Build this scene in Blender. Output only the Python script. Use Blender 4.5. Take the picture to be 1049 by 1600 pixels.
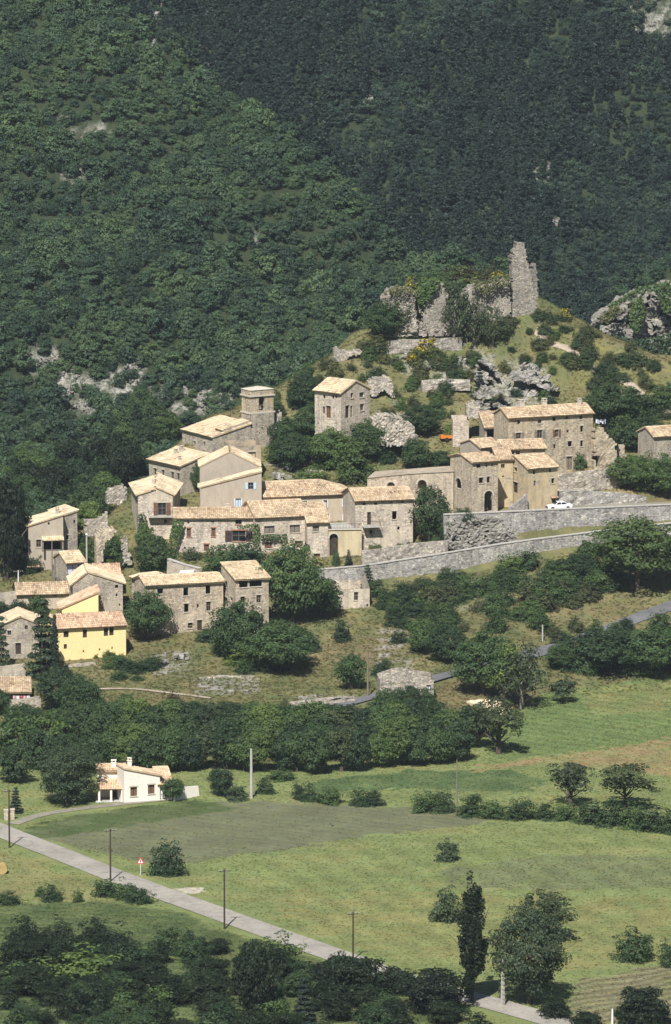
import bpy, bmesh, math, random
import numpy as np
from mathutils import Vector, noise as mnoise

for o in list(bpy.data.objects):
    bpy.data.objects.remove(o)
SC = bpy.context.scene
COL = SC.collection
R = math.radians
rnd = random.Random(7)
npr = np.random.default_rng(11)

# ------------------------------------------------------------------ camera, sky, sun, exposure
CAM_H, CAM_P, FPX = 170.0, R(9.0), 200.0 / 36.0 * 1600.0
cam = bpy.data.cameras.new('camera')
cam.sensor_fit = 'VERTICAL'; cam.sensor_height = 36.0; cam.lens = 200.0
cam.clip_start = 1.0; cam.clip_end = 20000.0
camo = bpy.data.objects.new('camera', cam); COL.objects.link(camo)
camo.location = (0, 0, CAM_H); camo.rotation_euler = (R(90) - CAM_P, 0, 0)
SC.camera = camo

SUN_EL, SUN_AZ = R(50), R(13)          # azimuth: to the left of straight behind the camera
to_sun = Vector((-math.sin(SUN_AZ) * math.cos(SUN_EL), -math.cos(SUN_AZ) * math.cos(SUN_EL), math.sin(SUN_EL)))
world = bpy.data.worlds.new('World'); SC.world = world; world.use_nodes = True
wn = world.node_tree
sky = wn.nodes.new('ShaderNodeTexSky'); sky.sky_type = 'NISHITA'; sky.sun_disc = False
sky.sun_elevation = SUN_EL
sky.sun_rotation = math.atan2(to_sun.x, to_sun.y)
sky.altitude = 700.0; sky.air_density = 1.0; sky.dust_density = 0.6; sky.ozone_density = 1.0
wn.nodes['Background'].inputs['Strength'].default_value = 0.05
wn.links.new(sky.outputs[0], wn.nodes['Background'].inputs['Color'])
sun = bpy.data.lights.new('sun', 'SUN'); sun.energy = 5.0; sun.angle = R(0.53); sun.color = (1.0, 0.97, 0.925)
suno = bpy.data.objects.new('sun', sun); COL.objects.link(suno)
suno.rotation_euler = to_sun.to_track_quat('Z', 'Y').to_euler(); suno.location = (0, 0, 400)
SC.view_settings.view_transform = 'Standard'; SC.view_settings.look = 'None'
SC.view_settings.exposure = 0.5; SC.view_settings.gamma = 1.0
SC.view_settings.use_curve_mapping = False
SC.cycles.use_denoising = True
SC.cycles.max_bounces = 6; SC.cycles.diffuse_bounces = 3; SC.cycles.transparent_max_bounces = 4
SC.cycles.volume_bounces = 0
SC.cycles.sample_clamp_indirect = 4.0

# ------------------------------------------------------------------ survey: photo bearings <-> the ground
cP, sP = math.cos(CAM_P), math.sin(CAM_P)
def ray(px, py):
    dx = (px - 524.5) / FPX; dy = (800.0 - py) / FPX
    return Vector((dx, cP + dy * sP, -sP + dy * cP))
def at(px, py, d):                      # the point on that bearing d metres out
    v = ray(px, py); t = d / v.y
    return Vector((v.x * t, d, CAM_H + v.z * t))
def z_at(py, d):
    dy = (800.0 - py) / FPX
    return CAM_H + d * (-sP + dy * cP) / (cP + dy * sP)
def to_px(x, y, z):                     # numpy friendly
    zz = y * cP - (z - CAM_H) * sP
    px = 524.5 + FPX * x / zz
    py = 800.0 - FPX * ((z - CAM_H) * cP + y * sP) / zz
    return px, py
def dh(py):                             # distance of the village hill's surface by row
    return float(np.interp(py, [430, 500, 600, 700, 800, 900, 1000, 1100, 1190], [1024, 1016, 1004, 985, 960, 935, 905, 870, 836]))
def d_flat(py):
    return CAM_H / -((-sP + (800.0 - py) / FPX * cP) / (cP + (800.0 - py) / FPX * sP))

# the two retaining walls of the village road: px -> (top row, base row, distance)
def lw(px):
    return (np.interp(px, [480, 560, 690, 800, 950, 1049, 1200], [893, 886, 866, 848, 829, 818, 800]),
            np.interp(px, [480, 560, 650, 760, 830, 940, 1049, 1200], [906, 904, 896, 888, 873, 853, 840, 824]),
            np.interp(px, [480, 580, 950, 1049, 1200], [931, 934, 947, 951, 956]))
def uw(px):
    return (np.interp(px, [690, 860, 1049, 1200], [805, 797, 789, 780]),
            np.interp(px, [690, 860, 950, 1049, 1200], [842, 838, 828, 816, 800]),
            np.interp(px, [690, 860, 950, 1049, 1200], [944.5, 950, 953.5, 957.5, 963]))

# ------------------------------------------------------------------ terrain heights
COLPX = np.arange(-400, 1500, 12.5)
YS = np.concatenate([np.arange(-400, 560, 20.0), np.arange(560, 1200, 0.5), np.arange(1200, 6000, 40.0)])
_prof = np.zeros((len(COLPX), len(YS)))
for i, px in enumerate(COLPX):
    crest = float(np.interp(px, [-400, 0, 110, 165, 205, 280, 330, 430, 520, 595, 640, 700, 790, 812, 850, 950, 1049, 1150, 1500],
                                [880, 872, 850, 800, 762, 690, 655, 606, 553, 500, 454, 436, 436, 465, 478, 524, 566, 605, 700]))
    foot = float(np.interp(px, [-400, 150, 600, 740, 860, 1500], [1195, 1195, 1190, 1140, 1090, 1050]))
    d0 = d_flat(foot)
    pts = [(-1000.0, 172.0), (-20, 166.0), (20, 163.5), (330.0, 0.0), (520.0, 0.0), (d0 - 30, 0.0), (d0, 0.15)]
    for py in np.arange(foot - 15, crest - 1, -10.0):
        w = max(0.0, 1 - (foot - py) / 170.0)
        d = dh(py) + (d0 - dh(foot)) * w
        if px > 487:
            t, b, dw = lw(px)
            if py < b + 3: continue
            if px <= 690 and py > 0: pass
        z = max(0.1, z_at(py, d))
        if d > pts[-1][0] + 0.3: pts.append((d, max(z, pts[-1][1] - 0.4)))
    if px > 487:
        t, b, dw = lw(px)
        pts = [p for p in pts if p[0] < dw - 0.9]
        zr = z_at(t + 11, dw)
        pts += [(dw - 0.6, z_at(b, dw)), (dw + 0.25, zr)]
        if px > 690:
            t2, b2, du = uw(px)
            pts += [(du - 0.5, zr + 0.1), (du + 0.25, z_at(t2 + 5, du)), (du + 8.5, z_at(t2 + 5, du) + 0.1)]
            last = 776
        else:
            pts += [(dw + 5, zr + 0.2)]
            last = b - 30
        for py in np.arange(last, crest - 1, -10.0):
            d = max(dh(py), pts[-1][0] + 1.2)
            pts.append((d, max(z_at(py, d), pts[-1][1] + 0.05)))
    dc, zc = pts[-1]
    pts += [(dc + 8, zc - 0.5), (dc + 22, zc - 5), (dc + 55, max(8.0, zc - 22)), (dc + 95, 8.0), (6000.0, 8.0)]
    _prof[i] = np.interp(YS, [p[0] for p in pts], [p[1] for p in pts])
# soften across the columns
k = np.array([1, 2, 1.0]); k /= k.sum()
pp = np.pad(_prof, ((1, 1), (0, 0)), 'edge')
_prof = sum(k[j] * pp[j:j + len(COLPX)] for j in range(3))

_fr = np.random.default_rng(3)
_W = [(_fr.uniform(0, 2 * np.pi), _fr.uniform(0.7, 1.3), _fr.uniform(0, 6.28)) for _ in range(40)]
def wave(x, y, wl, n=6, o=0):
    s = 0.0
    for a, m, ph in _W[o:o + n]:
        s = s + np.sin((x * np.cos(a) + y * np.sin(a)) * 6.283 / (wl * m) + ph)
    return s / math.sqrt(n)

def height(x, y):
    x = np.asarray(x, float); y = np.asarray(y, float)
    yy = np.maximum(y, 60.0)
    px = 524.5 + FPX * x / (yy * 1.0)                       # bearing
    fi = np.clip((px - COLPX[0]) / 12.5, 0, len(COLPX) - 1.001)
    i0 = fi.astype(int); fx = fi - i0
    yj = np.interp(y, YS, np.arange(len(YS))); yj = np.clip(yj, 0, len(YS) - 1.001)
    j0 = yj.astype(int); fy = yj - j0
    z = ((_prof[i0, j0] * (1 - fx) + _prof[i0 + 1, j0] * fx) * (1 - fy) +
         (_prof[i0, j0 + 1] * (1 - fx) + _prof[i0 + 1, j0 + 1] * fx) * fy)
    z = z + 0.10 * wave(x, y, 30, 6) * np.clip((y - 560) / 60, 0, 1)
    z = z - 0.8 * np.clip((y - 855) / 30, 0, 1) * np.clip((1003 - y) / 18, 0, 1) * np.clip((760 - px) / 60, 0, 1)
    # roughness of the wild hillside above the village and on the slope below it
    rough = np.clip((y - 986) / 20, 0, 1)
    z = z + rough * (0.7 * wave(x, y, 17, 6, 6) + 0.45 * wave(x, y, 7, 6, 12))
    # wooded spur
    yc = 1168.4 - 1.224 * x
    za = 10 + .55 * (y - 1090)
    zs = np.where(y < yc, za, 10 + .55 * (yc - 1090) - .5 * (y - yc))
    zs = np.minimum(zs, 170)
    zs = zs + 3.0 * wave(x, y, 60, 6, 18) + 1.3 * wave(x, y, 22, 6, 24)
    # far slope
    zf = 21 + .62 * (y - 1350) + 5.5 * wave(x, y, 95, 6, 30) + 2.2 * wave(x, y, 33, 6, 2)
    zf = np.minimum(zf, 330 + 0.01 * (y - 1900))
    # white cliff knoll to the right
    zk = 43 * np.exp(-((x - 66) / 22.0) ** 2 - (np.maximum(np.abs(y - 1100) - 6, 0) / 16.0) ** 2) + 1.4 * wave(x, y, 12, 6, 9)
    m = np.maximum(np.maximum(zs, zf), zk)
    m = np.where(y > 1030, m, -50)
    return np.maximum(z, m)
def hz(x, y):
    return float(height(np.array([x]), np.array([y]))[0])
def ground(px, py, dmin=600.0, dmax=1600.0):                # first ground point on a bearing
    d = np.arange(dmin, dmax, 0.5)
    v = ray(px, py)
    x = v.x / v.y * d; z = CAM_H + v.z / v.y * d
    g = height(x, d)
    hit = np.nonzero(z <= g)[0]
    k_ = hit[0] if len(hit) else len(d) - 1
    return Vector((x[k_], d[k_], g[k_]))

# ------------------------------------------------------------------ mesh helpers
def tag(o, label=None, cat=None, group=None, kind=None):
    if label: o['label'] = label
    if cat: o['category'] = cat
    if group: o['group'] = group
    if kind: o['kind'] = kind
    return o
def empty(name, loc, label=None, cat=None, group=None):
    o = bpy.data.objects.new(name, None); COL.objects.link(o); o.location = loc
    o.empty_display_size = 0.2
    return tag(o, label, cat, group)
def link(name, me, parent=None):
    o = bpy.data.objects.new(name, me); COL.objects.link(o)
    if parent: o.parent = parent
    return o
class MB:
    def __init__(s): s.v = []; s.f = []; s.m = []; s.c = []
    def quad(s, a, b, c, d, m=0, col=None):
        n = len(s.v); s.v += [tuple(a), tuple(b), tuple(c), tuple(d)]; s.f.append((n, n + 1, n + 2, n + 3)); s.m.append(m); s.c.append(col)
    def poly(s, pts, m=0, col=None):
        n = len(s.v); s.v += [tuple(p) for p in pts]; s.f.append(tuple(range(n, n + len(pts)))); s.m.append(m); s.c.append(col)
    def box(s, c, ex, ey, ez, m=0, col=None):               # centre and three half-extent vectors
        c = Vector(c); ex = Vector(ex); ey = Vector(ey); ez = Vector(ez)
        p = [c + ex * i + ey * j + ez * k_ for k_ in (-1, 1) for j in (-1, 1) for i in (-1, 1)]
        n = len(s.v); s.v += [tuple(q) for q in p]
        for f in ((0, 2, 3, 1), (4, 5, 7, 6), (0, 1, 5, 4), (2, 6, 7, 3), (0, 4, 6, 2), (1, 3, 7, 5)):
            s.f.append(tuple(n + i for i in f)); s.m.append(m); s.c.append(col)
    def abox(s, x0, x1, y0, y1, z0, z1, m=0, col=None):
        s.box(((x0 + x1) / 2, (y0 + y1) / 2, (z0 + z1) / 2), ((x1 - x0) / 2, 0, 0), (0, (y1 - y0) / 2, 0), (0, 0, (z1 - z0) / 2), m, col)
    def tube(s, pts, rad, n=6, m=0, cap=True, col=None):
        pts = [Vector(p) for p in pts]; base = len(s.v)
        for i, p in enumerate(pts):
            t = (pts[min(i + 1, len(pts) - 1)] - pts[max(i - 1, 0)]).normalized()
            a = t.cross(Vector((0, 0, 1)))
            if a.length < .1: a = t.cross(Vector((1, 0, 0)))
            a.normalize(); b = t.cross(a)
            r = rad[i] if isinstance(rad, (list, tuple)) else rad
            for k_ in range(n):
                th = 6.28318 * k_ / n
                s.v.append(tuple(p + a * (math.cos(th) * r) + b * (math.sin(th) * r)))
        for i in range(len(pts) - 1):
            for k_ in range(n):
                k2 = (k_ + 1) % n
                s.f.append((base + i * n + k_, base + i * n + k2, base + (i + 1) * n + k2, base + (i + 1) * n + k_)); s.m.append(m); s.c.append(col)
        if cap:
            s.f.append(tuple(base + (len(pts) - 1) * n + k_ for k_ in range(n))); s.m.append(m); s.c.append(col)
            s.f.append(tuple(base + k_ for k_ in reversed(range(n)))); s.m.append(m); s.c.append(col)
    def build(s, name, mats, parent=None, origin=(0, 0, 0), smooth=False):
        me = bpy.data.meshes.new(name)
        ox, oy, oz = origin
        me.from_pydata([(x - ox, y - oy, z - oz) for x, y, z in s.v], [], s.f)
        mats = mats if isinstance(mats, (list, tuple)) else [mats]
        for mt in mats: me.materials.append(mt)
        if len(mats) > 1: me.polygons.foreach_set('material_index', s.m)
        if any(c is not None for c in s.c):
            at_ = me.attributes.new('tint', 'FLOAT', 'FACE')
            at_.data.foreach_set('value', [0.5 if c is None else c for c in s.c])
        if smooth: me.polygons.foreach_set('use_smooth', [True] * len(s.f))
        me.update()
        return link(name, me, parent)
def np_mesh(name, v, q, tint=None, mat=None):
    me = bpy.data.meshes.new(name)
    nv, nf = len(v), len(q); kk = q.shape[1]
    me.vertices.add(nv); me.vertices.foreach_set('co', np.ascontiguousarray(v, dtype=np.float32).ravel())
    me.loops.add(nf * kk); me.loops.foreach_set('vertex_index', np.ascontiguousarray(q, dtype=np.int32).ravel())
    me.polygons.add(nf); me.polygons.foreach_set('loop_start', np.arange(0, nf * kk, kk, dtype=np.int32))
    if tint is not None:
        a_ = me.attributes.new('tint', 'FLOAT', 'FACE'); a_.data.foreach_set('value', np.asarray(tint, dtype=np.float32))
    if mat: me.materials.append(mat)
    me.update(calc_edges=True); me.validate()
    return me

# ------------------------------------------------------------------ materials
MATS = {}
class NT:
    def __init__(s, name):
        s.mat = bpy.data.materials.new(name); s.mat.use_nodes = True; s.t = s.mat.node_tree
        s.b = s.t.nodes['Principled BSDF']; s.out = s.t.nodes['Material Output']; MATS[name] = s.mat
    def n(s, kind, **kw):
        nd = s.t.nodes.new('ShaderNode' + kind)
        for k_, v in kw.items():
            if k_ in nd.inputs.keys(): nd.inputs[k_].default_value = v
            else: setattr(nd, k_, v)
        return nd
    def l(s, a, b): s.t.links.new(a, b)
    def coord(s, kind='Object'):
        return s.n('TexCoord').outputs[kind]
    def noise(s, vec, scale, detail=4.0, rough=0.55):
        nd = s.n('TexNoise'); nd.inputs['Scale'].default_value = scale; nd.inputs['Detail'].default_value = detail
        nd.inputs['Roughness'].default_value = rough
        if vec is not None: s.l(vec, nd.inputs['Vector'])
        return nd.outputs['Fac']
    def ramp(s, fac, stops):
        nd = s.n('ValToRGB'); cr = nd.color_ramp
        while len(cr.elements) < len(stops): cr.elements.new(0.5)
        for e, (p, c) in zip(cr.elements, stops):
            e.position = p; e.color = (c[0], c[1], c[2], 1) if not isinstance(c, (int, float)) else (c, c, c, 1)
        s.l(fac, nd.inputs['Fac']); return nd.outputs['Color']
    def mix(s, fac, a, b, mode='MIX'):
        nd = s.n('Mix', data_type='RGBA', blend_type=mode)
        for sock, val in ((nd.inputs['Factor'], fac), (nd.inputs['A'], a), (nd.inputs['B'], b)):
            pass
        ins = {'Factor_Float': None}
        f, A, B = nd.inputs[0], nd.inputs[6], nd.inputs[7]
        for sock, val in ((f, fac), (A, a), (B, b)):
            if hasattr(val, 'links'): s.l(val, sock)
            elif isinstance(val, (int, float)): sock.default_value = val if sock is f else (val, val, val, 1)
            else: sock.default_value = (val[0], val[1], val[2], 1)
        return nd.outputs[2]
    def base(s, c):
        if hasattr(c, 'links'): s.l(c, s.b.inputs['Base Color'])
        else: s.b.inputs['Base Color'].default_value = (c[0], c[1], c[2], 1)
    def bump(s, h, strength=0.5, dist=0.05):
        nd = s.n('Bump', Strength=strength, Distance=dist); s.l(h, nd.inputs['Height']); s.l(nd.outputs[0], s.b.inputs['Normal'])
    def fin(s, rough=0.9, spec=0.2, metal=0.0):
        s.b.inputs['Roughness'].default_value = rough; s.b.inputs['Specular IOR Level'].default_value = spec
        s.b.inputs['Metallic'].default_value = metal; return s.mat
def sc(c, k_): return tuple(min(0.95, x * k_) for x in c)

def stone_mat(name, c, scale=2.7, mortar=1.1, var=0.42, holes=True, tintc=None, render=None):
    t = NT(name); g = t.coord()
    mp = t.n('Mapping'); mp.inputs['Scale'].default_value = (1, 1, 1.5); t.l(g, mp.inputs['Vector'])
    wob = t.n('TexNoise'); wob.inputs['Scale'].default_value = 2.2; wob.inputs['Detail'].default_value = 2
    t.l(mp.outputs[0], wob.inputs['Vector'])
    add = t.n('VectorMath', operation='MULTIPLY_ADD'); t.l(wob.outputs['Color'], add.inputs[0]); add.inputs[1].default_value = (0.22, 0.22, 0.22); t.l(mp.outputs[0], add.inputs[2])
    vo = t.n('TexVoronoi'); vo.inputs['Scale'].default_value = scale; t.l(add.outputs[0], vo.inputs['Vector'])
    ve = t.n('TexVoronoi', feature='DISTANCE_TO_EDGE'); ve.inputs['Scale'].default_value = scale; t.l(add.outputs[0], ve.inputs['Vector'])
    sep = t.n('SeparateColor'); t.l(vo.outputs['Color'], sep.inputs[0])
    dk = sc(c, 1 - var); lt = sc(c, 1 + var * 0.85); other = tintc or (c[0] * 0.95, c[1] * 0.98, c[2] * 1.1)
    stone = t.ramp(sep.outputs[0], [(0.0, dk), (0.35, other), (0.65, c), (1.0, lt)])
    edge = t.ramp(ve.outputs['Distance'], [(0.0, 0.0), (0.10, 1.0)])
    joint = t.ramp(t.noise(g, 0.5, 3), [(0.35, sc(c, 0.66)), (0.6, sc(c, mortar))])
    col = t.mix(edge, joint, stone)
    big = t.ramp(t.noise(g, 0.28, 5, 0.6), [(0.28, 0.78), (0.52, 1.0), (0.75, 1.14)])
    col = t.mix(1.0, col, big, 'MULTIPLY')
    if render:
        rm_ = t.ramp(t.noise(g, 0.33, 7, 0.66), [(0.53, 0.0), (0.585, 0.85)])
        col = t.mix(rm_, col, render)
    mps = t.n('Mapping'); mps.inputs['Scale'].default_value = (1.6, 1.6, 0.16); t.l(g, mps.inputs['Vector'])
    col = t.mix(1.0, col, t.ramp(t.noise(mps.outputs[0], 1.0, 5, 0.65), [(0.32, 0.74), (0.5, 1.0), (0.8, 1.1)]), 'MULTIPLY')
    fine = t.ramp(t.noise(g, 9.0, 2), [(0.3, 0.8), (0.7, 1.15)])
    col = t.mix(1.0, col, fine, 'MULTIPLY')
    t.base(col)
    hgt = t.n('Math', operation='MULTIPLY'); t.l(edge, hgt.inputs[0]); t.l(sep.outputs[1], hgt.inputs[1])
    hh = t.n('Math', operation='ADD'); t.l(hgt.outputs[0], hh.inputs[0]); t.l(edge, hh.inputs[1])
    t.bump(hh.outputs[0], 0.55, 0.07)
    return t.fin(0.95, 0.1)
def plaster_mat(name, c, stain=0.25, patch=None):
    t = NT(name); g = t.coord()
    mp = t.n('Mapping'); mp.inputs['Scale'].default_value = (1, 1, 0.35); t.l(g, mp.inputs['Vector'])
    streak = t.ramp(t.noise(mp.outputs[0], 1.1, 5, 0.6), [(0.3, 1 - stain), (0.55, 1.0), (0.8, 1 + stain * .4)])
    col = t.mix(1.0, c, streak, 'MULTIPLY')
    fine = t.ramp(t.noise(g, 6, 3), [(0.3, 0.9), (0.7, 1.08)])
    col = t.mix(1.0, col, fine, 'MULTIPLY')
    if patch:
        m = t.ramp(t.noise(g, 0.55, 6, 0.62), [(0.50, 0.0), (0.58, 1.0)])
        vo = t.n('TexVoronoi'); vo.inputs['Scale'].default_value = 3.5; t.l(g, vo.inputs['Vector'])
        sp = t.n('SeparateColor'); t.l(vo.outputs['Color'], sp.inputs[0])
        st = t.ramp(sp.outputs[0], [(0, sc(patch, .6)), (1, sc(patch, 1.15))])
        col = t.mix(m, col, st)
    t.base(col); t.bump(t.noise(g, 4, 4), 0.25, 0.05)
    return t.fin(0.95, 0.1)
def tile_mat(name, pale, mid, dark):
    t = NT(name); a = t.n('Attribute', attribute_name='tint'); g = t.coord()
    col = t.ramp(a.outputs['Fac'], [(0.0, dark), (0.2, mid), (0.45, sc(mid, 1.18)), (0.66, pale), (1.0, sc(pale, 1.25))])
    big = t.ramp(t.noise(g, 0.45, 5, 0.65), [(0.3, 0.72), (0.5, 1.0), (0.75, 1.12)])
    col = t.mix(1.0, col, big, 'MULTIPLY')
    lich = t.ramp(t.noise(g, 2.3, 4), [(0.56, 0.0), (0.7, 0.55)])
    col = t.mix(lich, col, (0.33, 0.30, 0.22))
    t.base(col); return t.fin(0.9, 0.15)
def flat_mat(name, c, rough=0.7, spec=0.3, var=0.12, scale=2.0, metal=0.0):
    t = NT(name); g = t.coord()
    v = t.ramp(t.noise(g, scale, 4), [(0.3, 1 - var), (0.7, 1 + var)])
    t.base(t.mix(1.0, c, v, 'MULTIPLY')); return t.fin(rough, spec, metal)
def leaf_mat(name, c, hue=0.25, trans=0.3, flower=None):
    t = NT(name); a = t.n('Attribute', attribute_name='tint'); oi = t.n('ObjectInfo')
    lo = (c[0] * 0.62, c[1] * 0.68, c[2] * 0.72); hi = (c[0] * 1.45, c[1] * 1.32, c[2] * 1.15)
    col = t.ramp(a.outputs['Fac'], [(0.0, lo), (0.5, c), (1.0, hi)])
    ov = t.ramp(oi.outputs['Random'], [(0.0, (1 - hue, 1 - hue * .9, 1 - hue * .6)), (0.5, (1, 1, 1)), (1.0, (1 + hue * 1.2, 1 + hue * .9, 1 + hue * .3))])
    col = t.mix(1.0, col, ov, 'MULTIPLY')
    if flower:
        fl = t.n('Attribute', attribute_name='flower'); col = t.mix(fl.outputs['Fac'], col, flower)
    t.base(col); t.fin(0.55, 0.25)
    tr = t.n('BsdfTranslucent'); t.l(t.mix(1.0, col, (1.15, 1.25, 0.7), 'MULTIPLY'), tr.inputs['Color'])
    mx = t.n('MixShader'); mx.inputs[0].default_value = trans
    t.l(t.b.outputs[0], mx.inputs[1]); t.l(tr.outputs[0], mx.inputs[2]); t.l(mx.outputs[0], t.out.inputs['Surface'])
    return t.mat
def rock_mat(name, c):
    t = NT(name); g = t.coord()
    mp = t.n('Mapping'); mp.inputs['Scale'].default_value = (0.6, 0.6, 2.2); mp.inputs['Rotation'].default_value = (0.3, 0.5, 0); t.l(g, mp.inputs['Vector'])
    f = t.noise(mp.outputs[0], 1.6, 8, 0.7)
    col = t.ramp(f, [(0.30, sc(c, .25)), (0.42, sc(c, .7)), (0.56, c), (0.72, sc(c, 1.35))])
    bl = t.ramp(t.noise(g, 0.5, 4), [(0.45, 1.0), (0.75, 0.55)])
    t.base(t.mix(1.0, col, bl, 'MULTIPLY')); t.bump(f, 0.9, 0.25); return t.fin(0.95, 0.1)

stone_mat('stone_warm', (0.50, 0.415, 0.305), render=(0.52, 0.44, 0.32))
stone_mat('stone_pale', (0.56, 0.475, 0.37), render=(0.60, 0.52, 0.40))
stone_mat('stone_grey', (0.42, 0.365, 0.285), 3.6, render=(0.46, 0.40, 0.31))
stone_mat('stone_tower', (0.45, 0.39, 0.30), 2.6)
stone_mat('stone_brown', (0.46, 0.385, 0.275), render=(0.50, 0.41, 0.27))
stone_mat('stone_ruin', (0.43, 0.38, 0.305), 2.2, 0.6, 0.5)
stone_mat('stone_castle', (0.33, 0.295, 0.24), 2.6, 0.55, 0.5)
stone_mat('stone_retaining', (0.37, 0.345, 0.30), 2.2, 0.85, 0.5)
plaster_mat('plaster_grey', (0.40, 0.345, 0.275), 0.16)
plaster_mat('plaster_beige', (0.50, 0.42, 0.31), 0.2)
plaster_mat('plaster_peeling', (0.43, 0.35, 0.24), 0.25, (0.33, 0.28, 0.22))
plaster_mat('plaster_ochre', (0.49, 0.395, 0.25), 0.3, (0.44, 0.37, 0.27))
plaster_mat('plaster_cream', (0.54, 0.45, 0.29), 0.32)
plaster_mat('plaster_yellow', (0.80, 0.66, 0.33), 0.06)
plaster_mat('plaster_white', (0.78, 0.72, 0.64), 0.05)
tile_mat('tiles_pale', (0.60, 0.49, 0.34), (0.51, 0.395, 0.255), (0.28, 0.21, 0.145))
tile_mat('tiles_mixed', (0.52, 0.415, 0.285), (0.40, 0.29, 0.185), (0.17, 0.125, 0.09))
tile_mat('tiles_red', (0.55, 0.41, 0.28), (0.44, 0.29, 0.19), (0.24, 0.155, 0.105))
tile_mat('tiles_new', (0.62, 0.47, 0.32), (0.56, 0.40, 0.26), (0.44, 0.31, 0.20))
flat_mat('wood_dark', (0.055, 0.04, 0.032), 0.8, 0.2, 0.3)
flat_mat('wood_brown', (0.16, 0.085, 0.05), 0.8, 0.2, 0.25)
flat_mat('wood_grey', (0.19, 0.165, 0.135), 0.9, 0.15, 0.25)
flat_mat('paint_blue', (0.40, 0.55, 0.66), 0.6, 0.3, 0.08)
flat_mat('paint_white', (0.74, 0.73, 0.70), 0.6, 0.3, 0.06)
flat_mat('paint_lavender', (0.62, 0.60, 0.72), 0.6, 0.3, 0.06)
flat_mat('stone_trim', (0.50, 0.45, 0.37), 0.9, 0.1, 0.12)
flat_mat('brick_trim', (0.36, 0.17, 0.11), 0.9, 0.1, 0.2, 8)
flat_mat('iron', (0.04, 0.04, 0.042), 0.6, 0.4, 0.2)
flat_mat('concrete', (0.42, 0.40, 0.36), 0.9, 0.15, 0.15)
flat_mat('concrete_grey', (0.27, 0.26, 0.24), 0.9, 0.15, 0.15)
flat_mat('bronze', (0.16, 0.15, 0.11), 0.5, 0.4, 0.2, 2, 0.6)
t = NT('glass_dark'); t.base((0.02, 0.022, 0.026)); t.fin(0.15, 0.5)
t = NT('interior_dark'); t.base((0.03, 0.026, 0.022)); t.fin(0.9, 0.1)
flat_mat('bark', (0.085, 0.068, 0.052), 0.95, 0.1, 0.3, 6)
flat_mat('bark_pale', (0.22, 0.20, 0.17), 0.95, 0.1, 0.3, 6)
rock_mat('rock_pale', (0.37, 0.35, 0.31))
rock_mat('rock_grey', (0.31, 0.29, 0.25))
leaf_mat('leaf_oak', (0.066, 0.112, 0.040), 0.3)
leaf_mat('leaf_mount', (0.068, 0.115, 0.063), 0.3)
leaf_mat('leaf_mount2', (0.084, 0.134, 0.066), 0.25)
leaf_mat('leaf_mount3', (0.044, 0.078, 0.050), 0.25)
leaf_mat('leaf_far', (0.044, 0.075, 0.054), 0.36)
leaf_mat('leaf_bright', (0.105, 0.155, 0.046))
leaf_mat('leaf_dark', (0.042, 0.074, 0.032), 0.28)
leaf_mat('leaf_pine', (0.028, 0.048, 0.038), 0.32)
leaf_mat('leaf_lowlit', (0.020, 0.034, 0.016), 0.25)  # near-black green: dimness of the foreground light put into the leaf colour
leaf_mat('leaf_grey', (0.062, 0.092, 0.046), 0.15)
leaf_mat('leaf_almond', (0.062, 0.085, 0.040), 0.2)
leaf_mat('leaf_olive', (0.085, 0.10, 0.045), 0.3)
leaf_mat('leaf_broom', (0.085, 0.10, 0.03), 0.2, 0.3, (0.55, 0.42, 0.03))
leaf_mat('leaf_redbrown', (0.07, 0.06, 0.035), 0.2)
def grass_mat(name):
    t = NT(name); a = t.n('Attribute', attribute_name='tint'); g = t.n('Attribute', attribute_name='gcol'); g.attribute_type = 'INSTANCER'
    v = t.ramp(a.outputs['Fac'], [(0.0, (0.82, 0.86, 0.85)), (0.5, (1.05, 1.08, 1.0)), (1.0, (1.34, 1.28, 1.1))])
    col = t.mix(1.0, g.outputs['Color'], v, 'MULTIPLY'); t.base(col); t.fin(0.7, 0.15)
    tr = t.n('BsdfTranslucent'); t.l(col, tr.inputs['Color']); mx = t.n('MixShader'); mx.inputs[0].default_value = 0.4
    t.l(t.b.outputs[0], mx.inputs[1]); t.l(tr.outputs[0], mx.inputs[2]); t.l(mx.outputs[0], t.out.inputs['Surface'])
grass_mat('grass_blades')
M = MATS
# ------------------------------------------------------------------ the ground sheet
def axis(parts):
    a = []
    for lo, hi, st in parts: a += list(np.arange(lo, hi, st))
    return np.array(a + [parts[-1][1]], float)
XS = axis([(-1500, -250, 125), (-250, -110, 10), (-110, -72, 2.5), (-72, 72, 0.7), (72, 110, 2.5), (110, 250, 10), (250, 1500, 125)])
YG = axis([(-600, 560, 40), (560, 630, 5), (630, 1030, 0.8), (1030, 1500, 2.2), (1500, 2000, 25), (2000, 2600, 100)])
GX, GY = np.meshgrid(XS, YG)
GZ = height(GX, GY)
PX, PY = to_px(GX, np.maximum(GY, 100), GZ)
def inpoly(poly, X, Y):
    c = np.zeros(X.shape, bool); n = len(poly)
    for i in range(n):
        x0, y0 = poly[i]; x1, y1 = poly[(i + 1) % n]
        if y0 == y1: continue
        c ^= ((y0 > Y) != (y1 > Y)) & (X < (x1 - x0) * (Y - y0) / (y1 - y0) + x0)
    return c
def lerp3(a, b, w): return a * (1 - w[..., None]) + np.array(b) * w[..., None]
C = np.zeros(GX.shape + (3,))
C[:] = (0.168, 0.203, 0.080)
n1 = wave(GX, GY, 9, 6, 3); n2 = wave(GX, GY, 3.3, 6, 11); n3 = wave(GX, GY, 38, 6, 20)
n4 = wave(GX * 0.4, GY * 1.6, 14, 6, 26)
flat = GY < 900
C = lerp3(C, (0.245, 0.222, 0.098), np.clip(0.26 * n4 + 0.10 * n1, 0, 0.5))
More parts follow.
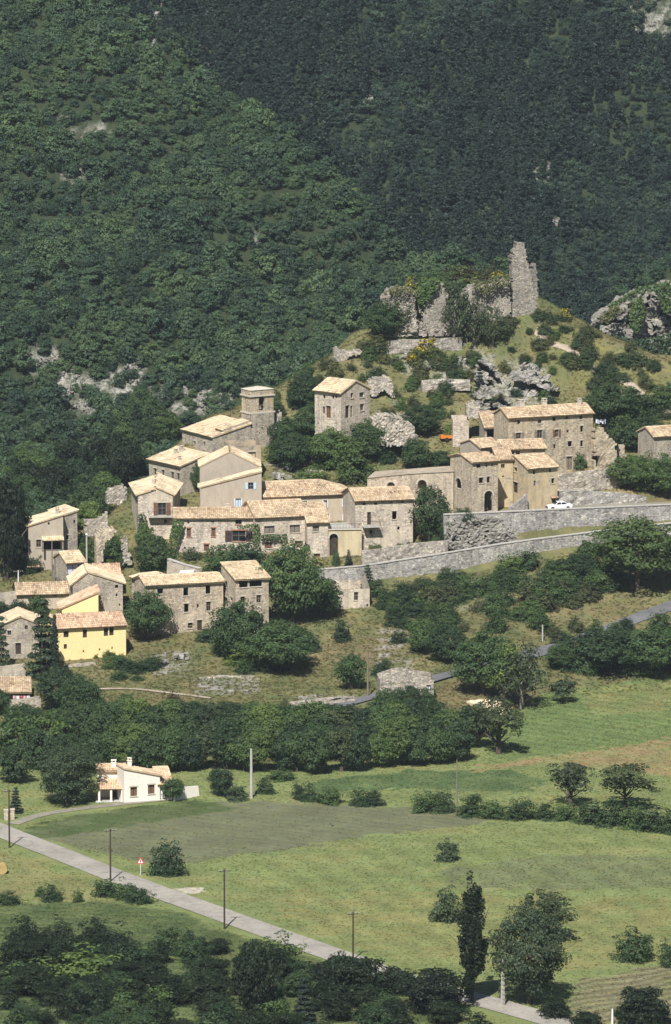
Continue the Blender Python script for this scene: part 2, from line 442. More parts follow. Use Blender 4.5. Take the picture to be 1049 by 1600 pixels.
C = lerp3(C, (0.10, 0.135, 0.05), np.clip(-0.25 * n4 - 0.08 * n2 - 0.1, 0, 0.5))
ROWS = []
PXn, PYn = PX + 5 * n2, PY + 1.2 * n2 + 1.0 * n1        # fields have ragged edges
def paint(poly, col, amount=1.0, var=0.0, dmax=1010, dmin=600):
    global C
    m = inpoly(poly, PXn, PYn) & (GY < dmax) & (GY > dmin)
    w = np.where(m, np.clip(amount + var * n1 + var * n2 * .6, 0, 1), 0)
    C = lerp3(C, col, w)
for poly_, ang, wl, am in (([(25, 1302), (120, 1272), (330, 1252), (640, 1260), (790, 1282), (560, 1308), (330, 1342), (100, 1318)], 1.1, 2.2, .10), ([(770, 1130), (840, 1085), (1060, 1055), (1060, 1165), (760, 1195)], .9, 3.0, .12),
        ([(905, 1530), (1060, 1505), (1060, 1600), (880, 1600)], 2.2, 2.0, .3), ([(400, 1330), (1060, 1300), (1060, 1500), (640, 1505), (430, 1440)], .35, 5.0, .08), ([(-10, 1412), (290, 1425), (330, 1600), (-10, 1600)], 1.3, 2.2, .2)):
    ROWS.append((poly_, ang, wl, am))
hillm = np.clip((PY < np.interp(PX, [-400, 150, 600, 740, 860, 1500], [1195, 1195, 1190, 1140, 1090, 1050])).astype(float), 0, 1) * (GY > 800)
C = lerp3(C, (0.155, 0.145, 0.068), hillm * 1.0)
C = lerp3(C, (0.095, 0.115, 0.048), hillm * np.clip(0.38 - 0.35 * n1 + 0.2 * n2, 0, 0.9))
C = lerp3(C, (0.20, 0.155, 0.09), hillm * np.clip(0.35 * n3 + 0.3 * n2 - 0.1, 0, 0.7))
paint([(25, 1302), (120, 1272), (330, 1252), (480, 1254), (640, 1260), (790, 1282), (700, 1292), (560, 1308), (430, 1330), (330, 1342), (250, 1352), (100, 1318)], (0.128, 0.136, 0.082), 0.88, 0.06)
paint([(25, 1302), (100, 1276), (300, 1250), (380, 1262), (250, 1282), (120, 1305), (60, 1312)], (0.068, 0.098, 0.036), 0.8, 0.2)
paint([(770, 1130), (840, 1085), (1060, 1055), (1060, 1165), (900, 1172), (760, 1195)], (0.118, 0.165, 0.060), 0.8, 0.15)
paint([(900, 1080), (1060, 1060), (1060, 1110), (930, 1118)], (0.21, 0.20, 0.085), 0.45, 0.2)
paint([(740, 1198), (880, 1180), (1060, 1150), (1060, 1215), (850, 1192), (720, 1210)], (0.25, 0.19, 0.10), 0.65, 0.2)
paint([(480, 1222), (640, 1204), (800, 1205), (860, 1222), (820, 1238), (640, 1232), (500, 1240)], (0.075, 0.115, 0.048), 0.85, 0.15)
paint([(690, 1360), (850, 1335), (1060, 1340), (1060, 1385), (860, 1392), (700, 1385)], (0.135, 0.155, 0.08), 0.7, 0.15)
paint([(400, 1390), (700, 1395), (1060, 1405), (1060, 1500), (860, 1520), (620, 1500), (470, 1455)], (0.215, 0.205, 0.085), 0.4, 0.2)
paint([(905, 1530), (1060, 1505), (1060, 1600), (880, 1600)], (0.17, 0.155, 0.095), 0.8, 0.1)
paint([(-10, 1325), (90, 1362), (200, 1405), (120, 1420), (-10, 1410)], (0.20, 0.19, 0.085), 0.6, 0.2)
paint([(-10, 1412), (150, 1408), (290, 1425), (340, 1460), (330, 1600), (-10, 1600)], (0.07, 0.098, 0.04), 0.85, 0.15)
paint([(330, 1450), (640, 1540), (700, 1600), (300, 1600)], (0.07, 0.09, 0.036), 0.8, 0.2)
paint([(732, 1095), (775, 1092), (800, 1108), (780, 1118), (745, 1118)], (0.78, 0.66, 0.46), 1.0)
paint([(278, 1388), (315, 1387), (316, 1394), (284, 1396)], (0.42, 0.39, 0.33), 1.0)
paint([(860, 735), (1000, 730), (1049, 765), (1060, 790), (860, 790)], (0.24, 0.19, 0.10), 0.6, 0.2)
paint([(880, 505), (1060, 600), (1060, 680), (900, 600), (820, 540)], (0.15, 0.15, 0.062), 0.7, 0.2, 1080)
paint([(570, 528), (730, 528), (730, 560), (560, 560)], (0.125, 0.145, 0.06), 0.8, 0.15, 1080)
paint([(430, 660), (560, 555), (600, 620), (590, 720), (420, 740)], (0.16, 0.15, 0.075), 0.5, 0.2, 1080)
for poly_, ang, wl, am in ROWS:
    m_ = inpoly(poly_, PXn, PYn) & (GY < 960)
    C = C * (1 + np.where(m_, am * np.sin((GX * math.cos(ang) + GY * math.sin(ang) + .4 * n1) * 6.283 / wl), 0))[..., None]
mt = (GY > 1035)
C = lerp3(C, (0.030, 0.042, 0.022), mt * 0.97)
ROCK = np.zeros(GX.shape)
def rockpaint(poly, amount, dmin, dmax, thr=0.0):
    global ROCK
    m = inpoly(poly, PXn, PYn) & (GY > dmin) & (GY < dmax)
    ROCK = np.maximum(ROCK, np.where(m, np.clip(amount + 0.5 * n2 + 0.3 * n1 - thr, 0, 1), 0))
ROCKY = [([(30, 540), (80, 548), (140, 595), (215, 560), (250, 600), (300, 590), (370, 625), (352, 652), (290, 650), (240, 640), (170, 650), (110, 650), (60, 590)], 0.75, 1035, 1300),
         ([(925, 490), (985, 455), (1060, 440), (1060, 545), (990, 535), (930, 512)], 1.3, 1035, 1200),
         ([(205, 20), (255, 5), (262, 60), (240, 100), (215, 70)], 0.8, 1200, 1700), ([(310, 40), (325, 45), (335, 115), (322, 125)], 0.9, 1200, 1700),
         ([(550, 130), (590, 140), (580, 185), (560, 165)], 0.8, 1200, 1700), ([(800, 240), (870, 260), (850, 300), (800, 280)], 0.5, 1200, 1700),
         ([(975, 15), (1060, 5), (1060, 60), (990, 50)], 0.6, 1200, 1700), ([(845, 340), (878, 340), (876, 362), (850, 360)], 1.0, 1200, 1700),
         ([(80, 180), (200, 205), (110, 235)], 0.25, 1100, 1400), ([(90, 270), (130, 262), (140, 290), (100, 290)], 0.5, 1100, 1400), ([(390, 370), (412, 370), (410, 395), (395, 392)], 0.9, 1100, 1400),
         ([(790, 560), (850, 575), (870, 620), (840, 640), (770, 640), (740, 600)], 0.75, 980, 1060),
         ([(740, 545), (800, 560), (780, 600), (735, 580)], 0.5, 980, 1060), ([(620, 560), (735, 560), (735, 600), (640, 610)], 0.5, 980, 1060),
         ([(580, 640), (650, 650), (650, 690), (580, 690)], 0.6, 970, 1060), ([(430, 720), (500, 715), (500, 745), (430, 750)], 0.6, 960, 1060),
         ([(700, 805), (800, 805), (810, 850), (700, 850)], 0.7, 930, 965),
         ([(310, 1058), (400, 1055), (405, 1085), (310, 1085)], 0.8, 840, 960), ([(470, 1085), (560, 1088), (560, 1105), (470, 1105)], 0.6, 840, 960),
         ([(240, 1020), (300, 1020), (300, 1060), (240, 1055)], 0.5, 840, 960), ([(590, 980), (650, 990), (650, 1050), (590, 1045)], 0.35, 840, 960),
         ([(700, 905), (780, 905), (780, 960), (700, 955)], 0.3, 840, 960)]
for rp in ROCKY: rockpaint(rp[0], rp[1], rp[2], rp[3])
nx, ny = len(XS), len(YG)
idx = np.arange(nx * ny).reshape(ny, nx)
quads = np.stack([idx[:-1, :-1], idx[:-1, 1:], idx[1:, 1:], idx[1:, :-1]], -1).reshape(-1, 4)
V = np.stack([GX, GY, GZ], -1).reshape(-1, 3)
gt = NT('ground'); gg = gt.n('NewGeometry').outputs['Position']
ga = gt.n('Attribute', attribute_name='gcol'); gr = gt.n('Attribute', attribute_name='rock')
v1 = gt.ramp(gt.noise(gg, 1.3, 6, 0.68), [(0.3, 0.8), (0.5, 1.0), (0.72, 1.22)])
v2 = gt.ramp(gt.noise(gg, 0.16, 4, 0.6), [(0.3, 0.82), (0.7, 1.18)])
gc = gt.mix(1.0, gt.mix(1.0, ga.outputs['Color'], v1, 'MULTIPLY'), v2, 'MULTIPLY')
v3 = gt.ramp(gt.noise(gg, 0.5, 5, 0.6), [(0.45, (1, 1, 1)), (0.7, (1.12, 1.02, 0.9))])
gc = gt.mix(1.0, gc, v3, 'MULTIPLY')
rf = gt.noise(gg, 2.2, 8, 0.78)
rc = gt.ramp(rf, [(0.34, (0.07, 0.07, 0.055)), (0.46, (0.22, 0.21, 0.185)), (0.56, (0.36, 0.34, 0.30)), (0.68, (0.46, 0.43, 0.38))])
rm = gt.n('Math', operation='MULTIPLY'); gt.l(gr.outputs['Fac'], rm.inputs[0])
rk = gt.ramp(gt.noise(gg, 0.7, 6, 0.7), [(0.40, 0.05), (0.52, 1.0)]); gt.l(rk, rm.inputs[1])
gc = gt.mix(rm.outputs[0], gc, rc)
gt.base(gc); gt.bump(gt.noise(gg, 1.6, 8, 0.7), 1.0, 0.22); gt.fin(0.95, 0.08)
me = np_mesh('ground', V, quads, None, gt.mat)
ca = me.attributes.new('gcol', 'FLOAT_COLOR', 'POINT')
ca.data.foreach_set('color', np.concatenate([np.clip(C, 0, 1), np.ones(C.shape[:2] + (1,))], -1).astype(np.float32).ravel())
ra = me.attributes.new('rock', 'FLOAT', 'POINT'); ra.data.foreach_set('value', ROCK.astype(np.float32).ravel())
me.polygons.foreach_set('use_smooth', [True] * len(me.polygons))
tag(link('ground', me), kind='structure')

# ------------------------------------------------------------------ roads and paths: strips laid on the ground
def road_mat(name, c, crack=0.2):
    t = NT(name); g = t.n('NewGeometry').outputs['Position']
    a = t.ramp(t.noise(g, 0.9, 6, 0.7), [(0.3, 1 - crack), (0.7, 1 + crack)])
    b = t.ramp(t.noise(g, 0.15, 3), [(0.35, 0.85), (0.65, 1.1)])
    vo = t.n('TexVoronoi', feature='DISTANCE_TO_EDGE'); vo.inputs['Scale'].default_value = 0.35
    nz = t.n('TexNoise'); nz.inputs['Scale'].default_value = 0.7; nz.inputs['Detail'].default_value = 3; t.l(g, nz.inputs['Vector'])
    ad = t.n('VectorMath', operation='MULTIPLY_ADD'); t.l(nz.outputs['Color'], ad.inputs[0]); ad.inputs[1].default_value = (3, 3, 0); t.l(g, ad.inputs[2])
    t.l(ad.outputs[0], vo.inputs['Vector'])
    cr = t.ramp(vo.outputs['Distance'], [(0.0, 0.62), (0.018, 1.0)])
    t.base(t.mix(1.0, t.mix(1.0, t.mix(1.0, c, a, 'MULTIPLY'), b, 'MULTIPLY'), cr, 'MULTIPLY')); t.bump(t.noise(g, 6, 4), 0.3, 0.02); return t.fin(0.9, 0.15)
road_mat('asphalt_pale', (0.31, 0.285, 0.245), 0.14)
road_mat('asphalt_grey', (0.14, 0.14, 0.145), 0.15)
road_mat('gravel', (0.25, 0.23, 0.18), 0.25)
road_mat('dirt', (0.36, 0.30, 0.23), 0.25)
def strip(name, pts, width, mat, lift=0.05, step=1.0, wob=0.0, kind='structure', pix=True, drange=(600, 1100)):
    P = [ground(p[0], p[1], drange[0], drange[1]) if pix else Vector(p) for p in pts]
    ctr = []
    for i in range(len(P) - 1):
        p0 = P[max(i - 1, 0)]; p1 = P[i]; p2 = P[i + 1]; p3 = P[min(i + 2, len(P) - 1)]
        n = max(1, int((p2 - p1).length / step))
        for j in range(n):
            u = j / n
            ctr.append(0.5 * ((2 * p1) + (p2 - p0) * u + (2 * p0 - 5 * p1 + 4 * p2 - p3) * u * u + (3 * p1 - p0 - 3 * p2 + p3) * u ** 3))
    ctr.append(P[-1])
    vs, fs = [], []
    K = 5
    for i, c in enumerate(ctr):
        t_ = ctr[min(i + 1, len(ctr) - 1)] - ctr[max(i - 1, 0)]; nrm = Vector((-t_.y, t_.x, 0)).normalized()
        w0 = width / 2 * (1 + wob * mnoise.noise((i * .35, 3, 0))); w1 = width / 2 * (1 + wob * mnoise.noise((i * .35, 9, 0)))
        for j in range(K):
            s_ = -w0 + (w0 + w1) * j / (K - 1)
            q = c + nrm * s_
            crown = 0.03 * (1 - (2 * j / (K - 1) - 1) ** 2)
            vs.append((q.x, q.y, hz(q.x, q.y) + lift + crown))
    # even the cross-section out so the bed is level
    for i in range(len(ctr)):
        zs_ = [vs[i * K + j][2] for j in range(K)]; zm = max(zs_)
        for j in range(K):
            x, y, z = vs[i * K + j]; vs[i * K + j] = (x, y, zm * 0.6 + z * 0.4 if zm - z < 0.6 else z)
    for i in range(len(ctr) - 1):
        for j in range(K - 1):
            a = i * K + j; fs.append((a, a + 1, a + K + 1, a + K))
    me = bpy.data.meshes.new(name); me.from_pydata(vs, [], fs); me.materials.append(mat)
    me.polygons.foreach_set('use_smooth', [True] * len(fs)); me.update()
    return tag(link(name, me), kind=kind)
strip('road', [(-220, 1208), (-100, 1257), (0, 1298), (100, 1338), (200, 1377), (300, 1414), (420, 1457), (540, 1500), (630, 1531), (760, 1567), (860, 1595), (960, 1622), (1080, 1650)], 4.7, M['asphalt_pale'], 0.06, 2.0, 0.03)
strip('hill_road', [(440, 1124), (480, 1114), (530, 1104), (600, 1086), (690, 1060), (760, 1042), (830, 1023), (880, 1010), (930, 994), (990, 970), (1049, 948), (1130, 915)], 2.7, M['asphalt_grey'], 0.16, 1.0, 0.04)
strip('drive', [(20, 1288), (60, 1275), (110, 1267), (170, 1259), (215, 1254), (262, 1249)], 1.9, M['gravel'], 0.05, 1.0, 0.1)
strip('footpath', [(838, 520), (880, 545), (930, 578), (990, 610), (1060, 650)], 1.3, M['dirt'], 0.12, 1.0, 0.2, drange=(940, 1100))
strip('castle_path', [(570, 548), (620, 545), (680, 540), (730, 536)], 1.2, M['gravel'], 0.12, 1.0, 0.2, drange=(960, 1060))
strip('terrace_path', [(150, 1078), (210, 1078), (270, 1084), (330, 1092)], 1.0, M['dirt'], 0.1, 1.0, 0.2, drange=(800, 1000))
# the village road between the two retaining walls and the car's road above
def road_on(name, f, pxs, off, width, mat, lift):
    pts = []
    for px in pxs:
        t_, b_, d_ = f(px); p = at(px, t_, d_); y = d_ + off
        x = p.x * y / d_
        pts.append((x, y, hz(x, y)))
    return strip(name, pts, width, mat, lift, 1.0, 0.0, pix=False)
road_on('village_road', lw, [520, 600, 680, 760, 840, 920, 1000, 1080, 1180], 3.0, 4.2, M['asphalt_grey'], 0.08)
road_on('upper_road', uw, [700, 760, 820, 880, 940, 1000, 1060, 1180], 3.4, 5.2, M['gravel'], 0.08)
# ------------------------------------------------------------------ houses
def add_tiles(mb, A, e, up, nrm, poly, rng, w=0.34, h=0.56):
    # half-round tiles laid in courses over one plane; poly in (s,t) along eave / up the slope
    smin = min(p[0] for p in poly); smax = max(p[0] for p in poly); tmin = min(p[1] for p in poly); tmax = max(p[1] for p in poly)
    def inside(s_, t_):
        c = False; n = len(poly)
        for i in range(n):
            x0, y0 = poly[i]; x1, y1 = poly[(i + 1) % n]
            if (y0 > t_) != (y1 > t_) and s_ < (x1 - x0) * (t_ - y0) / (y1 - y0) + x0: c = not c
        return c
    prof = [(-.5, 0.0), (-.27, .80), (.27, .80), (.5, 0.0)]
    i = 0; s_ = smin + w / 2
    patch = rng.uniform(0, 50)
    while s_ < smax:
        t_ = tmin + h / 2 - 0.05
        drift = 0.0
        while t_ < tmax:
            drift += rng.gauss(0, .006)
            if inside(s_, min(t_, tmax - .02)):
                js = rng.gauss(0, .012) + drift; lift = 0.02 + abs(rng.gauss(0, .008))
                n0 = len(mb.v)
                v_ = 0.55 + 0.25 * mnoise.noise((s_ * .35 + patch, t_ * .5, patch)) + rng.uniform(-.42, .38)
                col = max(0.0, min(1.0, v_))
                for (tt, ww, zz) in ((t_ - h * .56, 1.04, .035 + lift), (t_ + h * .5, .84, lift)):
                    for a, b in prof:
                        p = A + e * (s_ + js + a * w * ww) + up * tt + nrm * (b * .11 * ww + zz + .07 * mnoise.noise((s_ * .45 + patch, t_ * .45, 7.0)))
                        mb.v.append(tuple(p))
                for k_ in range(3):
                    mb.f.append((n0 + k_, n0 + k_ + 1, n0 + k_ + 5, n0 + k_ + 4)); mb.m.append(0); mb.c.append(col)
                mb.f.append((n0, n0 + 1, n0 + 2, n0 + 3)); mb.m.append(0); mb.c.append(col * .5)
            t_ += h
        s_ += w

def wall_panel(mb, O, u, n_out, length, zb, top, openings, depth=0.32, mi=0, mr=0):
    # O: base corner (z ignored), u: unit vector along, top: list of (s, z), openings: (s0,s1,z0,z1,arch)
    def P(s_, z, k_=0.0): return (O.x + u.x * s_ - n_out.x * k_, O.y + u.y * s_ - n_out.y * k_, z)
    def ztop(s_): return float(np.interp(s_, [t[0] for t in top], [t[1] for t in top]))
    ss = sorted(set([0.0, length] + [t[0] for t in top] + [o[0] for o in openings] + [o[1] for o in openings]))
    ss = [s_ for s_ in ss if -1e-6 <= s_ <= length + 1e-6]
    zmin = min(t[1] for t in top)
    for a, b in zip(ss[:-1], ss[1:]):
        if b - a < 1e-4: continue
        m = (a + b) / 2
        ops = sorted([o for o in openings if o[0] < m < o[1]], key=lambda o: o[2])
        z = zb
        for o in ops:
            if o[2] > z + 1e-4: mb.quad(P(a, z), P(b, z), P(b, o[2]), P(a, o[2]), mi)
            z = max(z, o[3])
        mb.quad(P(a, z), P(b, z), P(b, max(ztop(b), z)), P(a, max(ztop(a), z)), mi)
    for (s0, s1, z0, z1, arch) in openings:
        za = z1
        if arch:
            r = (s1 - s0) / 2; za = z1 - r * arch
            pts = [(s0 + r - r * math.cos(th), za + r * arch * math.sin(th)) for th in np.linspace(0, math.pi, 9)]
            for (p, q) in zip(pts[:-1], pts[1:]):
                mb.quad(P(p[0], p[1]), P(q[0], q[1]), P(q[0], z1 + .001), P(p[0], z1 + .001), mi)
                mb.quad(P(p[0], p[1]), P(p[0], p[1], depth), P(q[0], q[1], depth), P(q[0], q[1]), mr)
        else:
            mb.quad(P(s0, z1), P(s0, z1, depth), P(s1, z1, depth), P(s1, z1), mr)
        mb.quad(P(s0, z0), P(s0, z0, depth), P(s0, za, depth), P(s0, za), mr)
        mb.quad(P(s1, z0), P(s1, za), P(s1, za, depth), P(s1, z0, depth), mr)
        mb.quad(P(s0, z0), P(s1, z0), P(s1, z0, depth), P(s0, z0, depth), mr)

def solve_len(Cx, Cy, dx, dy, px, pz):   # run along (dx,dy) from C until the bearing px is reached
    # bearing: x = k * depth ; depth = y*cP - (z-H)*sP
    k_ = (px - 524.5) / FPX
    # Cx + L dx = k (Cy cP + L dy cP - (pz-H) sP)
    return (k_ * (Cy * cP - (pz - CAM_H) * sP) - Cx) / (dx - k_ * dy * cP)

def house(name, label, C, a, xr, L=None, xl=None, roof='gr', slope=0.3, apex=0.5, d=None, wall='stone_warm', tiles='tiles_mixed', wins=(), chim=(),
          over=0.42, og=0.2, splay=(0, 0), found=5.0, cat='house', group=None, trim='stone_trim', roofless=False, walls='RLBF', genoise=True, seed=0):
    rng = random.Random(sum(map(ord, label)) + seed)
    px, pye, pyb = C
    d = d or dh(pyb)
    p = at(px, pye, d); ze = p.z; zb = z_at(pyb, d)
    a = R(a); r = Vector((math.cos(a), math.sin(a), 0)); l = Vector((-math.sin(a), math.cos(a), 0))
    C0 = Vector((p.x, p.y, 0))
    Rl = solve_len(C0.x, C0.y, r.x, r.y, xr, ze)
    if xl is not None: L = solve_len(C0.x, C0.y, l.x, l.y, xl, ze)
    P0 = C0; P1 = C0 + r * Rl; P2 = P1 + l * L + r * splay[1]; P3 = C0 + l * L - r * splay[0]
    root = empty(name, (p.x, p.y, zb), label, cat, group)
    org = (p.x, p.y, zb)
    Z = lambda P, z: Vector((P.x, P.y, z))
    k_ = apex
    up0 = 0.0
    tops = {}
    h = 0
    if roof in ('gr', 'hr', 'h2'):
        h = slope * L * k_ ; hb = slope * L * (1 - k_)
        h = max(h, hb) if False else slope * L * 0.5
        M0 = P0 + (P3 - P0) * k_; M1 = P1 + (P2 - P1) * k_
        if roof == 'hr': M1 = M1 - r * min(L * 0.5, Rl * .4)
        if roof == 'h2':
            hh_ = min(L * .5, Rl * .42); M1 = M1 - r * hh_; M0 = M0 + r * hh_
        planes = [[Z(P0, ze), Z(P1, ze), Z(M1, ze + h), Z(M0, ze + h)], [Z(P2, ze), Z(P3, ze), Z(M0, ze + h), Z(M1, ze + h)]]
        ridge = [(Z(M0, ze + h), Z(M1, ze + h))]
        if roof in ('hr', 'h2'):
            planes.append([Z(P1, ze), Z(P2, ze), Z(M1, ze + h)]); ridge += [(Z(P1, ze), Z(M1, ze + h)), (Z(P2, ze), Z(M1, ze + h))]
        if roof == 'h2':
            planes.append([Z(P3, ze), Z(P0, ze), Z(M0, ze + h)]); ridge += [(Z(P0, ze), Z(M0, ze + h)), (Z(P3, ze), Z(M0, ze + h))]
        Ll = (P3 - P0).length; Lr = (P2 - P1).length
        tops['R'] = [(0, ze), (Rl, ze)]; tops['B'] = [(0, ze), ((P3 - P2).length, ze)]
        tops['L'] = [(0, ze), (Ll * (1 - k_), ze + h), (Ll, ze)] if roof != 'h2' else [(0, ze), (Ll, ze)]
        tops['F'] = [(0, ze), (Lr * k_, ze + h), (Lr, ze)] if roof == 'gr' else [(0, ze), (Lr, ze)]
    elif roof == 'gl':
        h = slope * Rl * 0.5
        N0 = P0 + (P1 - P0) * k_; N1 = P3 + (P2 - P3) * k_
        planes = [[Z(P3, ze), Z(P0, ze), Z(N0, ze + h), Z(N1, ze + h)], [Z(P1, ze), Z(P2, ze), Z(N1, ze + h), Z(N0, ze + h)]]
        ridge = [(Z(N0, ze + h), Z(N1, ze + h))]
        Lb = (P3 - P2).length
        tops = {'R': [(0, ze), (Rl * k_, ze + h), (Rl, ze)], 'B': [(0, ze), (Lb * (1 - k_), ze + h), (Lb, ze)], 'L': [(0, ze), ((P3 - P0).length, ze)], 'F': [(0, ze), ((P2 - P1).length, ze)]}
    elif roof == 'sr':
        h = slope * L; ridge = []
        planes = [[Z(P0, ze), Z(P1, ze), Z(P2, ze + h), Z(P3, ze + h)]]
        tops = {'R': [(0, ze), (Rl, ze)], 'B': [(0, ze + h), ((P3 - P2).length, ze + h)], 'L': [(0, ze + h), ((P3 - P0).length, ze)], 'F': [(0, ze), ((P2 - P1).length, ze + h)]}
    elif roof == 'sl':
        h = slope * Rl; ridge = []
        planes = [[Z(P3, ze), Z(P0, ze), Z(P1, ze + h), Z(P2, ze + h)]]
        tops = {'R': [(0, ze), (Rl, ze + h)], 'B': [(0, ze + h), ((P3 - P2).length, ze)], 'L': [(0, ze), ((P3 - P0).length, ze)], 'F': [(0, ze + h), ((P2 - P1).length, ze + h)]}
    elif roof == 'sL':                       # high at C, falling along r
        h = slope * Rl; ridge = []; zl = ze - h
        planes = [[Z(P1, zl), Z(P2, zl), Z(P3, ze), Z(P0, ze)]]
        tops = {'R': [(0, ze), (Rl, zl)], 'B': [(0, zl), ((P3 - P2).length, ze)], 'L': [(0, ze), ((P3 - P0).length, ze)], 'F': [(0, zl), ((P2 - P1).length, zl)]}
    else:
        planes = []; ridge = []
        tops = {q: [(0, ze), (99, ze)] for q in 'RLBF'}
        if roof == 'flat': planes = []
    faces = {'R': (P0, P1), 'F': (P1, P2), 'B': (P2, P3), 'L': (P3, P0)}
    mb = MB()
    info = {}
    for key, (A, B) in faces.items():
        u = (B - A); ln = u.length; u.normalize(); no = Vector((u.y, -u.x, 0))
        ops = []
        for wv in wins:
            if wv[0] != key: continue
            x0, y0, x1, y1, kind = wv[1:6]; opt = wv[6] if len(wv) > 6 else None
            def hit(qx, qy):
                v = ray(qx, qy); den = v.x * no.x + v.y * no.y
                t_ = (A.x * no.x + A.y * no.y) / den
                q = Vector((v.x * t_, v.y * t_, CAM_H + v.z * t_))
                return (q.x - A.x) * u.x + (q.y - A.y) * u.y, q.z
            xm, ym = (x0 + x1) / 2, (y0 + y1) / 2
            s0, _ = hit(x0, ym); s1, _ = hit(x1, ym); _, z1 = hit(xm, y0); _, z0 = hit(xm, y1)
            if s0 > s1: s0, s1 = s1, s0
            s0 = max(0.12, s0); s1 = min(ln - 0.12, s1)
            if s1 - s0 < 0.12: continue
            tz = min(float(np.interp(q_, [t_[0] for t_ in tops[key]], [t_[1] for t_ in tops[key]])) for q_ in (s0, s1))
            z1 = min(z1, tz - 0.06); z0 = max(z0, zb - found + .2)
            if z1 - z0 < 0.12: continue
            arch = (0.95 if kind == 'a' else 0.0)
            ops.append((s0, s1, z0, z1, arch, kind, opt))
        wall_panel(mb, A, u, no, ln, zb - found, tops[key], [o[:5] for o in ops])
        info[key] = (A, u, no, ops)
    wm = mb.build('wall', M[wall], root, org)
    cache = {}
    for key, (A, u, no, ops) in info.items():
        for (s0, s1, z0, z1, arch, kind, opt) in ops:
            W, Hh = s1 - s0, z1 - z0
            def P(s_, z, k2): return Vector((A.x + u.x * s_ + no.x * k2, A.y + u.y * s_ + no.y * k2, z))
            if kind in 'wbcd':
                b2 = MB(); b2.quad(P(s0, z0, -.24), P(s1, z0, -.24), P(s1, z1, -.24), P(s0, z1, -.24))
                nm = 'door' if kind == 'd' else 'window'
                wo = b2.build(nm, M['glass_dark'] if kind in 'wb' else M[opt or 'wood_brown'], root, org)
                fm = MB(); fw = 0.07
                for (c_, hx, hz_) in ((P(s0 + fw / 2, (z0 + z1) / 2, -.21), fw / 2, Hh / 2), (P(s1 - fw / 2, (z0 + z1) / 2, -.21), fw / 2, Hh / 2),
                                      (P((s0 + s1) / 2, z0 + fw / 2, -.208), W / 2 - .002, fw / 2), (P((s0 + s1) / 2, z1 - fw / 2, -.208), W / 2 - .002, fw / 2), (P((s0 + s1) / 2, (z0 + z1) / 2, -.212), fw * .45, Hh / 2 - .01)):
                    fm.box(c_, u * hx, no * .028, Vector((0, 0, hz_)))
                if kind in 'wb' and Hh > 0.9: fm.box(P((s0 + s1) / 2, z0 + Hh * .55, -.214), u * (W / 2 - .01), no * .024, Vector((0, 0, .03)))
                fm.build('frame', M['paint_white'] if opt == 'white' else M['wood_grey'] if kind in 'wb' else M['wood_dark'], wo, org)
            elif kind == 'h' or kind == 'a':
                wo = None
            if kind == 'b':
                for sd, sx in ((-1, s0 - W * .27), (1, s1 + W * .27)):
                    sm_ = MB(); sm_.box(P(sx, (z0 + z1) / 2, .05), u * (W * .25), no * .025, Vector((0, 0, Hh / 2)))
                    for bz in (.25, .75): sm_.box(P(sx, z0 + Hh * bz, .085), u * (W * .24), no * .012, Vector((0, 0, .05)))
                    sm_.build('shutter', M[opt or 'wood_brown'], wo, org)
            if kind == 'r':                   # single open shutter at the right
                pass
            if Hh > 0.75 and W > 0.45 and kind in 'wbchd' and trim:
                ml = MB(); ml.box(P((s0 + s1) / 2, z1 + .10, .012), u * (W / 2 + .16), no * .03, Vector((0, 0, .10)))
                ml.build('lintel', M[trim], wo or wm, org)
                if kind != 'd':
                    ms = MB(); ms.box(P((s0 + s1) / 2, z0 - .05, .03), u * (W / 2 + .10), no * .07, Vector((0, 0, .05)))
                    ms.build('sill', M[trim], wo or wm, org)
            if opt == 'surround' or kind == 'c' and opt == 'paint_blue':
                for sx in (s0 - .07, s1 + .07):
                    ms = MB(); ms.box(P(sx, (z0 + z1) / 2, .014), u * .07, no * .03, Vector((0, 0, Hh / 2 + .02)))
                    ms.build('surround', M['paint_white'], wo or wm, org)
            if arch:
                ms = MB(); rr = W / 2; za = z1 - rr * arch; cx = (s0 + s1) / 2
                for th in np.linspace(0.12, math.pi - .12, 7):
                    c_ = P(cx - (rr + .14) * math.cos(th), za + (rr * arch + .14) * math.sin(th), .012)
                    du = u * (-math.cos(th)) + Vector((0, 0, math.sin(th))); dv = u * math.sin(th) + Vector((0, 0, math.cos(th)))
                    ms.box(c_, du * .14, dv * .2, no * .03)
                ms.build('arch_stones', M[trim or 'stone_trim'], wm, org)
    if planes and not roofless:
        tb = MB(); sb = MB(); ro = None
        for pl in planes:
            A, B = pl[0], pl[1]; e = (B - A).normalized(); D = pl[-1]
            w_ = D - A; up = (w_ - e * w_.dot(e)).normalized(); nrm = e.cross(up)
            if nrm.z < 0: nrm = -nrm
            shed = len(planes) == 1
            quadp = []
            for i, q in enumerate(pl):
                s_ = (q - A).dot(e); t_ = (q - A).dot(up); quadp.append([s_, t_])
            if len(pl) == 4:
                hipr = roof in ('hr', 'h2'); g0 = 0 if roof == 'h2' else og; g1 = 0 if hipr else og
                if roof == 'hr' and pl is planes[1]: g0, g1 = g1, g0
                quadp[0][0] -= g0 if g0 else over * .7; quadp[1][0] += g1 if g1 else over * .7; quadp[2][0] += g1; quadp[3][0] -= g0
                quadp[0][1] -= over; quadp[1][1] -= over
                if shed: quadp[2][1] += .12; quadp[3][1] += .12
            else:
                quadp[0][0] -= over * .7; quadp[1][0] += over * .7; quadp[0][1] -= over; quadp[1][1] -= over
            pts = [A + e * s_ + up * t_ for s_, t_ in quadp]
            th = 0.17
            lo = [q + nrm * 0.02 for q in pts]; hi = [q + nrm * (0.02 + th) for q in pts]
            sb.poly(hi, 0, .45); sb.poly(list(reversed(lo)), 0, .2)
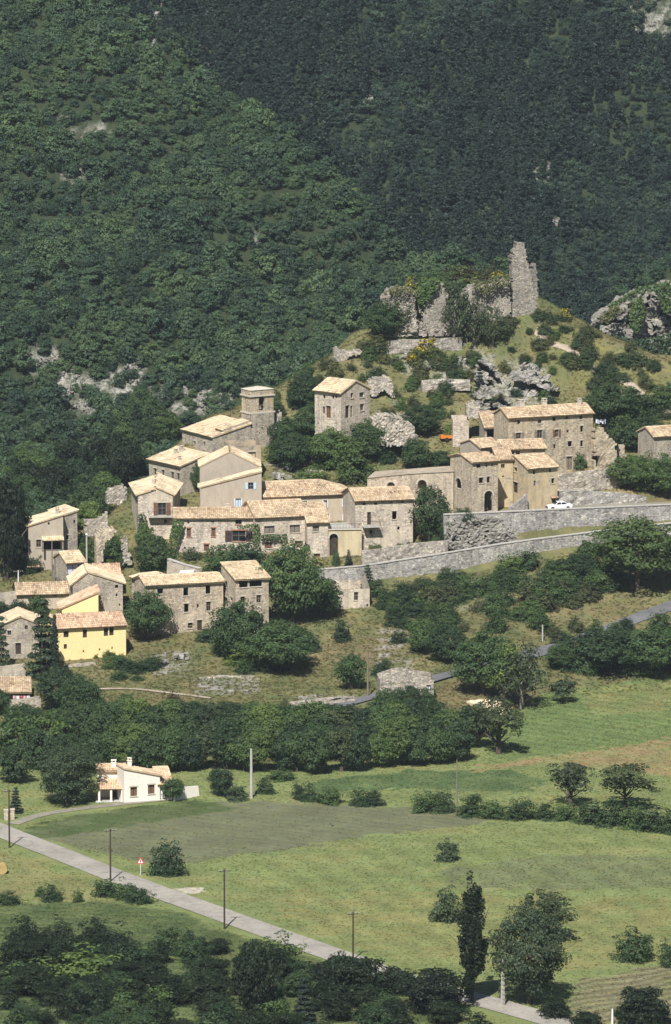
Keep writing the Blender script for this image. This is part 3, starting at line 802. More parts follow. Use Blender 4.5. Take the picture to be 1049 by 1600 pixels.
            for i in range(len(pts)):
                j = (i + 1) % len(pts); sb.quad(lo[i], lo[j], hi[j], hi[i], 0, .3)
            add_tiles(tb, A + nrm * (0.02 + th), e, up, nrm, quadp, rng)
        ro = sb.build('roof', M[tiles], root, org)
        for (ra_, rb_) in ridge:
            ln = (rb_ - ra_).length; n = max(2, int(ln / .42)); dr = (rb_ - ra_).normalized()
            sd = dr.cross(Vector((0, 0, 1))).normalized(); upv = sd.cross(dr)
            for i in range(n):
                c_ = ra_ + dr * (ln * (i + .5) / n); col = rng.uniform(.35, 1.0); n0 = len(tb.v)
                for (q, sz) in ((-ln / n * .56, 1.0), (ln / n * .5, .85)):
                    for (aa, bb) in ((-.19, .07), (-.1, .24), (.1, .24), (.19, .07)):
                        tb.v.append(tuple(c_ + dr * q + sd * (aa * sz) + upv * (bb * sz + .04)))
                for k2 in range(3): tb.f.append((n0 + k2, n0 + k2 + 1, n0 + k2 + 5, n0 + k2 + 4)); tb.m.append(0); tb.c.append(col)
        tag(tb.build('roof_tiles', M[tiles], ro, org), kind='stuff')
        if genoise:                           # moulded eaves course under the front eave
            gm = MB()
            for key in ('R', 'L', 'F'):
                A, u, no, _ = info[key]; tp = tops[key]
                if abs(tp[0][1] - tp[-1][1]) < .01 and len(tp) == 2:
                    ln = tp[-1][0]; gm.box(Vector((A.x, A.y, tp[0][1] - .13)) + u * (ln / 2) + no * .05, u * (ln / 2 + .04), no * .07, Vector((0, 0, .09)))
            if gm.v: gm.build('cornice', M[wall], root, org)
        for (cx, cy, ch, cw) in chim:         # chimneys: photo column of the shaft, row of its foot, height and width in metres
            best = None
            for pl in planes:
                A = pl[0]; nn = (pl[1] - A).cross(pl[-1] - A).normalized()
                v = ray(cx, cy); den = v.dot(nn)
                if abs(den) < 1e-4: continue
                t_ = (A - Vector((0, 0, CAM_H))).dot(nn) / den; q = Vector((0, 0, CAM_H)) + v * t_
                cxp = sum(((w2.x) for w2 in pl)) / len(pl)
                if best is None or (q - sum(pl, Vector()) / len(pl)).length < best[1]: best = (q, (q - sum(pl, Vector()) / len(pl)).length)
            q = best[0]; cm = MB()
            cm.box(q + Vector((0, 0, ch / 2 - .3)), r * cw / 2, l * cw * .42, Vector((0, 0, ch / 2 + .3)))
            cm.box(q + Vector((0, 0, ch - .1)), r * (cw / 2 + .06), l * (cw * .42 + .06), Vector((0, 0, .05)))
            for sx in (-1, 1): cm.box(q + r * (sx * cw * .36) + Vector((0, 0, ch + .12)), r * cw * .1, l * cw * .4, Vector((0, 0, .12)))
            cm.box(q + Vector((0, 0, ch + .28)), r * (cw / 2 + .05), l * (cw * .42 + .05), Vector((0, 0, .04)))
            cm.build('chimney', M[wall if wall.startswith('plaster') else 'stone_trim'], ro, org)
    return dict(root=root, org=org, P=(P0, P1, P2, P3), r=r, l=l, ze=ze, zb=zb, R=Rl, L=L, info=info, wall=wm, h=h)
# ------------------------------------------------------------------ the village, building by building
H = {}
# church: nave, then the bell tower as a part of the same thing
nave = house('church', 'pale-roofed stone church with square bell tower, highest in the village', (332.6, 684, 722), 30, 392, xl=285, roof='sl', slope=0.24, d=981,
             wall='stone_tower', tiles='tiles_pale', cat='church', wins=[('L', 303, 689, 305.5, 697, 'h'), ('L', 318, 690, 320.5, 702, 'h')], over=.3)
H['church'] = nave
def church_tower():
    root, org = nave['root'], nave['org']
    a = R(30); r = Vector((math.cos(a), math.sin(a), 0)); l = Vector((-math.sin(a), math.cos(a), 0))
    d = 985.3; p = at(391, 646, d); C0 = Vector((p.x, p.y, 0))
    Rl = solve_len(C0.x, C0.y, r.x, r.y, 428.5, p.z); L = solve_len(C0.x, C0.y, l.x, l.y, 377, p.z)
    zs = p.z; zc = at(391, 619.5, d).z; zt = at(391, 610.5, d).z; zb = z_at(705, d) - 6
    def ring(o, z0, z1, name, mat, wins=()):
        q = [C0 - r * o - l * o, C0 + r * (Rl + o) - l * o, C0 + r * (Rl + o) + l * (L + o), C0 - r * o + l * (L + o)]
        mb = MB()
        for i in range(4):
            A, B = q[i], q[(i + 1) % 4]; u = (B - A); ln = u.length; u.normalize(); no = Vector((u.y, -u.x, 0))
            wall_panel(mb, A, u, no, ln, z0, [(0, z1), (ln, z1)], [w[1:] for w in wins if w[0] == i], .6)
        mb.poly([Vector((v.x, v.y, z1)) for v in q]); mb.poly([Vector((v.x, v.y, z0)) for v in reversed(q)])
        return mb.build(name, M[mat], root, org)
    ring(0, zb, zs, 'tower', 'stone_tower')
    bz0 = at(409, 643.5, d).z + .1; bz1 = at(409, 621.5, d).z
    m = Rl * .48
    bel = ring(-.08, zs + .002, zc, 'belfry', 'stone_brown', [(0, m - .6, m + .6, bz0, bz1, 0.95), (3, L * .35, L * .35 + .35, bz0 + .9, bz1 - .2, 0.9), (2, m - .5, m + .5, bz0, bz1, .95)])
    ring(.14, zs - .14, zs + .10, 'string_course', 'stone_trim')
    ring(.16, zc - .12, zc + .12, 'cornice', 'stone_trim')
    ring(-.02, zc + .122, zt, 'parapet', 'stone_brown')
    # low pyramid cap
    q = [C0 - r * .1 - l * .1, C0 + r * (Rl + .1) - l * .1, C0 + r * (Rl + .1) + l * (L + .1), C0 - r * .1 + l * (L + .1)]
    q = [Vector((v.x, v.y, zt + .01)) for v in q]; ap = sum(q, Vector()) / 4 + Vector((0, 0, .5))
    mb = MB()
    for i in range(4): mb.poly([q[i], q[(i + 1) % 4], ap])
    mb.poly(list(reversed(q))); mb.build('cap', M['stone_trim'], root, org)
    # bell hung in the front opening
    c = C0 + r * m + l * .45; bm_ = MB(); zc_ = bz0 + .25
    prof = [(0.36, 0), (0.33, .06), (0.24, .22), (0.19, .42), (0.15, .52), (0.04, .56)]
    n = 12
    for i, (rr, zz) in enumerate(prof):
        for k_ in range(n):
            th = 6.283 * k_ / n; bm_.v.append((c.x + rr * math.cos(th), c.y + rr * math.sin(th), zc_ + zz))
    for i in range(len(prof) - 1):
        for k_ in range(n):
            bm_.f.append((i * n + k_, i * n + (k_ + 1) % n, (i + 1) * n + (k_ + 1) % n, (i + 1) * n + k_)); bm_.m.append(0); bm_.c.append(None)
    bm_.box(Vector((c.x, c.y, zc_ + .66)), r * .5, l * .06, Vector((0, 0, .08)))
    bm_.build('bell', M['bronze'], root, org)
    # raised strip of roof beside the tower and its flank wall
    c0 = at(342, 673, 981.8); mb = MB()
    up = (r * 1.0 + Vector((0, 0, .24))).normalized(); nr = l.cross(up); nr = -nr if nr.z < 0 else nr
    s0 = 1.1; A = nave['P'][0] + r * 2.1 + Vector((0, 0, nave['ze'] + 2.1 * .24))
    mb.box(A + up * 2.7 + l * 1.5 + nr * .35, up * 2.6, l * 1.35, nr * .3); ob = mb.build('raised_bay', M['stone_tower'], root, org)
    tb = MB(); add_tiles(tb, A + nr * .66 + l * 2.9, -l, up, nr, [[0, 0], [2.85, 0], [2.85, 5.4], [0, 5.4]], rnd); tag(tb.build('roof_tiles', M['tiles_pale'], ob, org), kind='stuff')
    # the long south wall below the tower, with putlog holes
    mb = MB(); A = nave['P'][0] - l * .06; B = C0 + r * Rl - l * .06
    u = (B - A); ln = u.length; u.normalize(); no = Vector((u.y, -u.x, 0))
    zA = nave['ze']; tw = (C0 - nave['P'][0]).dot(u)
    ops = []
    for (hx, hy) in ((389, 673), (401, 664.5), (410, 669), (406, 677), (398, 687), (381, 689.5), (393, 664)):
        v = ray(hx, hy); t_ = (A.x * no.x + A.y * no.y) / (v.x * no.x + v.y * no.y); q = Vector((v.x * t_, v.y * t_, CAM_H + v.z * t_)); s_ = (q - A).dot(u)
        ops.append((s_ - .13, s_ + .13, q.z - .15, q.z + .15, 0))
    wall_panel(mb, A, u, no, ln, zA - 7, [(0, zA + .02), (tw, zA + .24 * tw + .4), (tw + .05, zs - .16), (ln, zs - .16)], ops, .3)
    mb.build('south_wall', M['stone_tower'], root, org)
church_tower()

H['b2'] = house('house', 'tall stone house with pale roof and four dark slit windows below the church', (283, 729, 795), 35, 327, xl=233, roof='sl', slope=0.27, d=968, wall='stone_grey', tiles='tiles_pale',
      wins=[('L', 240, 731.5, 245, 743, 'w'), ('L', 252.5, 734, 257, 745, 'w'), ('L', 267.5, 737, 272, 748, 'w'), ('L', 276.5, 739, 281, 750, 'w'), ('R', 315, 716, 322.5, 727, 'h'), ('R', 291, 783, 313, 794, 'd', 'wood_dark')],
      chim=[(275, 712, .9, .6), (284, 708, 1.0, .7), (281, 722, .8, .4)])
H['b3'] = house('house', 'gabled stone house with wooden balcony window at the village west corner', (216, 773.5, 850), 3, 270, L=12.5, roof='gl', slope=0.42, apex=.5, d=951, wall='stone_pale', tiles='tiles_pale', splay=(.9, 1.6),
      wins=[('R', 247, 785.5, 260, 805, 'b', 'wood_brown'), ('R', 257, 812, 261, 817, 'h'), ('R', 236, 824, 240, 830, 'h')], chim=[(240, 757, .7, .55)])
H['b4'] = house('house', 'long low stone house with brick-framed shutters above the hedge', (272.5, 810.5, 862), 1.5, 399, L=7.5, roof='gr', slope=0.3, wall='stone_pale', tiles='tiles_mixed', d=946,
      wins=[('R', 292, 825.5, 298.6, 839, 'c', 'wood_brown'), ('R', 330.5, 825, 337, 838.5, 'c', 'wood_brown'), ('R', 287.6, 854.5, 290.7, 858, 'h'), ('R', 301.5, 854.5, 304.7, 858, 'h'), ('R', 319, 850.5, 327, 861, 'd', 'wood_brown'),
            ('R', 293, 814.5, 296, 818, 'h'), ('R', 331, 813.5, 335, 816.5, 'h'), ('R', 368, 812, 378, 819.5, 'w'), ('R', 363, 829, 384, 846, 'b', 'wood_dark')], trim='brick_trim', chim=[(356, 797, .8, .6), (397, 797, 1.0, .45)])
H['b5'] = house('house', 'stone house with wide brown shuttered windows behind the round tree', (399, 809.5, 895), 16, 480, L=9.5, roof='gr', slope=0.42, wall='stone_pale', tiles='tiles_mixed', d=945,
      wins=[('R', 413.3, 821.7, 429.3, 833.5, 'c', 'wood_grey'), ('R', 453, 820, 469, 832, 'c', 'wood_grey'), ('R', 414, 847, 425, 857, 'c', 'wood_brown'), ('R', 461, 845, 472, 853, 'c', 'wood_brown')])
H['b6'] = house('house', 'narrow stone house with low tiled lean-to roof beside the arched gateway', (480.5, 817.5, 890), 8, 513, L=7, roof='sr', slope=0.32, wall='stone_pale', tiles='tiles_mixed', d=944,
      wins=[('R', 489, 821.5, 499, 830.5, 'c', 'wood_grey'), ('R', 490, 865, 500.6, 874.5, 'c', 'wood_brown')])
H['b7'] = house('house', 'large beige house with pale blue shutters and hipped tile roof', (413, 777.5, 830), 15, 554, L=10, roof='hr', slope=0.36, wall='plaster_beige', tiles='tiles_mixed', d=955,
      wins=[('R', 473, 783, 480, 795.5, 'c', 'paint_blue'), ('R', 505, 781.5, 511.5, 793, 'c', 'paint_blue'), ('R', 536, 779.5, 542.6, 791.5, 'c', 'paint_blue'), ('R', 508, 803, 514.5, 820, 'c', 'paint_blue'), ('R', 536.5, 803, 543, 819, 'c', 'paint_blue')])
H['b8'] = house('terrace_house', 'cream walled terrace block with dark arched gateway and iron railing', (513.6, 828, 884), 5, 565.5, L=7.5, roof='flat', wall='plaster_cream', d=944.5,
      wins=[('R', 515, 834, 528.5, 885, 'a')])
def terrace_top():
    h = H['b8']; P = h['P']; mb = MB(); z = h['ze']
    mb.poly([Vector((p.x, p.y, z)) for p in P]); mb.build('deck', M['concrete'], h['root'], h['org'])
    mb = MB()
    mb.box((P[0] + P[1]) / 2 + Vector((0, 0, z + .06)) - h['l'] * .02, h['r'] * (h['R'] / 2 + .1), h['l'] * .16, Vector((0, 0, .08))); mb.build('coping', M['stone_trim'], h['root'], h['org'])
    mb = MB(); n = 22
    for i in range(n + 1):
        q = P[0] + h['r'] * (h['R'] * i / n); mb.box(Vector((q.x, q.y, z + .55)), h['r'] * .02, h['l'] * .02, Vector((0, 0, .45)))
    mb.box((P[0] + P[1]) / 2 + Vector((0, 0, z + 1.0)), h['r'] * h['R'] / 2, h['l'] * .03, Vector((0, 0, .03)))
    mb.box((P[0] + P[1]) / 2 + Vector((0, 0, z + .3)), h['r'] * h['R'] / 2, h['l'] * .02, Vector((0, 0, .02)))
    mb.build('railing', M['iron'], h['root'], h['org'])
    # closed doors deep inside the gateway
    A, u, no, ops = h['info']['R']; s0, s1, z0, z1 = ops[0][:4]; mb = MB()
    for i in range(5):
        w = (s1 - s0) / 5; c = A + u * (s0 + w * (i + .5)) - no * .6; mb.box(Vector((c.x, c.y, (z0 + z1) / 2)), u * (w * .47), no * .05, Vector((0, 0, (z1 - z0) / 2)))
    mb.build('gate_door', M['wood_dark'], h['root'], h['org'])
terrace_top()
H['b8p'] = house('porch', 'small porch with pale blue door on the terrace', (546, 805, 822), 8, 567, L=3.0, roof='sr', slope=.22, wall='plaster_beige', tiles='tiles_mixed', d=951.5, found=1.5, wins=[('R', 549.5, 808, 556, 820, 'd', 'paint_blue')], cat='porch')
H['b9'] = house('house', 'square stone house with balcony and plain dark windows right of the gateway', (555.5, 783.5, 861), 13, 645.5, L=9, roof='gr', slope=0.32, wall='stone_pale', tiles='tiles_mixed', d=946,
      wins=[('R', 574, 800, 580, 820, 'd', 'wood_dark'), ('R', 613, 798.6, 620, 811.5, 'h'), ('R', 621, 823, 625, 828, 'h'), ('R', 567, 785.5, 571.7, 789.5, 'h'), ('R', 585, 785, 590, 789, 'h'), ('R', 610, 784, 614, 786, 'h'), ('R', 626.6, 782.5, 631.5, 785.5, 'h'), ('R', 578, 828, 582, 834, 'h')])
def balcony(hh, x0, x1, y, depth, under=None, rail=True):
    A, u, no, _ = hh['info']['R']
    def s_of(qx, qy):
        v = ray(qx, qy); t_ = (A.x * no.x + A.y * no.y) / (v.x * no.x + v.y * no.y); q = Vector((v.x * t_, v.y * t_, CAM_H + v.z * t_)); return (q - A).dot(u), q.z
    s0, z = s_of(x0, y); s1, _ = s_of(x1, y)
    def P(s_, zz, k_): return Vector((A.x + u.x * s_ + no.x * k_, A.y + u.y * s_ + no.y * k_, zz))
    mb = MB(); mb.box(P((s0 + s1) / 2, z, depth / 2), u * (s1 - s0) / 2, no * depth / 2, Vector((0, 0, .09)))
    for s_ in (s0 + .3, s1 - .3): mb.box(P(s_, z - .3, depth * .35), u * .1, no * depth * .35, Vector((0, 0, .2)))
    bo = mb.build('balcony', M['concrete'], hh['root'], hh['org'])
    rm_ = MB(); n = max(4, int((s1 - s0) / .2))
    for i in range(n + 1): rm_.box(P(s0 + (s1 - s0) * i / n, z + .55, depth - .04), u * .015, no * .015, Vector((0, 0, .46)))
    rm_.box(P((s0 + s1) / 2, z + 1.0, depth - .04), u * (s1 - s0) / 2, no * .025, Vector((0, 0, .025)))
    for s_ in (s0 + .02, s1 - .02): rm_.box(P(s_, z + 1.0, depth / 2), u * .02, no * depth / 2, Vector((0, 0, .025)))
    rm_.build('railing', M['iron'], bo, hh['org'])
balcony(H['b9'], 566, 592, 822, 1.5)
balcony(H['b3'], 232, 271, 806.5, 1.2)

H['b20'] = house('house', 'grey rendered gable house under the church', (312.5, 730, 790), 2, 406, L=7, roof='gl', slope=0.5, apex=.5, d=962, wall='plaster_grey', tiles='tiles_pale', over=.1, og=.1, genoise=False)
H['b21'] = house('house', 'grey house with pale blue shutters and single sloping roof below the church', (314, 762, 800), 1, 409, L=3.6, roof='sl', slope=0.255, d=954, wall='plaster_grey', tiles='tiles_pale',
      wins=[('R', 388, 754, 396.4, 764.5, 'b', 'paint_blue'), ('R', 368, 779, 377, 793, 'c', 'paint_blue')], genoise=False, trim=None)
H['b22'] = house('house', 'patched beige wall of a roofless house against the church', (358, 697, 740), 14, 408, L=4, roof='sr', slope=0.1, d=973, wall='plaster_peeling', tiles='tiles_pale', over=.05, genoise=False, roofless=True, wins=[('R', 388.5, 706, 400, 721, 'c', 'plaster_cream')])
H['hill'] = house('house', 'lone half-ruined stone house on the slope between church and castle', (533, 614.6, 670), 48, 578, xl=492, roof='gl', slope=0.46, apex=.5, d=981, wall='stone_pale', tiles='tiles_pale',
      wins=[('L', 505, 617, 508.6, 623, 'h'), ('L', 519, 617, 522, 623.5, 'h'), ('L', 524, 617, 526.7, 622.5, 'h'), ('L', 504.5, 635, 508, 646, 'd', 'wood_brown'), ('L', 510, 634, 517, 653, 'd', 'wood_brown'),
            ('R', 548.4, 614, 552, 622, 'h'), ('R', 562, 613, 568.7, 621, 'w'), ('R', 563, 631, 568.7, 641.5, 'w'), ('R', 540, 633.5, 546, 653, 'd', 'wood_dark'), ('R', 548, 634, 551, 652, 'd', 'wood_brown')])
# right-hand hamlet
H['b16'] = house('house', 'long three-storey stone house with many small windows at the hamlet top', (794.6, 653.5, 735), 22, 927, xl=772, roof='gr', slope=0.4, d=971.5, wall='stone_brown', tiles='tiles_mixed',
      wins=[('R', 808.5, 656.5, 813, 662.5, 'h'), ('R', 841, 655, 846.5, 662, 'w'), ('R', 863.7, 651.5, 868.5, 658, 'h'), ('R', 884, 650, 888, 655, 'h'), ('R', 906, 648, 910, 655, 'h'),
            ('R', 806.6, 676, 814.7, 686, 'b', 'wood_grey'), ('R', 839.6, 671.5, 847.8, 685, 'b', 'wood_grey'), ('R', 867, 671, 873, 683, 'b', 'wood_brown'), ('R', 885.5, 672, 889, 676, 'h'), ('R', 907, 665, 911.5, 675, 'h'),
            ('R', 887.7, 689, 894, 698, 'h'), ('R', 907, 688, 911, 697.5, 'h'), ('R', 865, 694, 868.5, 701, 'h'), ('R', 885.5, 713, 894, 734, 'd', 'wood_grey')],
      chim=[(815, 637, 1.1, .9), (850.5, 633, .9, .8), (905.5, 630, .6, .6)])
H['b17'] = house('shed', 'open-fronted tiled shed left of the long three-storey house', (758, 669, 690), 6, 792, L=7.5, roof='sr', slope=0.22, d=978, wall='stone_grey', tiles='tiles_mixed', wins=[('R', 761, 670, 790, 684, 'h')], cat='shed')
H['b12'] = house('house', 'grey rendered house with broad mottled roof beside the orange trailer', (751, 700.5, 745), 30, 783, xl=719.5, roof='gr', slope=0.30, d=963, wall='plaster_grey', tiles='tiles_mixed', wins=[('R', 763, 705.5, 770, 711.5, 'h')])
H['b13'] = house('house', 'low beige house squeezed below the long three-storey house', (784.5, 703, 745), 12, 852, L=6.5, roof='gr', slope=0.34, d=964, wall='plaster_beige', tiles='tiles_mixed', wins=[('R', 797.5, 703, 804, 710, 'w'), ('R', 806, 703, 813, 710, 'w'), ('R', 833, 701, 837, 705.5, 'h')])
H['b15'] = house('house', 'narrow ochre house wall between the arched tower house and the stained one', (778, 719, 790), 8, 802, L=5, roof='sr', slope=0.25, d=956.5, wall='plaster_ochre', tiles='tiles_mixed', wins=[('R', 783, 725, 789, 731.5, 'w'), ('R', 785, 743, 787.5, 746, 'h')])
H['b14'] = house('house', 'stained ochre plaster house standing behind the parked white car', (825, 733, 799), 28, 871.5, xl=784, roof='gr', slope=0.36, d=952.8, wall='plaster_ochre', tiles='tiles_mixed',
      wins=[('R', 833, 734.5, 836.6, 741, 'h'), ('R', 858, 731, 861, 738, 'h'), ('R', 834, 751, 837.5, 759.5, 'w'), ('R', 862, 747, 866.5, 755.5, 'h'), ('R', 863, 779, 868.6, 787.5, 'w'), ('L', 803.5, 730, 808, 737, 'h'), ('L', 802, 753, 809, 770, 'd', 'wood_dark')])
H['b11'] = house('house', 'rubble stone tower house with tall arched doorway', (738, 723.5, 806), 26, 778.5, xl=704, roof='gr', slope=0.22, d=949, wall='stone_warm', tiles='tiles_mixed',
      wins=[('R', 745, 725, 751, 731, 'h'), ('R', 759, 723, 761.5, 730, 'h'), ('R', 768, 722.5, 770.5, 728.5, 'h'), ('R', 748.6, 746, 755.5, 755, 'h'), ('R', 761, 744.5, 766, 754.5, 'h'), ('R', 757, 767, 770, 802, 'a'), ('L', 712, 747, 721, 763, 'a')])
H['b18'] = house('house', 'stone house at the right edge half hidden by bushes', (1022, 683, 722), 20, 1110, L=7, roof='gr', slope=0.34, d=972, wall='stone_grey', tiles='tiles_mixed', wins=[])
# left edge
H['b23'] = house('house', 'tall grey rendered house with tiled porch awning at the wooded west edge', (44.5, 822.5, 887), 6, 99, L=7, roof='sl', slope=0.30, d=939, wall='plaster_grey', tiles='tiles_pale', wins=[('R', 57, 843, 64.5, 855, 'w'), ('R', 68, 846, 95, 858.5, 'h'), ('R', 75, 816, 78, 820, 'h')], chim=[(90, 805, 1.1, .6)], genoise=False)
H['b23b'] = house('house', 'rough stone wing of the house with the porch awning', (99.5, 806, 862), 24, 121, L=6, roof='sl', slope=.25, d=942, wall='stone_grey', tiles='tiles_pale', wins=[('R', 104, 836, 108, 843, 'h'), ('R', 115, 812, 118, 818, 'h')], genoise=False)
H['b23c'] = house('house', 'red tile roof peeping out behind the tall grey rendered house', (30, 824, 860), 5, 60, L=6, roof='gr', slope=.35, d=948, wall='plaster_beige', tiles='tiles_red', chim=[(56, 816, .7, .5)])
H['b24'] = house('outbuilding', 'small stone outbuilding with lavender door behind the utility poles', (104, 880, 905), 24, 133, xl=84, roof='gr', slope=.42, d=930, wall='stone_grey', tiles='tiles_pale', wins=[('R', 105.5, 882.5, 124, 897, 'd', 'paint_lavender')], cat='outbuilding')
H['b26'] = house('house', 'long low house with ribbed tile roof at the left edge', (27.5, 929.5, 950), 9, 106, L=6, roof='gr', slope=.42, d=921, wall='plaster_beige', tiles='tiles_mixed', wins=[('R', 84, 927.5, 89, 932, 'h')])
H['b27'] = house('house', 'grey stone gable house above the yellow house', (114, 913, 968), 6, 192, L=8, roof='gl', slope=.46, apex=.3, d=915, wall='stone_grey', tiles='tiles_pale', wins=[('R', 180, 914, 185, 919, 'h'), ('R', 181, 928, 184, 932, 'h'), ('R', 186, 943, 188, 947, 'h')], genoise=False)
H['b27b'] = house('outbuilding', 'red tiled outbuilding behind the grey stone gable house', (147, 899, 930), 6, 188, L=6, roof='gr', slope=.4, d=926, wall='stone_grey', tiles='tiles_red', cat='outbuilding')
H['b28'] = house('house', 'upper yellow house part with curved tile roof falling to the left', (97, 951, 985), 6, 154, L=6, roof='sl', slope=.42, d=907, wall='plaster_yellow', tiles='tiles_red', wins=[], genoise=False)
H['b29'] = house('house', 'bright yellow house with brown shutters at the foot of the village', (86.8, 982.5, 1036), 16, 197, L=7, roof='gr', slope=.42, d=896, wall='plaster_yellow', tiles='tiles_red',
      wins=[('R', 99.5, 986, 107.7, 996, 'c', 'wood_dark'), ('R', 129.6, 983.5, 136.3, 996.5, 'c', 'wood_dark'), ('R', 162.4, 981, 169.3, 994, 'c', 'wood_dark'), ('R', 171, 980, 178, 993, 'c', 'wood_dark'), ('R', 100, 1006.5, 105, 1014, 'c', 'wood_dark'), ('R', 129.6, 1016, 132, 1019.5, 'h'), ('R', 155, 1013, 157, 1017, 'h'), ('R', 174.5, 1010.5, 176.5, 1014.5, 'h')], trim=None)
H['b30'] = house('house', 'grey stone gable house half hidden by the tall fir', (3, 977, 1026), 6, 62, L=8, roof='gl', slope=.42, d=897, wall='stone_grey', tiles='tiles_pale', wins=[('R', 12, 985, 18, 992.5, 'w'), ('R', 39, 977, 44, 984, 'w'), ('R', 24.5, 1004.5, 33, 1022, 'd', 'wood_dark')], chim=[(7, 974, 1.0, .6)], genoise=False)
H['b31'] = house('house', 'big three-storey stone house with dark windows in the front row', (228, 915.5, 990), 17, 349, L=7, roof='gr', slope=.26, d=909, wall='stone_warm', tiles='tiles_pale',
      wins=[('R', 246, 919.5, 255, 928, 'h'), ('R', 286.8, 918, 294.6, 931, 'h'), ('R', 321.6, 914.5, 329, 928, 'h'), ('R', 288, 943, 295, 956.5, 'h'), ('R', 308, 944, 311, 950, 'h'), ('R', 322.7, 940, 329.6, 954.5, 'w'), ('R', 294, 973, 301.4, 981.5, 'h'), ('R', 308.5, 968.7, 316, 985, 'd', 'wood_dark')])
H['b31b'] = house('house', 'hip-roofed stone block behind the west end of the big front house', (218, 905, 945), 30, 262, xl=206, roof='h2', slope=.42, d=917, wall='stone_warm', tiles='tiles_pale')
H['b32'] = house('house', 'tall stone house with open attic loggia beside the big round tree', (368.5, 906.5, 990), 17, 420, xl=346, roof='sr', slope=.17, d=908, wall='stone_warm', tiles='tiles_pale',
      wins=[('R', 374, 907, 387.5, 918, 'h'), ('R', 390, 906.5, 409.5, 916.5, 'h'), ('R', 376.5, 932, 383, 941.5, 'h'), ('R', 401, 929.5, 408, 942, 'w'), ('R', 405.5, 964.5, 411.5, 985, 'd', 'wood_dark'), ('L', 351, 907, 355, 917, 'h'), ('L', 351, 933, 355.5, 949, 'h'), ('L', 360, 933, 363.5, 947, 'h')])
H['b33'] = house('ruined_house', 'roofless little stone house below the village road parapet', (498, 922, 953), 10, 578, L=8.5, roof='gr', slope=.45, d=921, wall='stone_pale', tiles='tiles_pale', roofless=True, cat='ruin', wins=[('R', 553.5, 925, 560, 938, 'w'), ('R', 573, 944, 576, 948, 'h')])
H['bsmall'] = house('ruined_house', 'tiny ruined stone house with one square window above the hamlet', (708, 657, 672), 4, 733, L=4, roof='sr', slope=.1, d=986, wall='stone_pale', tiles='tiles_pale', roofless=True, cat='ruin', wins=[('R', 720, 660, 726, 666, 'h')])
H['brest'] = house('ruined_house', 'low ruined stone cottage beside the hill foot road', (594, 1063, 1095), 4, 678, L=6, roof='gl', slope=.22, apex=.35, d=874, wall='stone_ruin', tiles='tiles_pale', roofless=True, cat='ruin', wins=[('R', 667, 1070, 673, 1081, 'c', 'paint_lavender'), ('R', 616, 1073, 621, 1081, 'h')])

# tiled awnings (posts, roof)
def awning(hh, x0, x1, y, depth, drop, tiles, post=None, name='awning'):
    A, u, no, _ = hh['info']['R']
    def s_of(qx, qy):
        v = ray(qx, qy); t_ = (A.x * no.x + A.y * no.y) / (v.x * no.x + v.y * no.y); q = Vector((v.x * t_, v.y * t_, CAM_H + v.z * t_)); return (q - A).dot(u), q.z
    s0, z = s_of(x0, y); s1, _ = s_of(x1, y)
    top = Vector((A.x, A.y, z)) + u * s0; e = u; run = no * depth - Vector((0, 0, drop)); ln = run.length; dn = run.normalized(); nrm = e.cross(-dn)
    if nrm.z < 0: nrm = -nrm
    mb = MB(); c = top + u * ((s1 - s0) / 2) + run / 2; mb.box(c, u * (s1 - s0) / 2, dn * ln / 2, nrm * .06); ao = mb.build(name, M[tiles], hh['root'], hh['org'])
    tb = MB(); add_tiles(tb, top + run + nrm * .06, e, -dn, nrm, [[0, 0], [s1 - s0, 0], [s1 - s0, ln], [0, ln]], rnd); tag(tb.build('roof_tiles', M[tiles], ao, hh['org']), kind='stuff')
    if post:
        for s_ in (s0 + .15, s1 - .15):
            q = Vector((A.x, A.y, 0)) + u * s_ + no * (depth - .2); pm = MB(); pm.box(Vector((q.x, q.y, z - drop - post / 2)), u * .13, no * .13, Vector((0, 0, post / 2))); pm.build('post', M['wood_grey'], hh['root'], hh['org'])
awning(H['b23'], 65, 99, 839, 1.4, .5, 'tiles_pale', 1.8)
awning(H['b23'], 42, 62, 880, 1.6, .5, 'tiles_red')
awning(H['b14'], 860, 871, 776, .7, .25, 'tiles_red')

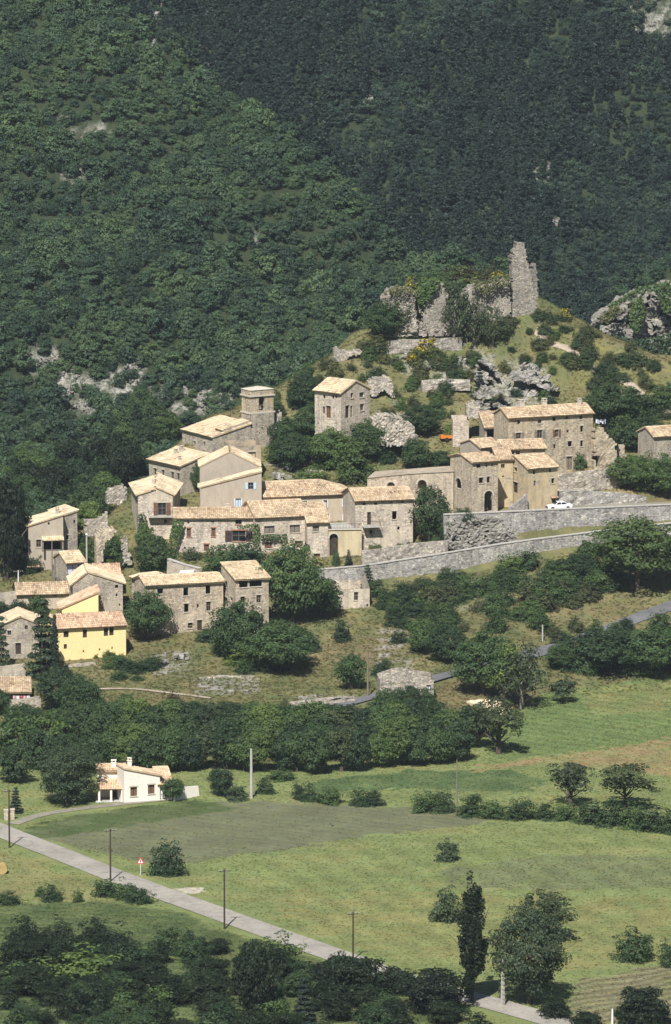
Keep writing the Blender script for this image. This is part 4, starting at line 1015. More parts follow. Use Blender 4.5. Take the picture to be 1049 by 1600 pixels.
# white farmhouse in the valley
H['farm'] = house('farmhouse', 'white farmhouse with orange roof and two dark windows in the valley', (194, 1202, 1254), 20, 250, L=3.2, roof='sL', slope=.25, d=804, wall='plaster_white', tiles='tiles_new', cat='farmhouse', found=1.5,
      wins=[('R', 204, 1229.6, 214.7, 1244, 'c', 'wood_brown'), ('R', 231.5, 1226, 242, 1240.5, 'c', 'wood_brown')], chim=[(202.5, 1200, 1.2, .55)], genoise=False)
H['farmw'] = house('farmhouse_wing', 'white west wing of the farmhouse behind the tiled porch', (152, 1205, 1252), 2, 194, L=3, roof='sr', slope=.12, d=808, wall='plaster_white', tiles='tiles_new', cat='farmhouse', found=1.5, wins=[('R', 176, 1230, 183, 1250, 'd', 'wood_brown')], chim=[(178, 1200, .9, .7)], genoise=False)
def farm_porch():
    h = H['farmw']; P0, r, l = h['P'][0], h['r'], h['l']; root = empty('porch', (P0.x, P0.y - 3, 0), 'orange tiled porch on white pillars in front of the farmhouse', 'porch'); org = tuple(root.location)
    z1 = z_at(1217, 808); A = Vector((P0.x, P0.y, z1)); run = -l * 3.2 - Vector((0, 0, .95)); ln = run.length; dn = run.normalized(); W = h['R']; nrm = r.cross(-dn); nrm = -nrm if nrm.z < 0 else nrm
    mb = MB(); mb.box(A + r * W / 2 + run / 2, r * W / 2, dn * ln / 2, nrm * .06); ro = mb.build('roof', M['tiles_new'], root, org)
    tb = MB(); add_tiles(tb, A + run + nrm * .06, r, -dn, nrm, [[0, 0], [W, 0], [W, ln], [0, ln]], rnd); tag(tb.build('roof_tiles', M['tiles_new'], ro, org), kind='stuff')
    for s_ in (.3, W * .52, W - .25):
        q = P0 + r * s_ - l * 3.0; mb = MB(); zt = z1 - .95; mb.box(Vector((q.x, q.y, zt / 2)), r * .15, l * .15, Vector((0, 0, zt / 2))); mb.box(Vector((q.x, q.y, .15)), r * .2, l * .2, Vector((0, 0, .15))); mb.build('pillar', M['plaster_white'], root, org)
    mb = MB(); mb.box(P0 + r * W / 2 - l * 1.6 + Vector((0, 0, .06)), r * (W / 2 + .2), l * 1.7, Vector((0, 0, .08))); mb.build('floor_slab', M['concrete'], root, org)
farm_porch()
H['farma'] = house('garage', 'small white garage with orange roof at the east end of the farmhouse', (248, 1226, 1249), 10, 268, L=5, roof='sr', slope=.3, d=806, wall='plaster_white', tiles='tiles_new', cat='garage', found=1.5, wins=[('R', 250, 1231, 262, 1249, 'd', 'paint_white')], genoise=False, trim=None)
# carport at the lower left
H['carport'] = house('carport', 'grey roofed open shelter at the lower left edge', (-20, 1083, 1102), 4, 48, L=6, roof='sr', slope=.2, d=872, wall='stone_retaining', tiles='tiles_mixed', cat='shelter', wins=[('R', -12, 1085, 44, 1101, 'h')], genoise=False, trim=None)
# ------------------------------------------------------------------ retaining walls: masonry strips with a coping course
def long_wall(name, label, pts, mat, thick=0.6, below=1.5, coping=True, cat='wall', step=1.0, rough=.05):
    # pts: (px, top row, base row, distance)
    tp = [at(p[0], p[1], p[3]) for p in pts]; bp = [z_at(p[2], p[3]) for p in pts]
    root = empty(name, (tp[0].x, tp[0].y, bp[0]), label, cat); root['kind'] = 'thing'; org = tuple(root.location)
    ctr = []
    for i in range(len(tp) - 1):
        n = max(1, int((tp[i + 1] - tp[i]).length / step))
        for j in range(n):
            u = j / n; ctr.append((tp[i].lerp(tp[i + 1], u), bp[i] * (1 - u) + bp[i + 1] * u))
    ctr.append((tp[-1], bp[-1]))
    vs, fs = [], []; K = 7
    for i, (p, zb) in enumerate(ctr):
        q0 = ctr[max(i - 1, 0)][0]; q1 = ctr[min(i + 1, len(ctr) - 1)][0]
        t_ = Vector((q1.x - q0.x, q1.y - q0.y, 0)).normalized(); no = Vector((t_.y, -t_.x, 0))
        for j in range(K):
            u = j / (K - 1); z = (zb - below) * (1 - u) + p.z * u
            bat = (1 - u) * 0.35 + rough * 2 * (mnoise.noise((p.x * 1.3, z * 1.3, 1.7)))
            q = p + no * bat; vs.append((q.x, q.y, z))
        q = p - no * thick; vs.append((q.x, q.y, p.z)); vs.append((q.x, q.y, zb - below))
    KK = K + 2
    for i in range(len(ctr) - 1):
        for j in range(KK - 1):
            a_ = i * KK + j; fs.append((a_, a_ + KK, a_ + KK + 1, a_ + 1))
    for e_ in (0, len(ctr) - 1): fs.append(tuple(e_ * KK + j for j in range(KK)))
    me = bpy.data.meshes.new('masonry'); me.from_pydata([(x - org[0], y - org[1], z - org[2]) for x, y, z in vs], [], fs); me.materials.append(M[mat]); me.update()
    bm_ = bmesh.new(); bm_.from_mesh(me); bmesh.ops.recalc_face_normals(bm_, faces=bm_.faces); bm_.to_mesh(me); bm_.free()
    link('masonry', me, root)
    if coping:
        mb = MB(); lens = 0
        for i in range(len(ctr) - 1):
            p, q = ctr[i][0], ctr[i + 1][0]; t_ = (q - p); ln = t_.length; t_.normalize(); no = Vector((t_.y, -t_.x, 0)).normalized(); up = t_.cross(no); up = -up if up.z < 0 else up
            c = (p + q) / 2 - no * (thick / 2 - .04) + up * (.08 + rnd.uniform(-.01, .015)); mb.box(c, t_ * (ln / 2 - .006), no * (thick / 2 + .08 + rnd.uniform(-.02, .02)), up * .075)
        tag(mb.build('coping', M['concrete'], root, org), kind='stuff')
    return root
long_wall('retaining_wall', 'long lower stone retaining wall of the sloping village road', [(px, lw(px)[0], lw(px)[1], lw(px)[2]) for px in (576, 620, 660, 700, 740, 780, 820, 860, 900, 950, 1000, 1049, 1120, 1190)], 'stone_retaining', .55)
long_wall('retaining_wall', 'upper stone retaining wall under the parked white car', [(px, uw(px)[0], uw(px)[1], uw(px)[2]) for px in (694, 730, 770, 810, 860, 900, 950, 1000, 1049, 1120, 1190)], 'stone_retaining', .55)
long_wall('parapet', 'low grey stone parapet along the road in front of the arched gateway', [(488, 891, 902, 930.5), (530, 888, 900, 931), (560, 885.5, 899, 932), (577, 883.5, 899, 933)], 'stone_retaining', .5, 2.0)
long_wall('terrace_wall', 'overgrown rubble wall below the square balcony house', [(566, 861, 881, 938), (600, 857, 879, 939), (650, 849, 872, 941), (700, 845, 866, 943)], 'stone_ruin', .6, 1.5, False, rough=.15)
long_wall('terrace_wall', 'stone garden wall behind the parked white car', [(872, 768, 800, 957), (920, 767, 798, 958.6), (970, 770, 795, 960.6), (1010, 776, 793, 962.2)], 'stone_retaining', .6, 1.0, False, rough=.12)
long_wall('terrace_wall', 'stone terrace wall at the foot of the long three-storey house', [(871, 741, 760, 966.5), (910, 737, 758, 967.5), (960, 730, 754, 969.5), (985, 734, 752, 971)], 'stone_ruin', .6, 1.0, False, rough=.12)
long_wall('terrace_wall', 'grey wall at the left edge joining the long low house', [(-40, 930, 950, 921), (0, 927, 948, 921), (26, 924, 946, 921.4)], 'stone_grey', .5, 1.5, False)
long_wall('terrace_wall', 'stone yard wall in front of the grey gable house at left edge', [(-40, 1046, 1062, 886), (0, 1042, 1060, 886), (40, 1037, 1056, 887)], 'stone_grey', .5, 1.5, False)
long_wall('terrace_wall', 'low stone wall beside the open shelter at lower left', [(15, 1094, 1112, 867), (40, 1092, 1110, 867), (64, 1088, 1108, 868)], 'stone_grey', .5, 1.5, False)
long_wall('terrace_wall', 'stone base wall under the yellow house', [(100, 1040, 1058, 892.5), (125, 1037, 1060, 893), (150, 1035, 1060, 894)], 'stone_grey', .6, 1.5, False, rough=.1)
long_wall('terrace_wall', 'low pale wall along the castle terrace', [(600, 533, 545, 1010.5), (640, 531, 542, 1010.5), (690, 529, 541, 1010.5), (722, 527, 540, 1011)], 'stone_castle', .5, 1.0, False, rough=.15)
long_wall('terrace_wall', 'collapsed dry-stone terrace wall on the slope below the front house', [(312, 1060, 1070, 886), (345, 1056, 1068, 887), (372, 1057, 1070, 887), (400, 1063, 1072, 886)], 'stone_ruin', .9, .8, False, rough=.4)
long_wall('terrace_wall', 'long crumbling dry-stone wall above the lower thicket', [(455, 1098, 1106, 869), (490, 1094, 1104, 870), (525, 1090, 1100, 871), (556, 1090, 1098, 872)], 'stone_ruin', .9, .8, False, rough=.4)
long_wall('terrace_wall', 'low stone terrace wall on the castle slope under the broom bush', [(660, 595, 606, 1001), (690, 592, 603, 1002), (735, 594, 603, 1002)], 'stone_ruin', .7, .8, False, rough=.3)
long_wall('stair_wall', 'sloping stone stair wall beside the stained ochre house', [(797, 793, 805, 949.6), (812, 782, 805, 950.6), (824, 771, 805, 951.4)], 'stone_retaining', .4, 1.0, False)
long_wall('terrace_wall', 'stone ramp wall descending from the hedge to the front house', [(262, 874, 890, 931), (285, 882, 893, 929), (312, 889, 900, 926)], 'stone_grey', .5, 1.5, True)

# ------------------------------------------------------------------ ruined masonry from an outline: cells of rubble with depth
def ruin(name, label, outline, d, a, thick, mat='stone_ruin', cell=0.26, holes=(), cat='ruin', lean=0.0, amp=.06, below=0, frag=None):
    a = R(a); u = Vector((math.cos(a), math.sin(a), 0)); no = Vector((u.y, -u.x, 0))
    x0 = sum(p[0] for p in outline) / len(outline); yb = max(p[1] for p in outline)
    A = at(x0, yb, d)
    def hit(qx, qy):
        v = ray(qx, qy); t_ = (A.x * no.x + A.y * no.y) / (v.x * no.x + v.y * no.y); q = Vector((v.x * t_, v.y * t_, CAM_H + v.z * t_)); return ((q - A).dot(u), q.z - A.z)
    poly = [hit(*p) for p in outline]; hol = [[hit(*p) for p in h] for h in holes]
    smin = min(p[0] for p in poly); smax = max(p[0] for p in poly); zmin = min(p[1] for p in poly) - below; zmax = max(p[1] for p in poly)
    ns = int((smax - smin) / cell) + 1; nz = int((zmax - zmin) / cell) + 1
    S = smin + (np.arange(ns) + .5) * cell; Zc = zmin + (np.arange(nz) + .5) * cell
    SS, ZZ = np.meshgrid(S, Zc)
    jit = np.random.default_rng(int(x0 * 7 + yb)); JS = SS + jit.normal(0, cell * .3, SS.shape); JZ = ZZ + jit.normal(0, cell * .3, SS.shape)
    zlow = min(p[1] for p in poly)
    inn = inpoly(poly, JS, np.maximum(JZ, zlow + .05))
    for h in hol: inn &= ~inpoly(h, SS, ZZ)
    if frag is not None:
        fn = np.array([[mnoise.noise((S[i_] * .33 + x0, Zc[j_] * .6 + S[i_] * .15, 3.0)) + .5 * mnoise.noise((S[i_] * .9, Zc[j_] * 1.6 + yb, 8.0)) for i_ in range(ns)] for j_ in range(nz)]); inn &= fn > frag
    verts = {}; V_ = []; F_ = []
    def vid(i, j, k_):
        key = (i, j, k_)
        if key not in verts:
            s_ = smin + i * cell; z = zmin + j * cell
            w = thick * (1.0 + .25 * (zmax - z) / max(1, zmax - zmin)) if k_ == 0 else 0
            n1_ = mnoise.noise((s_ * .6 + x0, z * .6, k_ * 5.0)); n2_ = mnoise.noise((s_ * 2.9, z * 3.3 + yb, k_ * 9.0))
            off = (w if k_ == 0 else 0) + amp * (n1_ * 1.4 + n2_)
            js = amp * .9 * mnoise.noise((s_ * 3.1, z * 2.7, 11 + k_)); jz = amp * .9 * mnoise.noise((s_ * 2.9, z * 3.3, 31 + k_))
            q = A + u * (s_ + js + lean * (z - zmin)) + no * (off - thick * .5); verts[key] = len(V_); V_.append((q.x - A.x, q.y - A.y, z + jz))
        return verts[key]
    for j in range(nz):
        for i in range(ns):
            if not inn[j, i]: continue
            F_.append((vid(i, j, 0), vid(i + 1, j, 0), vid(i + 1, j + 1, 0), vid(i, j + 1, 0)))
            F_.append((vid(i + 1, j, 1), vid(i, j, 1), vid(i, j + 1, 1), vid(i + 1, j + 1, 1)))
            for (di, dj, p, q) in ((-1, 0, (i, j + 1), (i, j)), (1, 0, (i + 1, j), (i + 1, j + 1)), (0, 1, (i + 1, j + 1), (i, j + 1)), (0, -1, (i, j), (i + 1, j))):
                ii, jj = i + di, j + dj
                if not (0 <= ii < ns and 0 <= jj < nz) or not inn[jj, ii]:
                    F_.append((vid(*p, 0), vid(*p, 1), vid(*q, 1), vid(*q, 0)))
    me = bpy.data.meshes.new(name); me.from_pydata(V_, [], F_); me.materials.append(M[mat]); me.update()
    o = link(name, me); o.location = A; tag(o, label, cat, None, 'thing'); return o
ruin('castle_tower', 'tall broken castle tower shard on the hilltop', [(795, 500), (798, 450), (798, 424), (797, 402), (801, 396), (801, 388), (805, 386), (806, 379), (816, 378.5), (818, 386), (820, 393), (822, 408), (825, 420), (829, 438), (833, 458), (837, 478), (836, 502)], 1018, 12, 2.0, 'stone_castle')
ruin('castle_wall', 'thin upright masonry fin behind the castle tower', [(826, 480), (829, 430), (831, 412), (836, 410), (837, 440), (838, 480)], 1023, 35, .9, 'stone_castle')
ruin('castle_wall', 'broken castle curtain wall between tower and ivy', [(712, 512), (716, 460), (728, 446), (745, 442), (760, 447), (768, 436), (788, 434), (798, 440), (800, 505)], 1017, -6, 2.0, 'stone_castle', holes=[[(787, 492), (793, 492), (793, 500), (787, 500)]])
ruin('castle_wall', 'pointed castle wall stump right of the ivy gap', [(658, 524), (660, 478), (672, 465), (683, 452), (689, 440), (696, 446), (702, 456), (716, 462), (720, 522)], 1015, 4, 2.0, 'stone_castle')
ruin('castle_wall', 'inner castle wall bridging bastion and curtain behind the ivy', [(640, 520), (642, 474), (652, 466), (668, 468), (690, 460), (712, 456), (735, 452), (738, 515)], 1017.5, 0, 1.4, 'stone_castle')
ruin('castle_bastion', 'low round castle bastion with grassy top at the west end', [(596, 512), (596, 462), (604, 452), (620, 448), (638, 450), (648, 458), (651, 480), (655, 515)], 1015.5, -4, 5.0, 'stone_castle', amp=.25)
ruin('castle_wall', 'low crumbled wall base joining bastion and wall stump', [(604, 526), (606, 508), (640, 500), (664, 505), (668, 524)], 1013, 2, 1.2, 'stone_castle', amp=.3)
ruin('ruined_wall', 'stepped ruined wall on the ridge left of the castle', [(521, 575), (521, 543), (527, 542), (530, 547), (548, 549), (556, 546), (566, 546), (566, 553), (545, 556), (538, 566), (532, 580)], 1008, 10, 1.1, 'stone_ruin', .3)
ruin('ruined_vault', 'ruined stone vault with dark arch behind the lone hill house', [(578, 618), (574, 598), (580, 590), (605, 587), (610, 596), (617, 620), (610, 620), (608, 612), (602, 610), (594, 609), (590, 614), (588, 618)], 1002, 8, 2.0, 'stone_ruin', .3, amp=.1)
ruin('ruined_wall', 'rubble stone pillar above the open-fronted shed', [(729, 652), (728, 632), (734, 628), (742, 626), (748, 632), (749, 652)], 987, 6, 1.6, 'stone_ruin', .3)
ruin('ruined_wall', 'broken garden wall end right of the long three-storey house', [(926, 735), (926, 668), (932, 672), (938, 668), (945, 676), (952, 684), (960, 692), (962, 738)], 977.3, 22, 1.0, 'stone_brown', .4, holes=[[(929.5, 712), (934, 712), (934, 730), (929.5, 730)]], amp=.1)
ruin('ruined_wall', 'narrow masonry stump beside the slim cypress', [(966, 728), (966, 694), (974, 694), (976, 712), (978, 732)], 979, 10, .9, 'stone_brown', .35)
ruin('ruined_wall', 'roofless rubble building on the slope below the lone hill house', [(580, 692), (579, 655), (592, 648), (606, 646), (622, 650), (634, 658), (645, 668), (648, 680), (640, 694)], 984, 10, 3.5, 'stone_ruin', .3, holes=[[(593, 671), (597, 671), (597, 679), (593, 679)]], amp=.3)
ruin('ruined_wall', 'thick ruined wall corner with scrub behind the grey gable house', [(149, 890), (149, 832), (156, 826), (176, 824), (181, 830), (172, 840), (163, 846), (160, 868), (158, 890)], 936, 12, 1.5, 'stone_warm', .3, amp=.12)
ruin('ruined_wall', 'old rubble wall in the trees behind the west edge house', [(131, 834), (133, 812), (150, 810), (160, 806), (168, 798), (170, 836)], 946, 10, 1.0, 'stone_grey', .4, amp=.12)
ruin('ruined_wall', 'slender ruined stone pillars among the bushes at the west corner', [(190, 880), (191, 842), (195, 838), (199, 842), (200, 865), (205, 866), (206, 882)], 940, 5, .9, 'stone_ruin', .35, amp=.15)
ruin('ruined_wall', 'pale stone wall strip in the greenery west of the church', [(166, 786), (168, 764), (180, 760), (190, 756), (196, 764), (198, 788)], 968, 15, .8, 'stone_ruin', .3, amp=.12)
ruin('ruined_wall', 'stone wall stub right of the bell tower', [(430, 662), (430, 646), (434, 640), (438, 642), (440, 662)], 991, 20, 1.0, 'stone_tower', .35, amp=.1)
# arched terrace wall carrying the dirt road
def arcade():
    A0 = at(574, 747, 959.0); B0 = at(709, 737, 954.5)
    u = Vector((B0.x - A0.x, B0.y - A0.y, 0)); ln = u.length; u.normalize(); no = Vector((u.y, -u.x, 0)); zb = z_at(800, 962) - 3
    root = empty('arcade_wall', (A0.x, A0.y, zb), 'long rubble terrace wall with two dark arches under the dirt road', 'wall'); root['kind'] = 'thing'; org = tuple(root.location)
    def hit(qx, qy):
        v = ray(qx, qy); t_ = (A0.x * no.x + A0.y * no.y) / (v.x * no.x + v.y * no.y); q = Vector((v.x * t_, v.y * t_, CAM_H + v.z * t_)); return (q - A0).dot(u), q.z
    ops = []
    for (x0, x1, y0, y1) in ((605, 617.5, 753, 768), (653, 667, 749.5, 764)):
        s0, _ = hit(x0, y0); s1, _ = hit(x1, y0); _, z1 = hit(x0, y0); _, z0 = hit(x0, y1); ops.append((s0, s1, z0, z1, .9))
    mb = MB(); wall_panel(mb, A0, u, no, ln, zb, [(0, A0.z), (ln * .5, (A0.z + B0.z) / 2 + .15), (ln, B0.z)], ops, 2.2)
    wm = mb.build('masonry', M['stone_warm'], root, org)
    for (s0, s1, z0, z1, ar) in ops:
        rr = (s1 - s0) / 2; za = z1 - rr * ar; cx = (s0 + s1) / 2; ms = MB()
        for th in np.linspace(.1, math.pi - .1, 8):
            c = A0 + u * (cx - (rr + .14) * math.cos(th)) + no * .02; c.z = za + (rr * ar + .14) * math.sin(th)
            du = u * (-math.cos(th)) + Vector((0, 0, math.sin(th))); dv = u * math.sin(th) + Vector((0, 0, math.cos(th))); ms.box(c, du * .14, dv * .2, no * .03)
        ms.build('arch_stones', M['stone_trim'], wm, org)
        mb = MB(); c = A0 + u * cx - no * 2.15; mb.box(Vector((c.x, c.y, (z0 + z1) / 2)), u * (rr + .1), no * .05, Vector((0, 0, (z1 - z0) / 2 + .1))); mb.build('back_wall', M['stone_grey'], wm, org)
    mb = MB(); q = [A0 + no * .15, B0 + no * .15, B0 - no * 4.5, A0 - no * 4.5]; zt = [A0.z + .02, B0.z + .02, B0.z + .3, A0.z + .3]
    n = 24; rowf = []
    for i in range(n):
        f0, f1 = i / n, (i + 1) / n
        def pt(f, s_): a_ = q[0].lerp(q[1], f) if s_ == 0 else q[3].lerp(q[2], f); zz = (zt[0] * (1 - f) + zt[1] * f) + .15 * (1 - abs(2 * f - 1)) if s_ == 0 else (zt[3] * (1 - f) + zt[2] * f) + .2; return (a_.x, a_.y, zz)
        mb.quad(pt(f0, 0), pt(f1, 0), pt(f1, 1), pt(f0, 1))
    mb.build('road_bed', M['dirt'], root, org)
arcade()

# ------------------------------------------------------------------ rock outcrops and rubble
def rock_mesh(name, seed, mat, flat=.7, sub=4, amp=.35):
    # a block knocked flat by many planes, bedded in layers, then weathered
    r_ = random.Random(seed); o = r_.uniform(0, 90); V_ = []; F_ = []
    for part in range(7):
        bm_ = bmesh.new(); bmesh.ops.create_icosphere(bm_, subdivisions=sub, radius=1.0)
        c = Vector((r_.uniform(-.62, .62), r_.uniform(-.5, .5), r_.uniform(-.35, .45))) if part else Vector((0, 0, -.1)); s_ = r_.uniform(.38, .62) if part else .72
        pls = [(Vector((r_.gauss(0, 1), r_.gauss(0, 1), r_.gauss(0, .7))).normalized(), r_.uniform(.36, .72)) for _ in range(24)] + [(Vector((r_.uniform(-.3, .3), r_.uniform(-.3, .3), 1)).normalized(), r_.uniform(.4, .7))]
        n0 = len(V_)
        for v in bm_.verts:
            p = v.co.copy()
            for n_, d_ in pls:
                k_ = p.dot(n_) - d_
                if k_ > 0: p -= n_ * k_
            p *= 1 + .10 * mnoise.noise(p * 3.5 + Vector((o, part, 0))) + .06 * mnoise.noise(p * 8 + Vector((part, o, 0)))
            q = c + p * s_; tl = q.z + .25 * q.x + .15 * q.y + .08 * mnoise.noise(q * 2 + Vector((o, 0, 0)))
            led = (tl * 5.5) % 1.0; q = Vector((q.x * (1 + .10 * (led - .5)), q.y * (1 + .10 * (led - .5)), q.z)); V_.append((q.x, q.y, q.z * flat))
        bm_.verts.ensure_lookup_table()
        for f in bm_.faces: F_.append(tuple(n0 + v.index for v in f.verts))
        bm_.free()
    me = bpy.data.meshes.new(name); me.from_pydata(V_, [], F_); me.materials.append(M[mat]); me.update(); return me
ROCKM = [rock_mesh('rock', s_, m_, f_) for s_, m_, f_ in ((1, 'rock_pale', .7), (2, 'rock_pale', .55), (3, 'rock_pale', .8), (4, 'rock_grey', .6), (5, 'rock_pale', .9))]
def rock(px, py, w_px, h_px, label, k_=0, dr=(800, 1300), sink=.3, depth=1.0, group=None, rot=None, d=None):
    p = ground(px, py, *dr) if d is None else at(px, py, d); m_ = FPX / p.y; o = link('rock_outcrop', ROCKM[k_ % 5]); w = w_px / m_ / 2; h = h_px / m_
    o.scale = (w, w * depth, h * .8); o.location = (p.x, p.y, p.z + h * (.5 - sink)); o.rotation_euler = (0, rnd.uniform(-.2, .2), rnd.uniform(-.5, .5) if rot is None else rot)
    return tag(o, label, 'rock', group)
rock(455, 733, 44, 16, 'pale flat rock ledge on the hillside above the blue-shuttered house', 1)
rock(437, 752, 26, 22, 'grey boulder just above the blue-shuttered house roof', 2)
rock(612, 682, 40, 12, 'pale rubble heap on the path below the lone hill house', 0)
rock(258, 1040, 26, 18, 'grey rounded rock on the grass left of the collapsed wall', 3)
rock(284, 1032, 30, 20, 'larger grey rock on the grass slope below the front house', 2)
rock(720, 575, 22, 30, 'yellowish rock spur beneath the castle terrace', 4, (960, 1060))
rock(668, 578, 40, 16, 'pale rock ledge left of the yellowish spur under the castle', 0, (960, 1060))
rock(640, 560, 34, 14, 'low pale stones beside the flowering broom under the castle', 1, (960, 1060))
rock(690, 572, 20, 16, 'upright pale stone in the middle of the castle slope', 4, (960, 1060))
rock(623, 634, 22, 14, 'small pale rock in the scrub above the rubble building', 0, (960, 1060))
rock(598, 668, 18, 10, 'low stone at the foot of the rubble building', 1, (960, 1060))
rock(808, 490, 30, 20, 'pale boulder rubble at the foot of the castle tower', 0, (1000, 1030))
rock(685, 516, 44, 16, 'tan rock footing under the pointed castle wall', 4, (1000, 1030))
rock(480, 602, 30, 10, 'pale slab on the ridge path left of the lone hill house', 1, (980, 1040))
ruin('crag', 'dark ivy-grown crag breaking the west end of the upper retaining wall', [(700, 856), (703, 822), (714, 810), (733, 814), (758, 807), (784, 812), (799, 826), (808, 845), (790, 856)], 944.6, 14, 1.4, 'rock_grey', .3, cat='rock', amp=.42, frag=-.3)
ruin('crag', 'big layered rock face on the right castle slope', [(786, 640), (794, 600), (802, 578), (824, 566), (848, 580), (868, 598), (874, 615), (862, 630), (836, 642)], 1001.5, -10, 3.0, 'rock_pale', .3, cat='rock', amp=.5, frag=-.02)
ruin('crag', 'broad rock ledge above the long three-storey house roof', [(742, 645), (740, 616), (758, 602), (776, 608), (792, 622), (806, 640)], 995, 6, 2.6, 'rock_grey', .3, cat='rock', amp=.45, frag=.02)
ruin('crag', 'rock rib under the castle terrace shelter', [(742, 600), (744, 572), (756, 560), (772, 570), (780, 590), (772, 602)], 1004.5, 12, 2.0, 'rock_pale', .3, cat='rock', amp=.4, frag=.0)
ruin('limestone_cliff', 'pale limestone cliff at the right edge behind the castle hill', [(924, 520), (929, 494), (946, 482), (958, 470), (975, 463), (992, 453), (1015, 450), (1030, 444), (1100, 438), (1100, 552), (1000, 545), (960, 530)], 1076, -8, 7.0, 'rock_grey', .42, cat='cliff', amp=.7, frag=-.12)
CR_ = random.Random(21); CL = []
for _ in range(14):
    x_ = CR_.uniform(928, 1075); top_ = np.interp(x_, [928, 985, 1049, 1075], [490, 456, 442, 440]); bot_ = np.interp(x_, [928, 985, 1049, 1075], [508, 536, 545, 548]); CL.append((x_, CR_.uniform(top_ + 4, bot_), CR_.uniform(10, 24), CR_.uniform(6, 14)))
for i, c in enumerate(sorted(CL)): rock(c[0], c[1], c[2], c[3], 'pale limestone block of the cliff at the right edge', 2 + i % 3, (1035, 1120), .45, .6, 'limestone cliff blocks')
RR = random.Random(5)
LE = [(62, 560), (78, 572), (95, 588), (112, 600), (128, 612), (140, 628), (205, 570), (213, 585), (196, 600), (222, 600), (285, 602), (300, 606), (314, 612), (328, 620), (342, 630), (356, 636), (300, 625), (318, 640), (336, 645), (130, 640), (118, 618), (268, 598)]
LE = [(x + RR.uniform(-14, 14), y + RR.uniform(-9, 9)) for x, y in LE for _ in range(3)]
for i, c in enumerate(LE): rock(c[0], c[1], RR.uniform(7, 17), RR.uniform(6, 12), 'pale rock of the stony ridge behind the church', i, (1035, 1260), .3, 1.0, 'rocks of the stony ridge')
MR = [(318, 60), (322, 85), (326, 108), (228, 30), (235, 50), (222, 62), (562, 140), (570, 158), (860, 350), (868, 354), (400, 380), (404, 388), (818, 262), (836, 275), (1000, 30), (1020, 42), (108, 278), (120, 272), (40, 205), (735, 255), (720, 242), (770, 372), (780, 380)]
for i, c in enumerate(MR): rock(c[0], c[1], RR.uniform(8, 16), RR.uniform(8, 15), 'small grey crag showing through the trees on the far mountainside', i, (1080, 1700), .15, 1.0, 'mountainside crags')
# ------------------------------------------------------------------ vegetation
def leaf_quads(cent, nrm, size, rng, asp=1.5):
    n = len(cent)
    t_ = rng.normal(size=(n, 3)); t_ -= (t_ * nrm).sum(1, keepdims=True) * nrm; t_ /= np.linalg.norm(t_, axis=1, keepdims=True) + 1e-9
    b_ = np.cross(nrm, t_); s_ = size * rng.uniform(.55, 1.25, (n, 1))
    t_ = t_ * s_ * .5 * asp; b_ = b_ * s_ * .5
    bend = nrm * s_ * rng.uniform(-.25, .25, (n, 1))
    v = np.stack([cent - t_ - b_ * .5, cent + b_ - t_ * .1 + bend, cent + t_ + b_ * .35, cent - b_ + t_ * .15 - bend], 1).reshape(-1, 3)
    q = np.arange(n * 4).reshape(n, 4)
    return v, q
def clumps(cc, cr, per, size, rng, out_c, upb=.35, flatz=.75, asp=1.5):
    # leaves gathered round clump centres; each faces outwards of its clump and the crown
    M_ = len(cc); idx_ = np.repeat(np.arange(M_), per); n = len(idx_)
    dirv = rng.normal(size=(n, 3)); dirv /= np.linalg.norm(dirv, axis=1, keepdims=True)
    dirv[:, 2] = np.where(rng.random(n) < .65, np.abs(dirv[:, 2]), dirv[:, 2])
    rad = cr[idx_][:, None] * rng.uniform(.55, 1.05, (n, 1)) ** .6
    p = cc[idx_] + dirv * rad * np.array([1, 1, flatz])
    o = p - out_c; o /= np.linalg.norm(o, axis=1, keepdims=True) + 1e-9
    nr = dirv * .7 + o * .45 + rng.normal(size=(n, 3)) * .42 + np.array([0, 0, upb]); nr /= np.linalg.norm(nr, axis=1, keepdims=True)
    v, q = leaf_quads(p, nr, size, rng, asp)
    ct = rng.uniform(.15, .85, M_); tint = np.clip(ct[idx_] * .6 + rng.uniform(0, 1, n) * .4, 0, 1)
    return v, q, tint
